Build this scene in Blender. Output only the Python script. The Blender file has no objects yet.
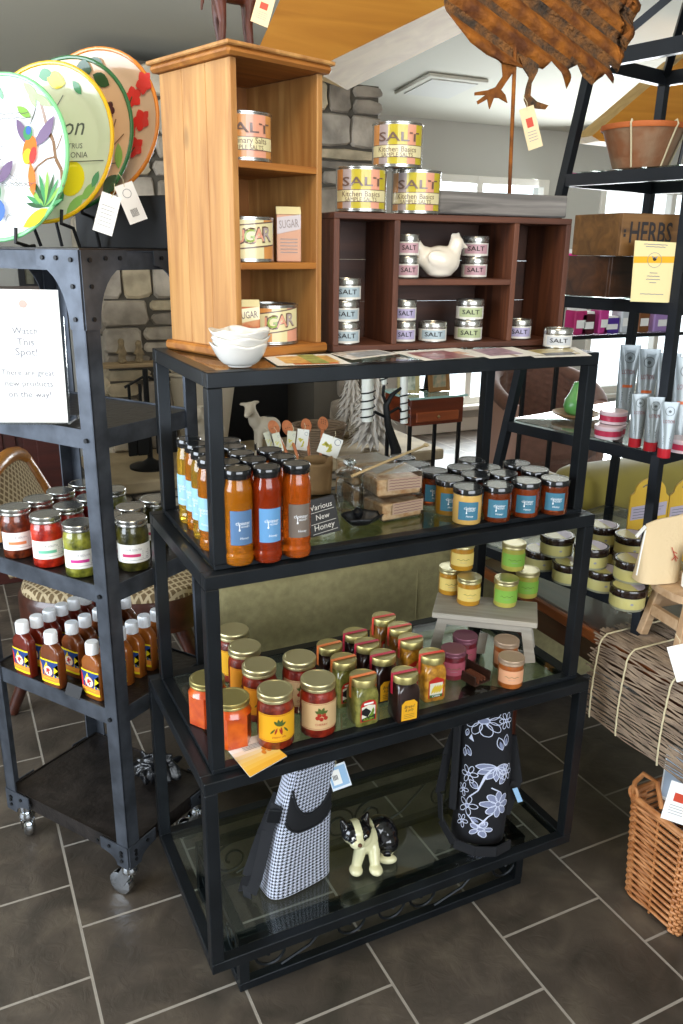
import bpy, bmesh, math, random
from mathutils import Vector, Matrix, Euler
random.seed(7)
SC = bpy.context.scene
COL = SC.collection
pi = math.pi
R = math.radians

# ---------------------------------------------------------------- camera, world, lights, exposure
FPX, PITCH, ROLL, HEAD, CAMZ = 812.5, 17.94, 0.81, 26.16, 1.5434
def _cam_axes():
    a, t, r = R(HEAD), R(PITCH), R(ROLL)
    right = Vector((math.cos(a), -math.sin(a), 0))
    fh = Vector((math.sin(a), math.cos(a), 0))
    fw = fh*math.cos(t) - Vector((0, 0, 1))*math.sin(t)
    up = fh*math.sin(t) + Vector((0, 0, 1))*math.cos(t)
    return right*math.cos(r) + up*math.sin(r), up*math.cos(r) - right*math.sin(r), fw
AX_R, AX_U, AX_F = _cam_axes()
cam_data = bpy.data.cameras.new('camera')
cam = bpy.data.objects.new('camera', cam_data)
COL.objects.link(cam)
cam_data.sensor_fit = 'VERTICAL'
cam_data.sensor_height = 36.0
cam_data.sensor_width = 24.0
cam_data.lens = FPX/1024*36.0
cam_data.clip_start = 0.05
m3 = Matrix((AX_R, AX_U, -AX_F)).transposed()
cam.matrix_world = Matrix.Translation((0, 0, CAMZ)) @ m3.to_4x4()
SC.camera = cam

SC.view_settings.view_transform = 'Standard'
SC.view_settings.look = 'None'
SC.view_settings.gamma = 1.0
SC.view_settings.use_curve_mapping = False
SC.view_settings.exposure = 0.45
SC.cycles.use_denoising = True
SC.cycles.max_bounces = 10
SC.cycles.transparent_max_bounces = 24
SC.cycles.transmission_bounces = 8
SC.cycles.caustics_reflective = False
SC.cycles.caustics_refractive = False
SC.cycles.sample_clamp_indirect = 6.0

world = bpy.data.worlds.new('world')
SC.world = world
world.use_nodes = True
world.node_tree.nodes['Background'].inputs[0].default_value = (0.86, 0.93, 1.0, 1)
world.node_tree.nodes['Background'].inputs[1].default_value = 2.2

def area(name, loc, target, sx, sy, power, col):
    l = bpy.data.lights.new(name, 'AREA')
    l.shape = 'RECTANGLE'; l.size = sx; l.size_y = sy
    l.energy = power; l.color = col
    o = bpy.data.objects.new(name, l)
    COL.objects.link(o)
    o.location = loc
    d = Vector(target) - Vector(loc)
    o.rotation_euler = d.to_track_quat('-Z', 'Y').to_euler()
    return o
# daylight through the shop's side window (left) and the glazed front behind the camera
area('window_light_left', (-2.55, 1.3, 1.55), (1.0, 1.4, 0.8), 2.4, 1.7, 95, (0.80, 0.89, 1.0))
area('window_light_front', (0.3, -2.7, 1.9), (0.8, 1.8, 1.1), 3.6, 1.7, 80, (0.88, 0.94, 1.0))
area('window_light_back', (4.7, 6.15, 1.3), (2.8, 2.0, 0.6), 3.0, 1.7, 220, (0.93, 0.97, 1.0))
area('ceiling_light_warm', (0.2, 0.4, 2.75), (0.7, 1.6, 1.3), 0.7, 0.7, 13, (1.0, 0.80, 0.55))

# unseen uplights added beside the view to brighten ceiling and far room
area('added_uplight_left', (-1.3, 3.6, 1.9), (-1.0, 3.6, 3.0), 0.9, 0.9, 30, (1.0, 0.95, 0.86))
area('added_uplight_right', (6.8, 3.4, 1.9), (6.4, 3.6, 3.0), 0.9, 0.9, 16, (1.0, 0.95, 0.86))

# ---------------------------------------------------------------- placement helpers
CAM = Vector((0, 0, CAMZ))
def _ray(px, py):
    return AX_F + AX_R*((px-341.5)/FPX) - AX_U*((py-512)/FPX)
def PZ(px, py, z):
    d = _ray(px, py); return CAM + d*((z-CAMZ)/d.z)
def PY(px, py, y):
    d = _ray(px, py); return CAM + d*(y/d.y)
def PX(px, py, x):
    d = _ray(px, py); return CAM + d*(x/d.x)

# ---------------------------------------------------------------- materials
MATS = {}
def C(h):
    h = h.lstrip('#')
    v = [int(h[i:i+2], 16)/255 for i in (0, 2, 4)]
    return tuple((c/12.92 if c <= .04045 else ((c+.055)/1.055)**2.4) for c in v) + (1,)
def nodes(m):
    m.use_nodes = True
    nt = m.node_tree
    return nt, nt.nodes['Principled BSDF']
def M(name, col, rough=.5, metal=0, coat=0, trans=0, ior=1.45, var=0, vscale=20, bump=0, bscale=60, spec=.5, sheen=0, stretch=(1, 1, 1), col2=None, detail=3, coatr=.04):
    """Principled material with optional procedural colour variation and bump"""
    if name in MATS: return MATS[name]
    m = bpy.data.materials.new(name); MATS[name] = m
    nt, b = nodes(m)
    c = C(col) if isinstance(col, str) else col
    b.inputs['Base Color'].default_value = c
    b.inputs['Roughness'].default_value = rough
    b.inputs['Metallic'].default_value = metal
    b.inputs['Coat Weight'].default_value = coat
    b.inputs['Coat Roughness'].default_value = coatr
    b.inputs['Transmission Weight'].default_value = trans
    b.inputs['IOR'].default_value = ior
    b.inputs['Specular IOR Level'].default_value = spec
    b.inputs['Sheen Weight'].default_value = sheen
    if var or bump or col2:
        tc = nt.nodes.new('ShaderNodeTexCoord')
        mp = nt.nodes.new('ShaderNodeMapping'); mp.inputs['Scale'].default_value = stretch
        nt.links.new(tc.outputs['Object'], mp.inputs['Vector'])
    if var or col2:
        n = nt.nodes.new('ShaderNodeTexNoise'); n.inputs['Scale'].default_value = vscale; n.inputs['Detail'].default_value = detail
        nt.links.new(mp.outputs[0], n.inputs['Vector'])
        rp = nt.nodes.new('ShaderNodeValToRGB')
        c2 = C(col2) if col2 else tuple(min(1, x*(1+var)) for x in c[:3])+(1,)
        c1 = c if col2 else tuple(x*(1-var) for x in c[:3])+(1,)
        rp.color_ramp.elements[0].position = .35; rp.color_ramp.elements[0].color = c1
        rp.color_ramp.elements[1].position = .65; rp.color_ramp.elements[1].color = c2
        nt.links.new(n.outputs['Fac'], rp.inputs[0])
        nt.links.new(rp.outputs[0], b.inputs['Base Color'])
    if bump:
        n2 = nt.nodes.new('ShaderNodeTexNoise'); n2.inputs['Scale'].default_value = bscale; n2.inputs['Detail'].default_value = 4
        nt.links.new(mp.outputs[0], n2.inputs['Vector'])
        bp = nt.nodes.new('ShaderNodeBump'); bp.inputs['Strength'].default_value = bump; bp.inputs['Distance'].default_value = .01
        nt.links.new(n2.outputs['Fac'], bp.inputs['Height'])
        nt.links.new(bp.outputs[0], b.inputs['Normal'])
    return m
def wood(name, c1, c2, axis='z', rough=.55, scale=14, knots=True, coat=0, c3=None):
    """grain stretched along one object axis, plus darker knots"""
    if name in MATS: return MATS[name]
    m = bpy.data.materials.new(name); MATS[name] = m
    nt, b = nodes(m); L = nt.links.new
    b.inputs['Roughness'].default_value = rough
    b.inputs['Coat Weight'].default_value = coat
    tc = nt.nodes.new('ShaderNodeTexCoord')
    mp = nt.nodes.new('ShaderNodeMapping')
    s = {'x': (.08, 1, 1), 'y': (1, .08, 1), 'z': (1, 1, .08)}[axis]
    mp.inputs['Scale'].default_value = s
    L(tc.outputs['Object'], mp.inputs['Vector'])
    n = nt.nodes.new('ShaderNodeTexNoise'); n.inputs['Scale'].default_value = scale*2.2; n.inputs['Detail'].default_value = 5; n.inputs['Distortion'].default_value = 1.2
    L(mp.outputs[0], n.inputs['Vector'])
    rp = nt.nodes.new('ShaderNodeValToRGB')
    e = rp.color_ramp.elements
    e[0].position = .3; e[0].color = C(c1); e[1].position = .7; e[1].color = C(c2)
    if c3:
        q = e.new(.5); q.color = C(c3)
    L(n.outputs['Fac'], rp.inputs[0])
    out = rp.outputs[0]
    if knots:
        mp2 = nt.nodes.new('ShaderNodeMapping')
        s2 = {'x': (.5, 1, 1), 'y': (1, .5, 1), 'z': (1, 1, .5)}[axis]
        mp2.inputs['Scale'].default_value = s2
        L(tc.outputs['Object'], mp2.inputs['Vector'])
        v = nt.nodes.new('ShaderNodeTexVoronoi'); v.inputs['Scale'].default_value = scale*.45
        L(mp2.outputs[0], v.inputs['Vector'])
        r2 = nt.nodes.new('ShaderNodeValToRGB')
        r2.color_ramp.elements[0].position = .05; r2.color_ramp.elements[0].color = (.35, .35, .35, 1)
        r2.color_ramp.elements[1].position = .12; r2.color_ramp.elements[1].color = (1, 1, 1, 1)
        L(v.outputs['Distance'], r2.inputs[0])
        mx = nt.nodes.new('ShaderNodeMix'); mx.data_type = 'RGBA'; mx.blend_type = 'MULTIPLY'; mx.inputs[0].default_value = 1
        L(out, mx.inputs[6]); L(r2.outputs[0], mx.inputs[7]); out = mx.outputs[2]
    L(out, b.inputs['Base Color'])
    bp = nt.nodes.new('ShaderNodeBump'); bp.inputs['Strength'].default_value = .25; bp.inputs['Distance'].default_value = .004
    L(n.outputs['Fac'], bp.inputs['Height']); L(bp.outputs[0], b.inputs['Normal'])
    return m
def thin_glass(name, tint=(.93, .97, .95, 1), rough=.0, refl=1.0):
    if name in MATS: return MATS[name]
    m = bpy.data.materials.new(name); MATS[name] = m
    m.use_nodes = True; nt = m.node_tree; nt.nodes.clear(); L = nt.links.new
    o = nt.nodes.new('ShaderNodeOutputMaterial')
    t = nt.nodes.new('ShaderNodeBsdfTransparent'); t.inputs[0].default_value = tint
    g = nt.nodes.new('ShaderNodeBsdfGlossy'); g.inputs['Roughness'].default_value = rough
    f = nt.nodes.new('ShaderNodeFresnel')
    geo = nt.nodes.new('ShaderNodeNewGeometry'); io = nt.nodes.new('ShaderNodeMath'); io.operation = 'MULTIPLY_ADD'; io.inputs[1].default_value = -.8333; io.inputs[2].default_value = 1.5
    L(geo.outputs['Backfacing'], io.inputs[0]); L(io.outputs[0], f.inputs['IOR'])
    mul = nt.nodes.new('ShaderNodeMath'); mul.operation = 'MULTIPLY'; mul.inputs[1].default_value = refl
    mul.use_clamp = True
    mx = nt.nodes.new('ShaderNodeMixShader')
    L(f.outputs[0], mul.inputs[0]); L(mul.outputs[0], mx.inputs[0]); L(t.outputs[0], mx.inputs[1]); L(g.outputs[0], mx.inputs[2]); L(mx.outputs[0], o.inputs[0])
    return m
def emit(name, col, s):
    if name in MATS: return MATS[name]
    m = M(name, col)
    b = m.node_tree.nodes['Principled BSDF']
    b.inputs['Emission Color'].default_value = C(col); b.inputs['Emission Strength'].default_value = s
    return m

# ---------------------------------------------------------------- mesh builder
_tc = {}
BOLD = ('SALT', 'SUGAR', 'HERBS')
def text2d(s, w=None, h=None):
    """2D outline of a string, centred on the origin -> (verts, faces)"""
    if s not in _tc:
        cu = bpy.data.curves.new('t', 'FONT'); cu.body = s; cu.align_x = 'CENTER'; cu.align_y = 'CENTER'; cu.size = 1; cu.resolution_u = 2; cu.offset = .012 if s in BOLD or len(s) == 1 else 0
        ob = bpy.data.objects.new('t', cu); COL.objects.link(ob)
        dg = bpy.context.evaluated_depsgraph_get(); dg.update()
        me = bpy.data.meshes.new_from_object(ob.evaluated_get(dg))
        vs = [(v.co.x, v.co.y) for v in me.vertices]; fs = [tuple(p.vertices) for p in me.polygons]
        bpy.data.objects.remove(ob); bpy.data.curves.remove(cu); bpy.data.meshes.remove(me)
        x0 = min(v[0] for v in vs); x1 = max(v[0] for v in vs); y0 = min(v[1] for v in vs); y1 = max(v[1] for v in vs)
        vs = [(x-(x0+x1)/2, y-(y0+y1)/2) for x, y in vs]
        _tc[s] = (vs, fs, x1-x0, y1-y0)
    vs, fs, W, Hh = _tc[s]
    kx = w/W if w else h/Hh
    ky = h/Hh if h else kx
    return [(x*kx, y*ky) for x, y in vs], fs
class MB:
    def __init__(s):
        s.v = []; s.f = []; s.fm = []; s.sm = []; s.mats = []; s.X = Matrix()
    def mi(s, m):
        if m not in s.mats: s.mats.append(m)
        return s.mats.index(m)
    def add(s, vs, fs, m, smooth=False):
        n = len(s.v); i = s.mi(m)
        s.v += [s.X @ Vector(p) for p in vs]
        s.f += [tuple(n+k for k in f) for f in fs]
        s.fm += [i]*len(fs); s.sm += [smooth]*len(fs)
        return s
    def box(s, c, d, m, rot=None, bev=0, taper=None):
        hx, hy, hz = d[0]/2, d[1]/2, d[2]/2
        c = Vector(c)
        if bev:
            bm = bmesh.new(); bmesh.ops.create_cube(bm, size=1)
            for v in bm.verts: v.co = Vector((v.co.x*d[0], v.co.y*d[1], v.co.z*d[2]))
            bmesh.ops.bevel(bm, geom=list(bm.edges), offset=bev, segments=1, affect='EDGES', profile=.5)
            bm.verts.ensure_lookup_table()
            vs = [v.co.copy() for v in bm.verts]; fs = [tuple(v.index for v in f.verts) for f in bm.faces]
            bm.free()
        else:
            vs = [Vector((x, y, z)) for z in (-hz, hz) for x, y in ((-hx, -hy), (hx, -hy), (hx, hy), (-hx, hy))]
            fs = [(3, 2, 1, 0), (4, 5, 6, 7), (0, 1, 5, 4), (1, 2, 6, 5), (2, 3, 7, 6), (3, 0, 4, 7)]
        if taper:
            vs = [Vector((p.x*(taper if p.z > 0 else 1), p.y*(taper if p.z > 0 else 1), p.z)) for p in vs]
        if rot is not None:
            rm = rot if isinstance(rot, Matrix) else Euler(rot).to_matrix()
            vs = [rm @ p for p in vs]
        return s.add([p+c for p in vs], fs, m)
    def beam(s, a, b, w, h, m, up=(0, 0, 1), bev=0):
        """rectangular bar from a to b (w across, h along 'up')"""
        a, b = Vector(a), Vector(b); d = (b-a); L = d.length; d.normalize()
        x = d.cross(Vector(up))
        if x.length < 1e-4: x = d.cross(Vector((0, 1, 0)))
        x.normalize(); y = x.cross(d)
        rm = Matrix((x, d, y)).transposed()
        return s.box((a+b)/2, (w, L, h), m, rm, bev)
    def lathe(s, prof, m, c=(0, 0, 0), seg=24, smooth=True, caps=True, sx=1, sy=1, mfun=None):
        vs = []; fs = []; c = Vector(c)
        n = len(prof)
        for r, z in prof:
            for k in range(seg):
                a = 2*pi*k/seg
                vs.append(c + Vector((r*math.cos(a)*sx, r*math.sin(a)*sy, z)))
        for i in range(n-1):
            for k in range(seg):
                k2 = (k+1) % seg
                fs.append((i*seg+k, i*seg+k2, (i+1)*seg+k2, (i+1)*seg+k))
        if caps and prof[0][0] > 1e-6: fs.append(tuple(range(seg-1, -1, -1)))
        if caps and prof[-1][0] > 1e-6: fs.append(tuple((n-1)*seg+k for k in range(seg)))
        return s.add(vs, fs, m, smooth)
    def tube(s, pts, r, m, seg=8, closed=False, rr=None):
        pts = [Vector(p) for p in pts]; n = len(pts); vs = []; fs = []
        t0 = None; nx = None
        for i, p in enumerate(pts):
            a = pts[i-1] if (i or closed) else pts[0]; b = pts[(i+1) % n] if (i < n-1 or closed) else pts[-1]
            t = (b-a).normalized()
            if nx is None:
                nx = t.cross(Vector((0, 0, 1)))
                if nx.length < .05: nx = t.cross(Vector((1, 0, 0)))
            nx = (nx - t*nx.dot(t)).normalized(); ny = t.cross(nx)
            rad = rr[i] if rr else r
            for k in range(seg):
                q = 2*pi*k/seg; vs.append(p + nx*math.cos(q)*rad + ny*math.sin(q)*rad)
        for i in range(n if closed else n-1):
            j = (i+1) % n
            for k in range(seg):
                k2 = (k+1) % seg
                fs.append((i*seg+k, i*seg+k2, j*seg+k2, j*seg+k))
        if not closed:
            fs.append(tuple(range(seg-1, -1, -1))); fs.append(tuple((n-1)*seg+k for k in range(seg)))
        return s.add(vs, fs, m, True)
    def prism(s, poly, t0, t1, m, fn, smooth=False):
        """extrude a 2D polygon; fn(u, v, t) -> 3D"""
        n = len(poly)
        vs = [fn(u, v, t0) for u, v in poly] + [fn(u, v, t1) for u, v in poly]
        fs = [tuple(range(n-1, -1, -1)), tuple(range(n, 2*n))] + [(i, (i+1) % n, n+(i+1) % n, n+i) for i in range(n)]
        return s.add(vs, fs, m, smooth)
    def flat(s, poly, m, fn):
        return s.add([fn(u, v) for u, v in poly], [tuple(range(len(poly)))], m)
    def grid(s, nu, nv, fn, m, smooth=True, closeu=False, mf=None):
        vs = [fn(i/nu, j/nv) for j in range(nv+1) for i in range(nu+1)]
        for j in range(nv):
            pass
        fs = [(j*(nu+1)+i, j*(nu+1)+i+1, (j+1)*(nu+1)+i+1, (j+1)*(nu+1)+i) for j in range(nv) for i in range(nu)]
        if mf is None: return s.add(vs, fs, m, smooth)
        n = len(s.v)
        s.v += [s.X @ Vector(p) for p in vs]
        for f in fs:
            i = f[0] % (nu+1); j = f[0]//(nu+1)
            s.f.append(tuple(n+k for k in f)); s.fm.append(s.mi(mf((i+.5)/nu, (j+.5)/nv))); s.sm.append(smooth)
        return s
    def text(s, txt, m, fn, cx=0, cy=0, w=None, h=None, rot=0, shear=0):
        vs, fs = text2d(txt, w, h)
        ca, sa = math.cos(rot), math.sin(rot)
        return s.add([fn(cx+(x+shear*y)*ca-y*sa, cy+(x+shear*y)*sa+y*ca) for x, y in vs], fs, m)
    def build(s, name, parent=None, loc=None, rotz=0, sharp=40):
        me = bpy.data.meshes.new(name)
        me.from_pydata([tuple(p) for p in s.v], [], s.f)
        for m in s.mats: me.materials.append(m)
        me.polygons.foreach_set('material_index', s.fm)
        me.polygons.foreach_set('use_smooth', s.sm)
        me.update()
        if any(s.sm): me.set_sharp_from_angle(angle=R(sharp))
        o = bpy.data.objects.new(name, me); COL.objects.link(o)
        if parent is not None: o.parent = parent
        if loc is not None: o.location = loc
        o.rotation_euler[2] = rotz
        return o
def tag(o, label, cat, group=None, kind=None):
    o['label'] = label; o['category'] = cat
    if group: o['group'] = group
    if kind: o['kind'] = kind
    return o
def struct(o):
    o['kind'] = 'structure'; return o
def empty(name, loc, rotz=0):
    o = bpy.data.objects.new(name, None); COL.objects.link(o)
    o.location = loc; o.rotation_euler[2] = rotz; o.empty_display_size = .05
    return o
def copy_tree(o, parent=None):
    c = o.copy(); COL.objects.link(c); c.parent = parent
    for ch in list(o.children): copy_tree(ch, c)
    return c
def crect(b, fn, u0, u1, v0, v1, m, n=8):
    b.grid(n, 1, lambda a, c: fn(u0+(u1-u0)*a, v0+(v1-v0)*c), m)
def circle(cx, cy, rx, ry=None, n=20, rot=0):
    ry = ry or rx; ca, sa = math.cos(rot), math.sin(rot)
    return [(cx+rx*math.cos(2*pi*k/n)*ca-ry*math.sin(2*pi*k/n)*sa, cy+rx*math.cos(2*pi*k/n)*sa+ry*math.sin(2*pi*k/n)*ca) for k in range(n)]
def leaf(x, y, L, w, rot, n=5):
    ca, sa = math.cos(rot), math.sin(rot); pts = []
    for k in range(n+1): u = k/n; pts.append((u*L, w*math.sin(pi*u)**.8))
    for k in range(n-1, 0, -1): u = k/n; pts.append((u*L, -w*math.sin(pi*u)**.8))
    return [(x+a*ca-b*sa, y+a*sa+b*ca) for a, b in pts]
def strip(pts, w):
    """2D polyline thickened -> list of quads"""
    out = []
    for (x0, y0), (x1, y1) in zip(pts[:-1], pts[1:]):
        dx, dy = x1-x0, y1-y0; L = math.hypot(dx, dy) or 1; nx, ny = -dy/L*w/2, dx/L*w/2
        out.append([(x0+nx, y0+ny), (x0-nx, y0-ny), (x1-nx, y1-ny), (x1+nx, y1+ny)])
    return out
def cylmap(r):
    """wraps label coordinates (u across, v up) around a jar whose front is -Y"""
    return lambda u, v: (r*math.sin(u/r), -r*math.cos(u/r), v)
def cylpatch(mb, r, z0, z1, halfw, m, n=10, u0=0):
    mb.grid(n, 1, lambda a, b: (r*math.sin((u0+(a*2-1)*halfw)/r), -r*math.cos((u0+(a*2-1)*halfw)/r), z0+(z1-z0)*b), m)
def blob(name, shapes, mats, matfn=None, voxel=.004, parent=None, loc=None, rotz=0, smooth_it=6):
    """one continuous surface from ellipsoids ('e', c, radii, rot) and tapered limbs ('c', p1, p2, r1, r2)"""
    mb = MB(); m0 = mats[0]
    for sh in shapes:
        if sh[0] == 'e':
            _, c, rad = sh[:3]; rm = Euler(sh[3]).to_matrix() if len(sh) > 3 else Matrix.Identity(3)
            n1, n2 = 16, 12; vs = []; fs = []
            for j in range(n2+1):
                th = pi*j/n2
                for k in range(n1):
                    ph = 2*pi*k/n1
                    vs.append(rm @ Vector((rad[0]*math.sin(th)*math.cos(ph), rad[1]*math.sin(th)*math.sin(ph), rad[2]*math.cos(th))) + Vector(c))
            for j in range(n2):
                for k in range(n1):
                    fs.append((j*n1+k, (j+1)*n1+k, (j+1)*n1+(k+1) % n1, j*n1+(k+1) % n1))
            mb.add(vs, fs, m0)
        else:
            _, a, b, r1, r2 = sh
            a, b = Vector(a), Vector(b); pts = []; rr = []
            d = (b-a).normalized()
            for u in (-.95, -.6): pts.append(a+d*u*r1); rr.append(r1*math.sqrt(1-u*u))
            for k in range(7): u = k/6; pts.append(a.lerp(b, u)); rr.append(r1+(r2-r1)*u)
            for u in (.6, .95): pts.append(b+d*u*r2); rr.append(r2*math.sqrt(1-u*u))
            mb.tube(pts, 0, m0, seg=12, rr=rr)
    o = mb.build(name)
    rm_ = o.modifiers.new('r', 'REMESH'); rm_.mode = 'VOXEL'; rm_.voxel_size = voxel
    sm_ = o.modifiers.new('s', 'SMOOTH'); sm_.iterations = smooth_it; sm_.factor = .5
    dg = bpy.context.evaluated_depsgraph_get(); dg.update()
    me = bpy.data.meshes.new_from_object(o.evaluated_get(dg))
    old = o.data; o.modifiers.clear(); o.data = me; me.name = name; bpy.data.meshes.remove(old)
    me.materials.clear()
    for m in mats: me.materials.append(m)
    for p in me.polygons:
        p.use_smooth = True
        p.material_index = matfn(p.center, p.normal) if matfn else 0
    if parent is not None: o.parent = parent
    if loc is not None: o.location = loc
    o.rotation_euler[2] = rotz
    return o
m_clearbox = None
def face_cam(p, k=1.0, extra=0):
    """rotation that turns an object's -Y side toward the aisle where the camera stands"""
    a = math.atan2(-p[0], p[1])      # direction from origin
    return a*k + extra

# ---------------------------------------------------------------- shared materials
m_steel = M('dark_painted_steel', '#1d2125', rough=.36, metal=.5, var=.25, vscale=9, spec=.5)
m_iron = M('black_iron', '#15171a', rough=.45, metal=.3)
m_cart = M('weathered_cart_metal', '#4b5058', rough=.45, metal=.6, var=.35, vscale=16, detail=8)
m_cartdeck = M('worn_black_cart_deck', '#221e1c', rough=.38, metal=.2, var=.5, vscale=22, detail=8, bump=.15, bscale=80)
m_glass = thin_glass('shelf_glass', (.86, .92, .89, 1), refl=1.3)
m_clear = thin_glass('clear_glass', (.93, .95, .95, 1), refl=1.6)
m_chrome = M('chrome', '#c8cdd2', rough=.12, metal=1)
m_tin = M('brushed_tin', '#b9b8b2', rough=.25, metal=.9)
m_gold = M('gold_lid', '#c4ba8c', rough=.38, metal=.85)
m_golddark = M('aged_gold_lid', '#b3a76c', rough=.38, metal=.85)
m_blacklid = M('gloss_black_lid', '#17181a', rough=.12, coat=.6)
m_white = M('white_paper', '#f0efea', rough=.7)
m_cream = M('cream_paper', '#ead9a0', rough=.7)
m_ink = M('dark_ink', '#2a2626', rough=.7)
m_grey = M('grey_ink', '#8b8b90', rough=.7)
m_whiteink = M('white_ink', '#e9eef2', rough=.6)
m_black = M('matte_black', '#0c0c0e', rough=.6)
m_string = M('cotton_string', '#cbbf9d', rough=.9)
# ================================================================ SETTING
def tile_material():
    m = bpy.data.materials.new('slate_floor_tiles'); nt, b = nodes(m); L = nt.links.new; N = nt.nodes.new
    tc = N('ShaderNodeTexCoord'); sp = N('ShaderNodeSeparateXYZ'); L(tc.outputs['Object'], sp.inputs[0])
    cb = N('ShaderNodeCombineXYZ')
    # columns run along world Y, joints staggered by half a tile
    a1 = N('ShaderNodeMath'); a1.operation = 'ADD'; a1.inputs[1].default_value = -1.49; L(sp.outputs['Y'], a1.inputs[0])
    a2 = N('ShaderNodeMath'); a2.operation = 'ADD'; a2.inputs[1].default_value = -.131; L(sp.outputs['X'], a2.inputs[0])
    L(a1.outputs[0], cb.inputs[0]); L(a2.outputs[0], cb.inputs[1])
    br = N('ShaderNodeTexBrick'); br.offset = .5; br.squash = 1
    br.inputs['Scale'].default_value = 1; br.inputs['Brick Width'].default_value = .302; br.inputs['Row Height'].default_value = .2975
    br.inputs['Mortar Size'].default_value = .0035; br.inputs['Mortar Smooth'].default_value = .2; br.inputs['Bias'].default_value = -.1
    br.inputs['Color1'].default_value = (.3, .3, .3, 1); br.inputs['Color2'].default_value = (.7, .7, .7, 1); br.inputs['Mortar'].default_value = (1, 1, 1, 1)
    L(cb.outputs[0], br.inputs['Vector'])
    n = N('ShaderNodeTexNoise'); n.inputs['Scale'].default_value = 7; n.inputs['Detail'].default_value = 8; n.inputs['Distortion'].default_value = .8
    L(tc.outputs['Object'], n.inputs['Vector'])
    rp = N('ShaderNodeValToRGB'); e = rp.color_ramp.elements
    e[0].position = .3; e[0].color = C('#38332c'); e[1].position = .72; e[1].color = C('#5e5549')
    q = e.new(.5); q.color = C('#494139')
    L(n.outputs['Fac'], rp.inputs[0])
    hs = N('ShaderNodeHueSaturation'); mr = N('ShaderNodeMapRange'); mr.inputs[1].default_value = .3; mr.inputs[2].default_value = .7; mr.inputs[3].default_value = .85; mr.inputs[4].default_value = 1.15
    L(br.outputs['Color'], mr.inputs[0]); L(mr.outputs[0], hs.inputs['Value']); L(rp.outputs[0], hs.inputs['Color'])
    mx = N('ShaderNodeMix'); mx.data_type = 'RGBA'; L(br.outputs['Fac'], mx.inputs[0]); L(hs.outputs[0], mx.inputs[6]); mx.inputs[7].default_value = C('#918a80')
    L(mx.outputs[2], b.inputs['Base Color'])
    b.inputs['Roughness'].default_value = .42
    n2 = N('ShaderNodeTexNoise'); n2.inputs['Scale'].default_value = 22; n2.inputs['Detail'].default_value = 9; n2.inputs['Distortion'].default_value = 1.5
    L(tc.outputs['Object'], n2.inputs['Vector'])
    sb = N('ShaderNodeMath'); sb.operation = 'SUBTRACT'; L(n2.outputs['Fac'], sb.inputs[0]); L(br.outputs['Fac'], sb.inputs[1])
    bp = N('ShaderNodeBump'); bp.inputs['Strength'].default_value = .35; bp.inputs['Distance'].default_value = .006
    L(sb.outputs[0], bp.inputs['Height']); L(bp.outputs[0], b.inputs['Normal'])
    return m
m_wall = M('grey_painted_wall', '#c4c2b6', rough=.85)
m_wallback = M('soft_grey_painted_wall', '#b4b4ae', rough=.85)
m_ceil = M('pale_painted_ceiling', '#bab9ad', rough=.9)
m_trim = M('white_painted_trim', '#dedcd4', rough=.5)
XL, XR, YF, YB = -2.7, 9.0, -3.0, 6.0
f = MB(); f.box(((XL+XR)/2, (YF+YB)/2, -.05), (XR-XL, YB-YF, .1), tile_material()); struct(f.build('floor'))
# back wall with two tall windows
def zceil(y): return 2.52 + (6-y)*.1
wx = [XL, PY(397, 380, 6).x, PY(547, 200, 6).x, PY(600, 200, 6).x, PY(800, 200, 6).x, XR]
W1Z = (.24, 2.13)
w = MB()
for x0, x1 in ((wx[0], wx[1]), (wx[2], wx[3]), (wx[4], wx[5])):
    w.box(((x0+x1)/2, YB+.1, 1.4), (x1-x0, .2, 2.8), m_wallback)
for x0, x1 in ((wx[1], wx[2]), (wx[3], wx[4])):
    w.box(((x0+x1)/2, YB+.1, W1Z[0]/2), (x1-x0, .2, W1Z[0]), m_wallback)
    w.box(((x0+x1)/2, YB+.1, (W1Z[1]+2.8)/2), (x1-x0, .2, 2.8-W1Z[1]), m_wallback)
struct(w.build('wall_back'))
for i, (x0, x1) in enumerate(((wx[1], wx[2]), (wx[3], wx[4]))):
    w = MB(); zc = (W1Z[0]+W1Z[1])/2; hh = W1Z[1]-W1Z[0]
    n = 2 if i == 0 else 3
    for k in range(n+1):
        x = x0 + (x1-x0)*k/n; w.box((min(max(x, x0+.03), x1-.03), YB+.02, zc), (.06, .08, hh), m_trim, bev=.005)
    for z in (W1Z[0]+.03, W1Z[1]-.03): w.box(((x0+x1)/2, YB+.02, z), (x1-x0, .075, .06), m_trim, bev=.005)
    w.box(((x0+x1)/2, YB-.05, W1Z[0]-.02), (x1-x0+.1, .12, .04), m_trim, bev=.005)
    fr = struct(w.build('window_%d' % (i+1)))
    g = MB(); g.box(((x0+x1)/2, YB+.06, zc), (x1-x0, .008, hh), m_clear); g.build('pane', fr)
w = MB(); w.box(((wx[1]+wx[4])/2+.1, YB-.012, .06), (wx[4]-wx[1], .024, .12), m_trim, bev=.004); struct(w.build('baseboard_back'))
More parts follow.
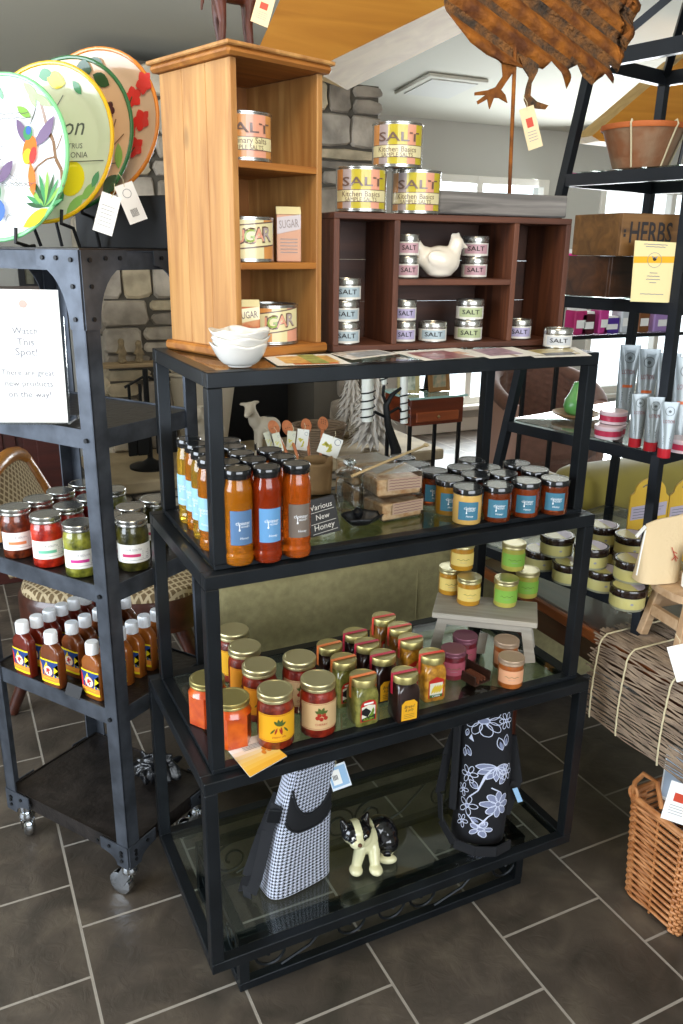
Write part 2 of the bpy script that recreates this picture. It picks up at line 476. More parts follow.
# side walls and the wall behind the viewer, each with an opening for the daylight
w = MB()
w.box((XL-.1, (YF+YB)/2, .3), (.2, YB-YF, .6), m_wall); w.box((XL-.1, (YF+YB)/2, 2.95), (.2, YB-YF, .9), m_wall)
w.box((XL-.1, -1.5, 1.55), (.2, 3.0, 1.9), m_wall); w.box((XL-.1, 4.5, 1.55), (.2, 3.0, 1.9), m_wall)
struct(w.build('wall_left'))
w = MB(); w.box((XR+.1, (YF+YB)/2, 1.7), (.2, YB-YF, 3.4), m_wall); struct(w.build('wall_right'))
w = MB()
w.box(((XL+XR)/2, YF-.1, .4), (XR-XL, .2, .8), m_wall); w.box(((XL+XR)/2, YF-.1, 3.05), (XR-XL, .2, .8), m_wall)
w.box(((XL-1.5)/2, YF-.1, 1.75), (XL+1.5 if XL+1.5 > 0 else -(XL+1.5), .2, 1.9), m_wall); w.box(((2.6+XR)/2, YF-.1, 1.75), (XR-2.6, .2, 1.9), m_wall)
struct(w.build('wall_front'))
# sloping ceiling
w = MB()
a, b_ = (YF-.3, zceil(YF-.3)), (YB+.3, zceil(YB+.3))
w.add([(XL-.3, a[0], a[1]), (XR+.3, a[0], a[1]), (XR+.3, b_[0], b_[1]), (XL-.3, b_[0], b_[1]), (XL-.3, a[0], a[1]+.15), (XR+.3, a[0], a[1]+.15), (XR+.3, b_[0], b_[1]+.15), (XL-.3, b_[0], b_[1]+.15)],
      [(0, 1, 2, 3), (7, 6, 5, 4), (0, 4, 5, 1), (1, 5, 6, 2), (2, 6, 7, 3), (3, 7, 4, 0)], m_ceil)
struct(w.build('ceiling'))
# ceiling vent
def ceil_pt(px, py):
    d = _ray(px, py); k = (2.52+.6-CAMZ)/(d.z+.1*d.y); return CAM+d*k
vc = (ceil_pt(425, 97)+ceil_pt(458, 72))/2
v = MB(); slope = math.atan(-.1)
v.X = Matrix.Translation(vc-Vector((0, 0, .012))) @ Euler((slope, 0, 0)).to_matrix().to_4x4()
v.box((0, 0, 0), (.46, .46, .02), m_ceil, bev=.006)
v.box((0, 0, -.012), (.36, .36, .006), m_wallback, bev=.002)
tag(v.build('ceiling_vent'), 'square pale air vent in the sloping ceiling above the salt tins', 'vent')

# stone chimney of individual stones
st_cols = ['#b0a698', '#9c9284', '#c5bba8', '#8d8478', '#bbac90', '#a69d90']
m_st = [M('field_stone_%d' % i, c, rough=.85, var=.3, vscale=7, detail=7, bump=.6, bscale=18) for i, c in enumerate(st_cols)]
m_mortar = M('dark_mortar', '#5a554c', rough=.95)
CY = 5.0; cx0, cx1 = .87, 2.72; CT = 2.52
def stone(mb, x0, x1, z0, z1, m, fn, dep):
    g = .004; j = lambda s: random.uniform(-s, s)
    a = min(.022, (z1-z0)*.25)
    q = lambda: random.uniform(0, .014)
    pts = [(x0+g+a, z0+g+q()*.5), ((x0+x1)/2+j(.02), z0+g), (x1-g-a, z0+g+q()), (x1-g, z0+g+a+q()), (x1-g-q(), (z0+z1)/2), (x1-g-q(), z1-g-a), (x1-g-a, z1-g-q()), ((x0+x1)/2+j(.03), z1-g), (x0+g+a, z1-g-q()), (x0+g+q(), z1-g-a), (x0+g, (z0+z1)/2), (x0+g+q(), z0+g+a)]
    cx, cz = (x0+x1)/2, (z0+z1)/2
    n = len(pts)
    inner = [(cx+(u-cx)*.93, cz+(v_-cz)*.88) for u, v_ in pts]
    vs = [fn(u, v_, -.03) for u, v_ in pts]+[fn(u, v_, dep*.5) for u, v_ in pts]+[fn(u, v_, dep+random.uniform(0, .008)) for u, v_ in inner]
    fs = [(i, (i+1) % n, n+(i+1) % n, n+i) for i in range(n)]+[(n+i, n+(i+1) % n, 2*n+(i+1) % n, 2*n+i) for i in range(n)]+[tuple(range(2*n, 3*n))]
    mb.add(vs, fs, m)
def rubble(mb, x0, x1, z0, z1, fn, hole=None, hs=(.055, .27), ws=(.13, .40)):
    z = z0
    while z < z1-.01:
        h = random.uniform(*hs)
        if z+h > z1-.05: h = z1-z
        x = x0
        while x < x1-.01:
            w_ = random.uniform(*ws)
            if x+w_ > x1-.09: w_ = x1-x
            if h > .17: w_ = random.uniform(.12, .26)
            if x+w_ > x1-.09: w_ = x1-x
            if not hole or x+w_ <= hole[0] or x >= hole[1] or z >= hole[3] or z+h <= hole[2]:
                if h > .12 and random.random() < (.5 if h < .17 else .2):
                    k = random.uniform(.4, .6); stone(mb, x, x+w_, z, z+h*k, random.choice(m_st), fn, random.uniform(.01, .035)); stone(mb, x, x+w_, z+h*k, z+h, random.choice(m_st), fn, random.uniform(.01, .035))
                else: stone(mb, x, x+w_, z, z+h, random.choice(m_st), fn, random.uniform(.01, .04))
            x += w_
        z += h
fire = empty('stone_fireplace', ((cx0+cx1)/2, CY+.45, 0)); fire['label'] = 'tall stacked stone chimney breast against the back wall'; fire['category'] = 'fireplace'
T = Matrix.Translation(-Vector(fire.location))
hx0, hx1 = 1.62, 2.25
w = MB(); w.X = T
for x0, x1 in ((cx0+.03, hx0), (hx1, cx1-.03)): w.box(((x0+x1)/2, CY+.48, CT/2), (x1-x0, .9, CT), m_mortar)
w.box(((hx0+hx1)/2, CY+.48, (1.05+CT)/2), (hx1-hx0, .9, CT-1.05), m_mortar); w.box(((hx0+hx1)/2, CY+.7, .5), (hx1-hx0, .4, 1.0), m_black)
rubble(w, cx0, cx1, .0, CT, lambda u, v_, t: (u, CY+.03-t, v_), hole=(hx0, hx1, .0, 1.0))
rubble(w, CY+.03, CY+.93, .0, CT, lambda u, v_, t: (cx0+.03-t, u, v_))
w.build('chimney', fire)
w = MB(); w.X = T
w.box(((cx0+cx1)/2-.02, CY-.3, .13), (cx1-cx0+.24, .62, .24), m_mortar)
rubble(w, cx0-.15, cx1+.10, 0, .24, lambda u, v_, t: (u, CY-.61-t, v_))
w.box(((cx0+cx1)/2-.02, CY-.32, .285), (cx1-cx0+.32, .72, .07), M('limestone_hearth_slab', '#a8977a', rough=.8, var=.2, vscale=5, bump=.3, bscale=12), bev=.01)
w.build('hearth', fire)

# pine beams under the slope
m_pine_beam = wood('orange_pine_beam', '#b9741c', '#d79433', 'x', rough=.5, scale=5, c3='#c98427')
m_pine_end = wood('pale_pine_beam_underside', '#b08a48', '#c9a664', 'x', rough=.6, scale=5)
def beam_thing(name, pts, y0, y1, label, sx=0):
    """front outline (pixels) standing in the vertical plane y0, carried back to y1"""
    P = [PY(px, py, y0) for px, py in pts]
    b = MB(); n = len(P)
    o0 = P[0].copy()
    vs = [p-o0 for p in P]+[Vector((p.x+sx, y1, p.z))-o0 for p in P]
    b.add(vs[:n], [tuple(range(n))], m_pine_beam)
    b.add(vs[n:], [tuple(range(n-1, -1, -1))], m_pine_beam)
    for i in range(n):
        j = (i+1) % n
        b.add([vs[i], vs[n+i], vs[n+j], vs[j]], [(0, 1, 2, 3)], m_pine_end)
    o = b.build(name, loc=o0); return tag(o, label, 'beam')
beam_thing('ceiling_beam', [(258, 50), (312, 70), (448, 4), (444, -12), (285, -12)], 3.2, 3.5, 'orange pine roof beam rising to the right above the tall pine cubby', .30)
beam_thing('ceiling_beam', [(592, 136), (600, 141), (626, 144), (760, 120), (800, -10), (683, 58)], 3.5, 3.64, 'orange pine roof beam behind the terracotta planter on the black pyramid rack')
# ================================================================ NESTED METAL AND GLASS DISPLAY TABLES
X0, Y0 = .3833, 1.2836
Z1, Z2, Z3, Z4 = 1.349, 1.003, .602, .149
BAR = .026
def frame_ring(mb, x0, x1, y0, y1, z, h=BAR, w=BAR, m=None):
    m = m or m_steel
    mb.box(((x0+x1)/2, y0+w/2, z), (x1-x0, w, h), m, bev=.0015); mb.box(((x0+x1)/2, y1-w/2, z), (x1-x0, w, h), m, bev=.0015)
    mb.box((x0+w/2, (y0+y1)/2, z), (w, y1-y0-2*w, h), m, bev=.0015); mb.box((x1-w/2, (y0+y1)/2, z), (w, y1-y0-2*w, h), m, bev=.0015)
def table(name, label, x0, y0, W, D, zt, zb, group, bottom_h=.010):
    root = empty(name, (x0+W/2, y0+D/2, zb)); tag(root, label, 'display table', group)
    T = Matrix.Translation(-Vector(root.location))
    x1, y1 = x0+W, y0+D
    b = MB(); b.X = T; frame_ring(b, x0, x1, y0, y1, zt-BAR/2); b.build('top_frame', root)
    b = MB(); b.X = T; frame_ring(b, x0+.001, x1-.001, y0+.001, y1-.001, zb+bottom_h/2, h=bottom_h, w=BAR-.002); b.build('bottom_frame', root)
    for x in (x0+BAR/2, x1-BAR/2):
        for y in (y0+BAR/2, y1-BAR/2):
            b = MB(); b.X = T; b.box((x, y, (zt+zb+bottom_h-BAR)/2), (BAR, BAR, zt-zb-BAR-bottom_h), m_steel, bev=.0015); b.build('leg', root)
    b = MB(); b.X = T; b.box(((x0+x1)/2, (y0+y1)/2, zt-.0035), (W-2*BAR+.001, D-2*BAR+.001, .005), m_glass); b.build('glass_top', root)
    b = MB(); b.X = T; b.box(((x0+x1)/2, (y0+y1)/2, zb+bottom_h-.0035), (W-2*BAR+.001, D-2*BAR+.001, .005), m_glass); b.build('glass_shelf', root)
    return root, T
t1, _ = table('display_table', 'smallest black metal and glass table, topmost of the three stacked tiers', X0, Y0, .8326, .3719, Z1, Z2, None)
t2, _ = table('display_table', 'middle black metal and glass table of the stack, holding the jam jars', X0-.0237, Y0-.0203, .876, .4035, Z2-.0005, Z3, None)
t3, T3 = table('display_table', 'largest black metal and glass table, at the bottom with the puppy figurine', X0-.0462, Y0-.0399, .920, .4453, Z3-.0005, Z4, None, bottom_h=.025)
# scroll base under the lowest table
bx0, bx1, by0, by1 = .415, 1.172, Y0-.0399+.0667, Y0-.0399+.4453-.05
b = MB(); b.X = T3
frame_ring(b, bx0, bx1, by0, by1, .011, h=.022, w=.022); frame_ring(b, bx0, bx1, by0, by1, .138, h=.020, w=.022)
for x in (bx0+.011, bx1-.011):
    for y in (by0+.011, by1-.011): b.box((x, y, .075), (.022, .022, .106), m_steel)
b.build('base_frame', t3)
def spiral(c, r0, turns, fn, flip=1, start=0, tail=None):
    pts = []
    for k in range(28):
        u = k/27; a = start+flip*u*turns*2*pi; r = r0*(1-.75*u)
        pts.append(fn(c[0]+r*math.cos(a), c[1]+r*math.sin(a)))
    return ([fn(*tail)] if tail else [])+pts
for (yy, xs) in ((by0+.011, [(.05, 1), (.25, 1), (.345, -1), (.44, 1), (.67, -1)]), (by1-.011, [(.06, 1), (.27, 1), (.36, -1), (.45, 1), (.68, -1)])):
    for dx, fl in xs:
        b = MB(); b.X = T3
        b.tube(spiral((bx0+dx+.03, .074), .048, 1.4, lambda u, v_: (u, yy, v_), fl, start=pi/2 if fl > 0 else pi/2), .0035, m_steel, seg=6)
        b.build('scroll', t3)
    for xa, xb in ((.1, .24), (.5, .66)):
        b = MB(); b.X = T3; b.tube([(bx0+xa, yy, .026), (bx0+(xa+xb)/2, yy, .05), (bx0+xb, yy, .122)], .0035, m_steel, seg=6); b.build('scroll', t3)
for xx in (bx0+.011, bx1-.011):
    for dy, fl in ((.09, 1), (.2, -1), (.29, 1)):
        b = MB(); b.X = T3; b.tube(spiral((by0+dy, .074), .045, 1.4, lambda u, v_: (xx, u, v_), fl, start=pi/2), .0035, m_steel, seg=6); b.build('scroll', t3)

# ================================================================ ROLLING CART
KC = 1.045
FR = Vector((.2448, 1.5787, 0))*KC; FL = Vector((.0138, 1.9322, 0))*KC; BR = Vector((.4836, 1.7347, 0))*KC
fx = (FR-FL).normalized(); fy = (BR-FR).normalized()
fy = (fy - fx*fy.dot(fx)).normalized()
CW, CD = .4223*KC, .300*KC
cart = empty('rolling_cart', FL + fy*0)
crot = math.atan2(fx.y, fx.x)
cart.rotation_euler[2] = crot
tag(cart, 'weathered dark metal industrial shelf cart on chrome casters', 'cart')
def cw(x, y, z=0):
    """cart coordinates -> world"""
    return FL + fx*x*KC + fy*y*KC + Vector((0, 0, z))
CZ = [CAMZ+(z-CAMZ)*KC for z in (.235, .585, .875, 1.2026)]
PW = .037; CTOP = 1.535; PBOT = .122
for i, (x, y) in enumerate(((0, 0), (CW, 0), (CW, CD), (0, CD))):
    sx = 1 if x == 0 else -1; sy = 1 if y == 0 else -1
    b = MB()
    # angle-iron post: two flanges
    b.box((x+sx*PW/2, y+sy*.002, (CTOP+PBOT)/2), (PW, .004, CTOP-PBOT), m_cart)
    b.box((x+sx*.002, y+sy*PW/2, (CTOP+PBOT)/2), (.004, PW, CTOP-PBOT), m_cart)
    b.build('corner_post', cart)
    # curved gusset plates at top and at deck
    for zc, sgn, size in ((CTOP, -1, .112), (CZ[0], -1, .058)):
        for ax in (0, 1):
            g = MB(); pts = [(0, 0), (size*1.25, 0), (size*1.25, sgn*-.0)]
            z0 = zc
            gw, gh = (.118, .148) if zc > 1 else (.09, .062); rt = .03 if zc > 1 else .034
            poly = [(0, 0), (gw, 0), (gw, rt)]
            for k in range(9):
                a = pi/2*k/8
                poly.append((gw-(gw-PW-.001)*math.sin(a), rt+(gh-rt-.004)*(1-math.cos(a))))
            poly += [(PW, gh), (0, gh)]
            if ax == 0: fn = lambda u, v_, t: (x+sx*u, y-sy*(.0005+t), z0+sgn*v_)
            else: fn = lambda u, v_, t: (x-sx*(.0005+t), y+sy*u, z0+sgn*v_)
            g.prism(poly, 0, .003, m_cart, fn)
            for (ru, rv) in ((.02, .018), (.02, gh*.45), (.02, gh-.02), (.06, .015), (.098, .015)):
                p = fn(ru, rv, .003); p2 = fn(ru, rv, .0065)
                g.tube([p, p2], .0045, m_iron, seg=8)
            g.build('gusset_plate', cart)
for k, z in enumerate(CZ):
    b = MB(); dk = m_cartdeck
    b.box((CW/2, CD/2, z-.006), (CW-.010, CD-.010, .004), dk)
    rim = .04
    for y in (.006, CD-.006): b.box((CW/2, y, z-rim/2), (CW-.010, .003, rim), m_cart if k else m_cartdeck)
    for x in (.006, CW-.006): b.box((x, CD/2, z-rim/2), (.003, CD-.014, rim), m_cart if k else m_cartdeck)
    b.build('shelf' if k else 'deck', cart)
    for x, y in ((.022, -.003), (CW-.022, -.003)):
        b = MB(); b.tube([(x, .0, z-.02), (x, y-.002, z-.02)], .005, m_iron, seg=8); b.build('rivet', cart)
b = MB(); b.box((CW/2, CD/2, CTOP+.001), (CW, CD, .004), m_cartdeck)
for y in (.006, CD-.006): b.box((CW/2, y, CTOP-.02), (CW-.012, .003, .036), m_cart)
for x in (.006, CW-.006): b.box((x, CD/2, CTOP-.02), (.003, CD-.016, .036), m_cart)
b.build('top', cart)
for i, (x, y) in enumerate(((.03, .03), (CW-.03, .03), (CW-.03, CD-.03), (.03, CD-.03))):
    c = MB(); c.lathe([(.012, .098), (.018, .102), (.018, .125), (.012, .127)], m_chrome, (x, y, 0), 14); c.lathe([(.0, .075), (.02, .076), (.022, .086), (.016, .098), (0, .10)], m_chrome, (x, y, 0), 16)
    an = 2.5+i*.7; dx, dy = math.cos(an), math.sin(an)
    for s_ in (-1, 1):
        c.beam((x-dy*.016*s_, y+dx*.016*s_, .082), (x+dx*.03-dy*.016*s_, y+dy*.03+dx*.016*s_, .035), .003, .03, m_chrome)
    cs = c.build('caster', cart)
    c = MB(); c.X = Matrix.Translation((x+dx*.03, y+dy*.03, .033)) @ Matrix.Rotation(an, 4, 'Z') @ Matrix.Rotation(pi/2, 4, 'X')
    c.lathe([(.02, -.012), (.031, -.011), (.033, -.006), (.033, .006), (.031, .011), (.02, .012)], m_chrome, seg=20); c.build('wheel', cs)

# -- platters in a black rack on top of the cart
ztop = CTOP+.003
pr = empty('platter_stand', cw(CW*.5, CD*.5, ztop), crot); tag(pr, 'black wire platter stand and box on top of the cart', 'display stand')
b = MB()
pn = Vector((-.66, -.70, .2)).normalized()
pu = Vector((0, 0, 1)) - pn*pn.z; pu.normalize(); px_ = pu.cross(pn)     # plate axes: right, up, normal
pl_pos = []
for (qx, qy, d) in ((3, 160, 1.93), (49, 145, 1.995), (70, 137, 2.055), (97, 126, 2.115)):
    r_ = _ray(qx, qy).normalized(); pl_pos.append(CAM + r_*d)
PRAD = .1655
W2C = (Matrix.Translation(Vector(pr.location)) @ Matrix.Rotation(crot, 4, 'Z')).inverted()
b = MB(); b.X = W2C
lo = ztop+.003
def foot(p): return Vector((p.x, p.y, lo))
bx = cw(CW*.62, CD*.68, ztop+.045)
b.X = Matrix.Identity(4); b.box((.055, .135, .055), (.33, .03, .11), m_black, bev=.002)
b.build('riser_box', pr)
for i, p in enumerate(pl_pos):
    b = MB(); b.X = W2C
    q = p - pu*PRAD*.93 - pn*.012
    b0 = foot(q+px_*.05-pn*.01); b1 = foot(q-px_*.05-pn*.01)
    for s_ in (1, -1):
        base = q + px_*.05*s_ - pu*.012
        b.tube([foot(base-pn*.03), base-pn*.012, base+pn*.03, base+pn*.03+pu*.028], .004, m_black, seg=6)
    b.build('holder_arm', pr)
def platter(i, rimcol, facecol, label, art, rimglow=None):
    m_rim = M('platter_rim_%d' % i, rimcol, rough=.25, coat=.5); m_f = M('platter_face_%d' % i, facecol, rough=.3, coat=.5)
    root = empty('platter', pl_pos[i]); tag(root, label, 'platter', 'botanical platters on the cart')
    mm = Matrix((px_, -pn, pu)).transposed().to_4x4()      # local x right, -y toward viewer, z up
    def zf(r): return 0 if r < .72*PRAD else (r-.72*PRAD)/(.28*PRAD)*.012
    b = MB(); b.X = mm
    prof = [(.0001, 0), (.7, 0), (.76, .002), (.97, .013)]
    P = [(r*PRAD, z) for r, z in prof]
    def ring(pr_, m, off=0):
        b.grid(48, len(pr_)-1, lambda u, v_: (pr_[min(int(round(v_*(len(pr_)-1))), len(pr_)-1)][0]*math.cos(2*pi*u), -pr_[min(int(round(v_*(len(pr_)-1))), len(pr_)-1)][1]+off, pr_[min(int(round(v_*(len(pr_)-1))), len(pr_)-1)][0]*math.sin(2*pi*u)), m)
    ring(P, m_f); ring(P, m_rim, .004)
    dish_b = b
    b = MB(); b.X = mm
    b.tube([(PRAD*.975*math.cos(2*pi*k/48), -.012, PRAD*.975*math.sin(2*pi*k/48)) for k in range(48)], .0045, m_rim, closed=True, seg=8)
    b.build('rim', root)
    a = dish_b
    lv = [0]
    def fn(u, v_):
        r = math.hypot(u, v_)
        z = 0 if r < .7 else (.002*(r-.7)/.06 if r < .76 else .002+(r-.76)/.21*.011)
        return (u*PRAD, -z-.0006-lv[0]*.00012, v_*PRAD)
    art(a, fn, lv)
    a.build('printed_dish', root)
    return root
def col(n, c): return M('print_'+n, c, rough=.35, coat=.4)
G1, G2, G3 = col('leaf_green', '#3f8a55'), col('pale_green', '#7fae4a'), col('deep_green', '#24502c')
BR_, OR, YE, RD, PU, BL = col('bark', '#7a5a3c'), col('orange', '#e0701c'), col('lemon_yellow', '#e6cf1e'), col('flower_red', '#d8342c'), col('mauve_wing', '#6d5878'), col('blue_feather', '#3a64a8')
IN = col('script_grey', '#55554f')
def flats(a, fn, lv, polys, m):
    for p in polys:
        a.flat(p, m, fn); lv[0] += 1
def art_bird(a, fn0, lv):
    # branch, hummingbird, agave and script
    sh = lambda dx: (lambda u, v_: fn0(u+dx, v_))
    fn = sh(.29)
    flats(a, fn, lv, strip([(.26, .66), (.30, .5), (.34, .36), (.44, .2), (.48, 0), (.60, -.15), (.64, -.35)], .05), BR_)
    flats(a, fn, lv, strip([(.5, .02), (.35, .0), (.22, -.08), (.14, -.2)], .022)+strip([(.5, .1), (.60, .25)], .015), BR_)
    for x, y, L, w_, r in ((.25, .66, .3, .06, 2.4), (.1, .8, .22, .05, -1.2), (.15, .74, .35, .05, -.5), (-.3, .7, .2, .04, 2), (-.1, .62, .25, .05, -.6)): flats(a, fn, lv, [leaf(x, y, L, w_, r)], G2 if w_ > .045 else G1)
    for k in range(11):
        an = .25+k*.27; flats(a, fn, lv, [leaf(.38, -.58, .46-.05*abs(k-5)*.6, .03, an)], (G1, G3, G2)[k % 3])
    flats(a, sh(.33), lv, [leaf(.05, -.82, .42, .09, .55)], YE)
    fn = sh(.42)
    flats(a, fn, lv, [leaf(-.04, .16, .36, .06, 2.1)], PU); flats(a, fn, lv, [leaf(0.04, .14, .46, .075, .8)], PU)
    flats(a, fn, lv, [circle(-.02, .10, .10, .17, rot=-.2)], OR); flats(a, fn, lv, [circle(-.05, .03, .06, .09, rot=-.2)], YE); flats(a, fn, lv, [circle(.03, .04, .05, .10, rot=-.2)], RD)
    flats(a, fn, lv, [circle(-.05, .30, .065, .085)], G1); flats(a, fn, lv, [circle(-.04, .33, .04, .05)], BL); flats(a, fn, lv, [leaf(-.03, .37, .28, .012, 1.15)], IN)
    flats(a, fn, lv, [leaf(.0, -.04, .40, .055, -1.42)], OR)
    for k in range(26): flats(a, fn, lv, [circle(-.28+.022*(k % 9)+.01*(k//9), -.18-.05*(k//9)-.012*(k % 3), .008, n=6)], IN)
    fn = sh(.3)
    flats(a, fn, lv, [leaf(-.34, -.30, .36, .07, .9), leaf(-.36, -.32, .3, .06, 1.6)], PU); flats(a, fn, lv, [circle(-.34, -.4, .06, .12)], G1); flats(a, fn, lv, [leaf(-.34, -.46, .3, .09, -1.3)], BL)
    for y, x0, x1 in ((.52, -.6, .1), (.46, -.8, .15), (-.30, -.25, .25), (-.33, -.2, .2)):
        flats(a, fn, lv, strip([(x0+(x1-x0)*k/14, y+.012*math.sin(k*2.4)) for k in range(15)], .008), IN)
    for cx_, cy_, r in ((-.35, .2, .14), (-.3, .05, .1), (-.32, -.12, .12), (-.05, -.74, .07), (-.05, -.74, .045)):
        flats(a, fn, lv, strip(circle(cx_, cy_, r, n=16), .007), IN)
def art_lemon(a, fn, lv):
    a.text('Lemon', IN, fn, .1, .22, w=.85, shear=.25); lv[0] += 1
    a.text('CITRUS', IN, fn, .35, -.02, w=.3); a.text('LIMONIA', IN, fn, .38, -.13, w=.4)
    flats(a, fn, lv, strip([(.0, -.22), (.85, -.22)], .012), IN)
    flats(a, fn, lv, [circle(.35, -.42, .2, .22)], YE); flats(a, fn, lv, [circle(.38, -.4, .13, .15)], M('print_lemon_light', '#f1e04a', rough=.35, coat=.4))
    for x, y, L, w_, r in ((.35, -.9, .35, .09, .9), (.55, -.7, .3, .08, .8), (.7, -.55, .22, .06, 1.2), (.25, -.7, .25, .07, 2.2), (.1, -.65, .3, .06, 1.9), (.0, -.8, .3, .07, .6)): flats(a, fn, lv, [leaf(x, y, L, w_, r)], G2 if w_ > .075 else G1)
    flats(a, fn, lv, [leaf(-.05, .82, .3, .1, -.3)], YE); flats(a, fn, lv, [leaf(-.15, .82, .2, .07, .2), leaf(.35, .75, .2, .05, -.9)], G1)
    flats(a, fn, lv, strip([(-.2, .5), (-.1, .62), (0, .5), (.1, .45), (.2, .6)], .012), IN)
def art_berry(a, fn, lv):
    for k in range(14):
        flats(a, fn, lv, [circle(.42+.06*(k % 4)+.03*((k//4) % 2), .38-.07*(k//4), .045)], M('print_blackberry', '#4b2a30', rough=.3, coat=.5))
    flats(a, fn, lv, strip([(.35, -.2), (.55, -.1), (.65, .05), (.7, .2)], .02)+strip([(.4, .1), (.4, -.1), (.6, -.2), (.85, 0)], .015), BR_)
    for x, y, L, w_, r in ((.75, -.1, .35, .07, -1.4), (.6, -.75, .3, .12, .9), (.4, -.75, .3, .1, 1.7), (.1, .85, .25, .1, -.2), (.35, .75, .3, .08, -.5)): flats(a, fn, lv, [leaf(x, y, L, w_, r)], G2 if L > .32 else G3)
    flats(a, fn, lv, strip([(.35, -.38), (.75, -.36)], .014), IN)
def art_flower(a, fn, lv):
    for x, y, r in ((.15, .33, .17), (.05, .2, .1)):
        for k in range(7): flats(a, fn, lv, [circle(x+r*.6*math.cos(k*.9), y+r*.6*math.sin(k*.9), r*.45, n=10)], G2)
    for x0, y0 in ((.55, .35), (.7, .05), (.5, -.05), (.62, -.3), (.75, .5)):
        for k in range(5): flats(a, fn, lv, [leaf(x0, y0, .15, .06, k*1.26+x0)], RD)
    for p in ([(.15, .2), (.2, -.2), (.1, -.7)], [(.5, .0), (.3, -.4), (.2, -.8)], [(.62, -.3), (.4, -.6), (.3, -.85)], [(.55, .35), (.35, -.1), (.1, -.6)]): flats(a, fn, lv, strip(p, .015), G3)
    for x, y, L, w_, r in ((-.1, .85, .25, .08, -.6), (.05, -.5, .25, .07, 1.3), (.3, -.75, .25, .08, .9)): flats(a, fn, lv, [leaf(x, y, L, w_, r)], G3)
platter(0, '#7fc98a', '#e9edf0', 'round platter with green rim and a hummingbird, frontmost on the cart', art_bird)
platter(1, '#e3b31a', '#cfd2b4', 'round platter with yellow rim and a lemon, second in the row on the cart', art_lemon)
platter(2, '#2f6a3a', '#d9b48c', 'round platter with thin dark green rim and blackberries, third in the row', art_berry)
platter(3, '#e08426', '#dcb897', 'round platter with orange rim and red flowers, rearmost in the row', art_flower)
# paper price tags hanging from the platters
def hang_tag(name, c, w_, h_, lean, nrm, label, cat, col='#f2f0ec', deco=None, up=None):
    """small swing tag: centre c, faces nrm"""
    n = Vector(nrm).normalized(); u = Vector((0, 0, 1)) - n*n.z; u.normalize(); r_ = u.cross(n)
    rm = Matrix((r_, -n, u)).transposed() @ Matrix.Rotation(lean, 3, 'Y')
    root = empty(name, c); tag(root, label, cat)
    b = MB(); b.X = rm.to_4x4()
    b.box((0, 0, 0), (w_, .0008, h_), M('card_'+col.strip('#'), col, rough=.7)); 
    fn = lambda a, e: (a, -.0007, e)
    if deco: deco(b, fn, w_, h_)
    b.build('card', root)
    b = MB(); b.X = rm.to_4x4(); b.tube([(0, -.001, h_*.42), (.004, 0, h_*.6), (0, 0.004, h_*.8)], .0007, m_string, seg=5); b.build('string', root)
    return root
def deco_lines(b, fn, w_, h_):
    for k in range(6): b.flat([(-w_*.35, h_*(.2-.1*k)), (w_*.3, h_*(.2-.1*k)), (w_*.3, h_*(.185-.1*k)), (-w_*.35, h_*(.185-.1*k))], m_grey, fn)
def deco_barcode(b, fn, w_, h_):
    for q in strip(circle(0, h_*.25, w_*.22, n=14)+[(w_*.22, h_*.25)], w_*.03): b.flat(q, m_grey, fn)
    for k in range(8): b.flat([(-w_*.2+k*w_*.05, -h_*.15), (-w_*.2+k*w_*.05+w_*.025, -h_*.15), (-w_*.2+k*w_*.05+w_*.025, -h_*.35), (-w_*.2+k*w_*.05, -h_*.35)], m_ink, fn)
def ontoray(px, py, d): return CAM + _ray(px, py).normalized()*d
hang_tag('price_tag', ontoray(107, 214, 1.86), .040, .080, .32*1, (-.1, -.98, .1), 'white printed swing tag hanging below the yellow rimmed platter', 'tag', deco=deco_lines)
hang_tag('price_tag', ontoray(131, 203, 1.90), .040, .080, -.35, (-.1, -.98, .1), 'white swing tag with barcode hanging below the green rimmed platter', 'tag', deco=deco_barcode)

# -- sign in an acrylic stand on the second shelf
zs = CZ[3]
sp = PZ(33, 424, zs+.002)
sg = empty('paper_sign', sp, math.radians(-24)); tag(sg, 'white paper sign in a clear stand on the cart shelf', 'sign')
b = MB()
SW, SH = .145, .265
def sgf(u, v_): # u -0.5..0.5, v 0..1, slightly curled
    return (u*SW*(1+.05*math.sin(v_*3)), .018*v_-.03*math.sin(v_*2.6)*(u+.5)**2*.5, .004+v_*SH)
b.grid(10, 12, lambda u, v_: sgf(u-.5, v_), m_white)
def sgt(x, y): 
    p = sgf(x/SW, y/SH); return (p[0], p[1]-.0012, p[2])
m_fade = M('faded_sign_ink', '#7d7e86', rough=.8)
for s_, y, w_ in (('Watch', .185, .05), ('This', .163, .034), ('Spot!', .141, .043), ('There are great', .1, .105), ('new products', .078, .095), ('on the way!', .056, .085)): b.text(s_, m_fade, sgt, .0, y, w=w_)
b.flat(circle(0, .237, .008, n=10), M('faded_red_seal', '#d9a49a', rough=.8), sgt)
b.build('paper', sg)
b = MB(); b.box((0, .03, .003), (SW+.01, .085, .004), m_clear); b.box((0, .026, .11), (SW, .003, .21), m_clear, rot=(-.07, 0, 0)); b.build('acrylic_holder', sg)

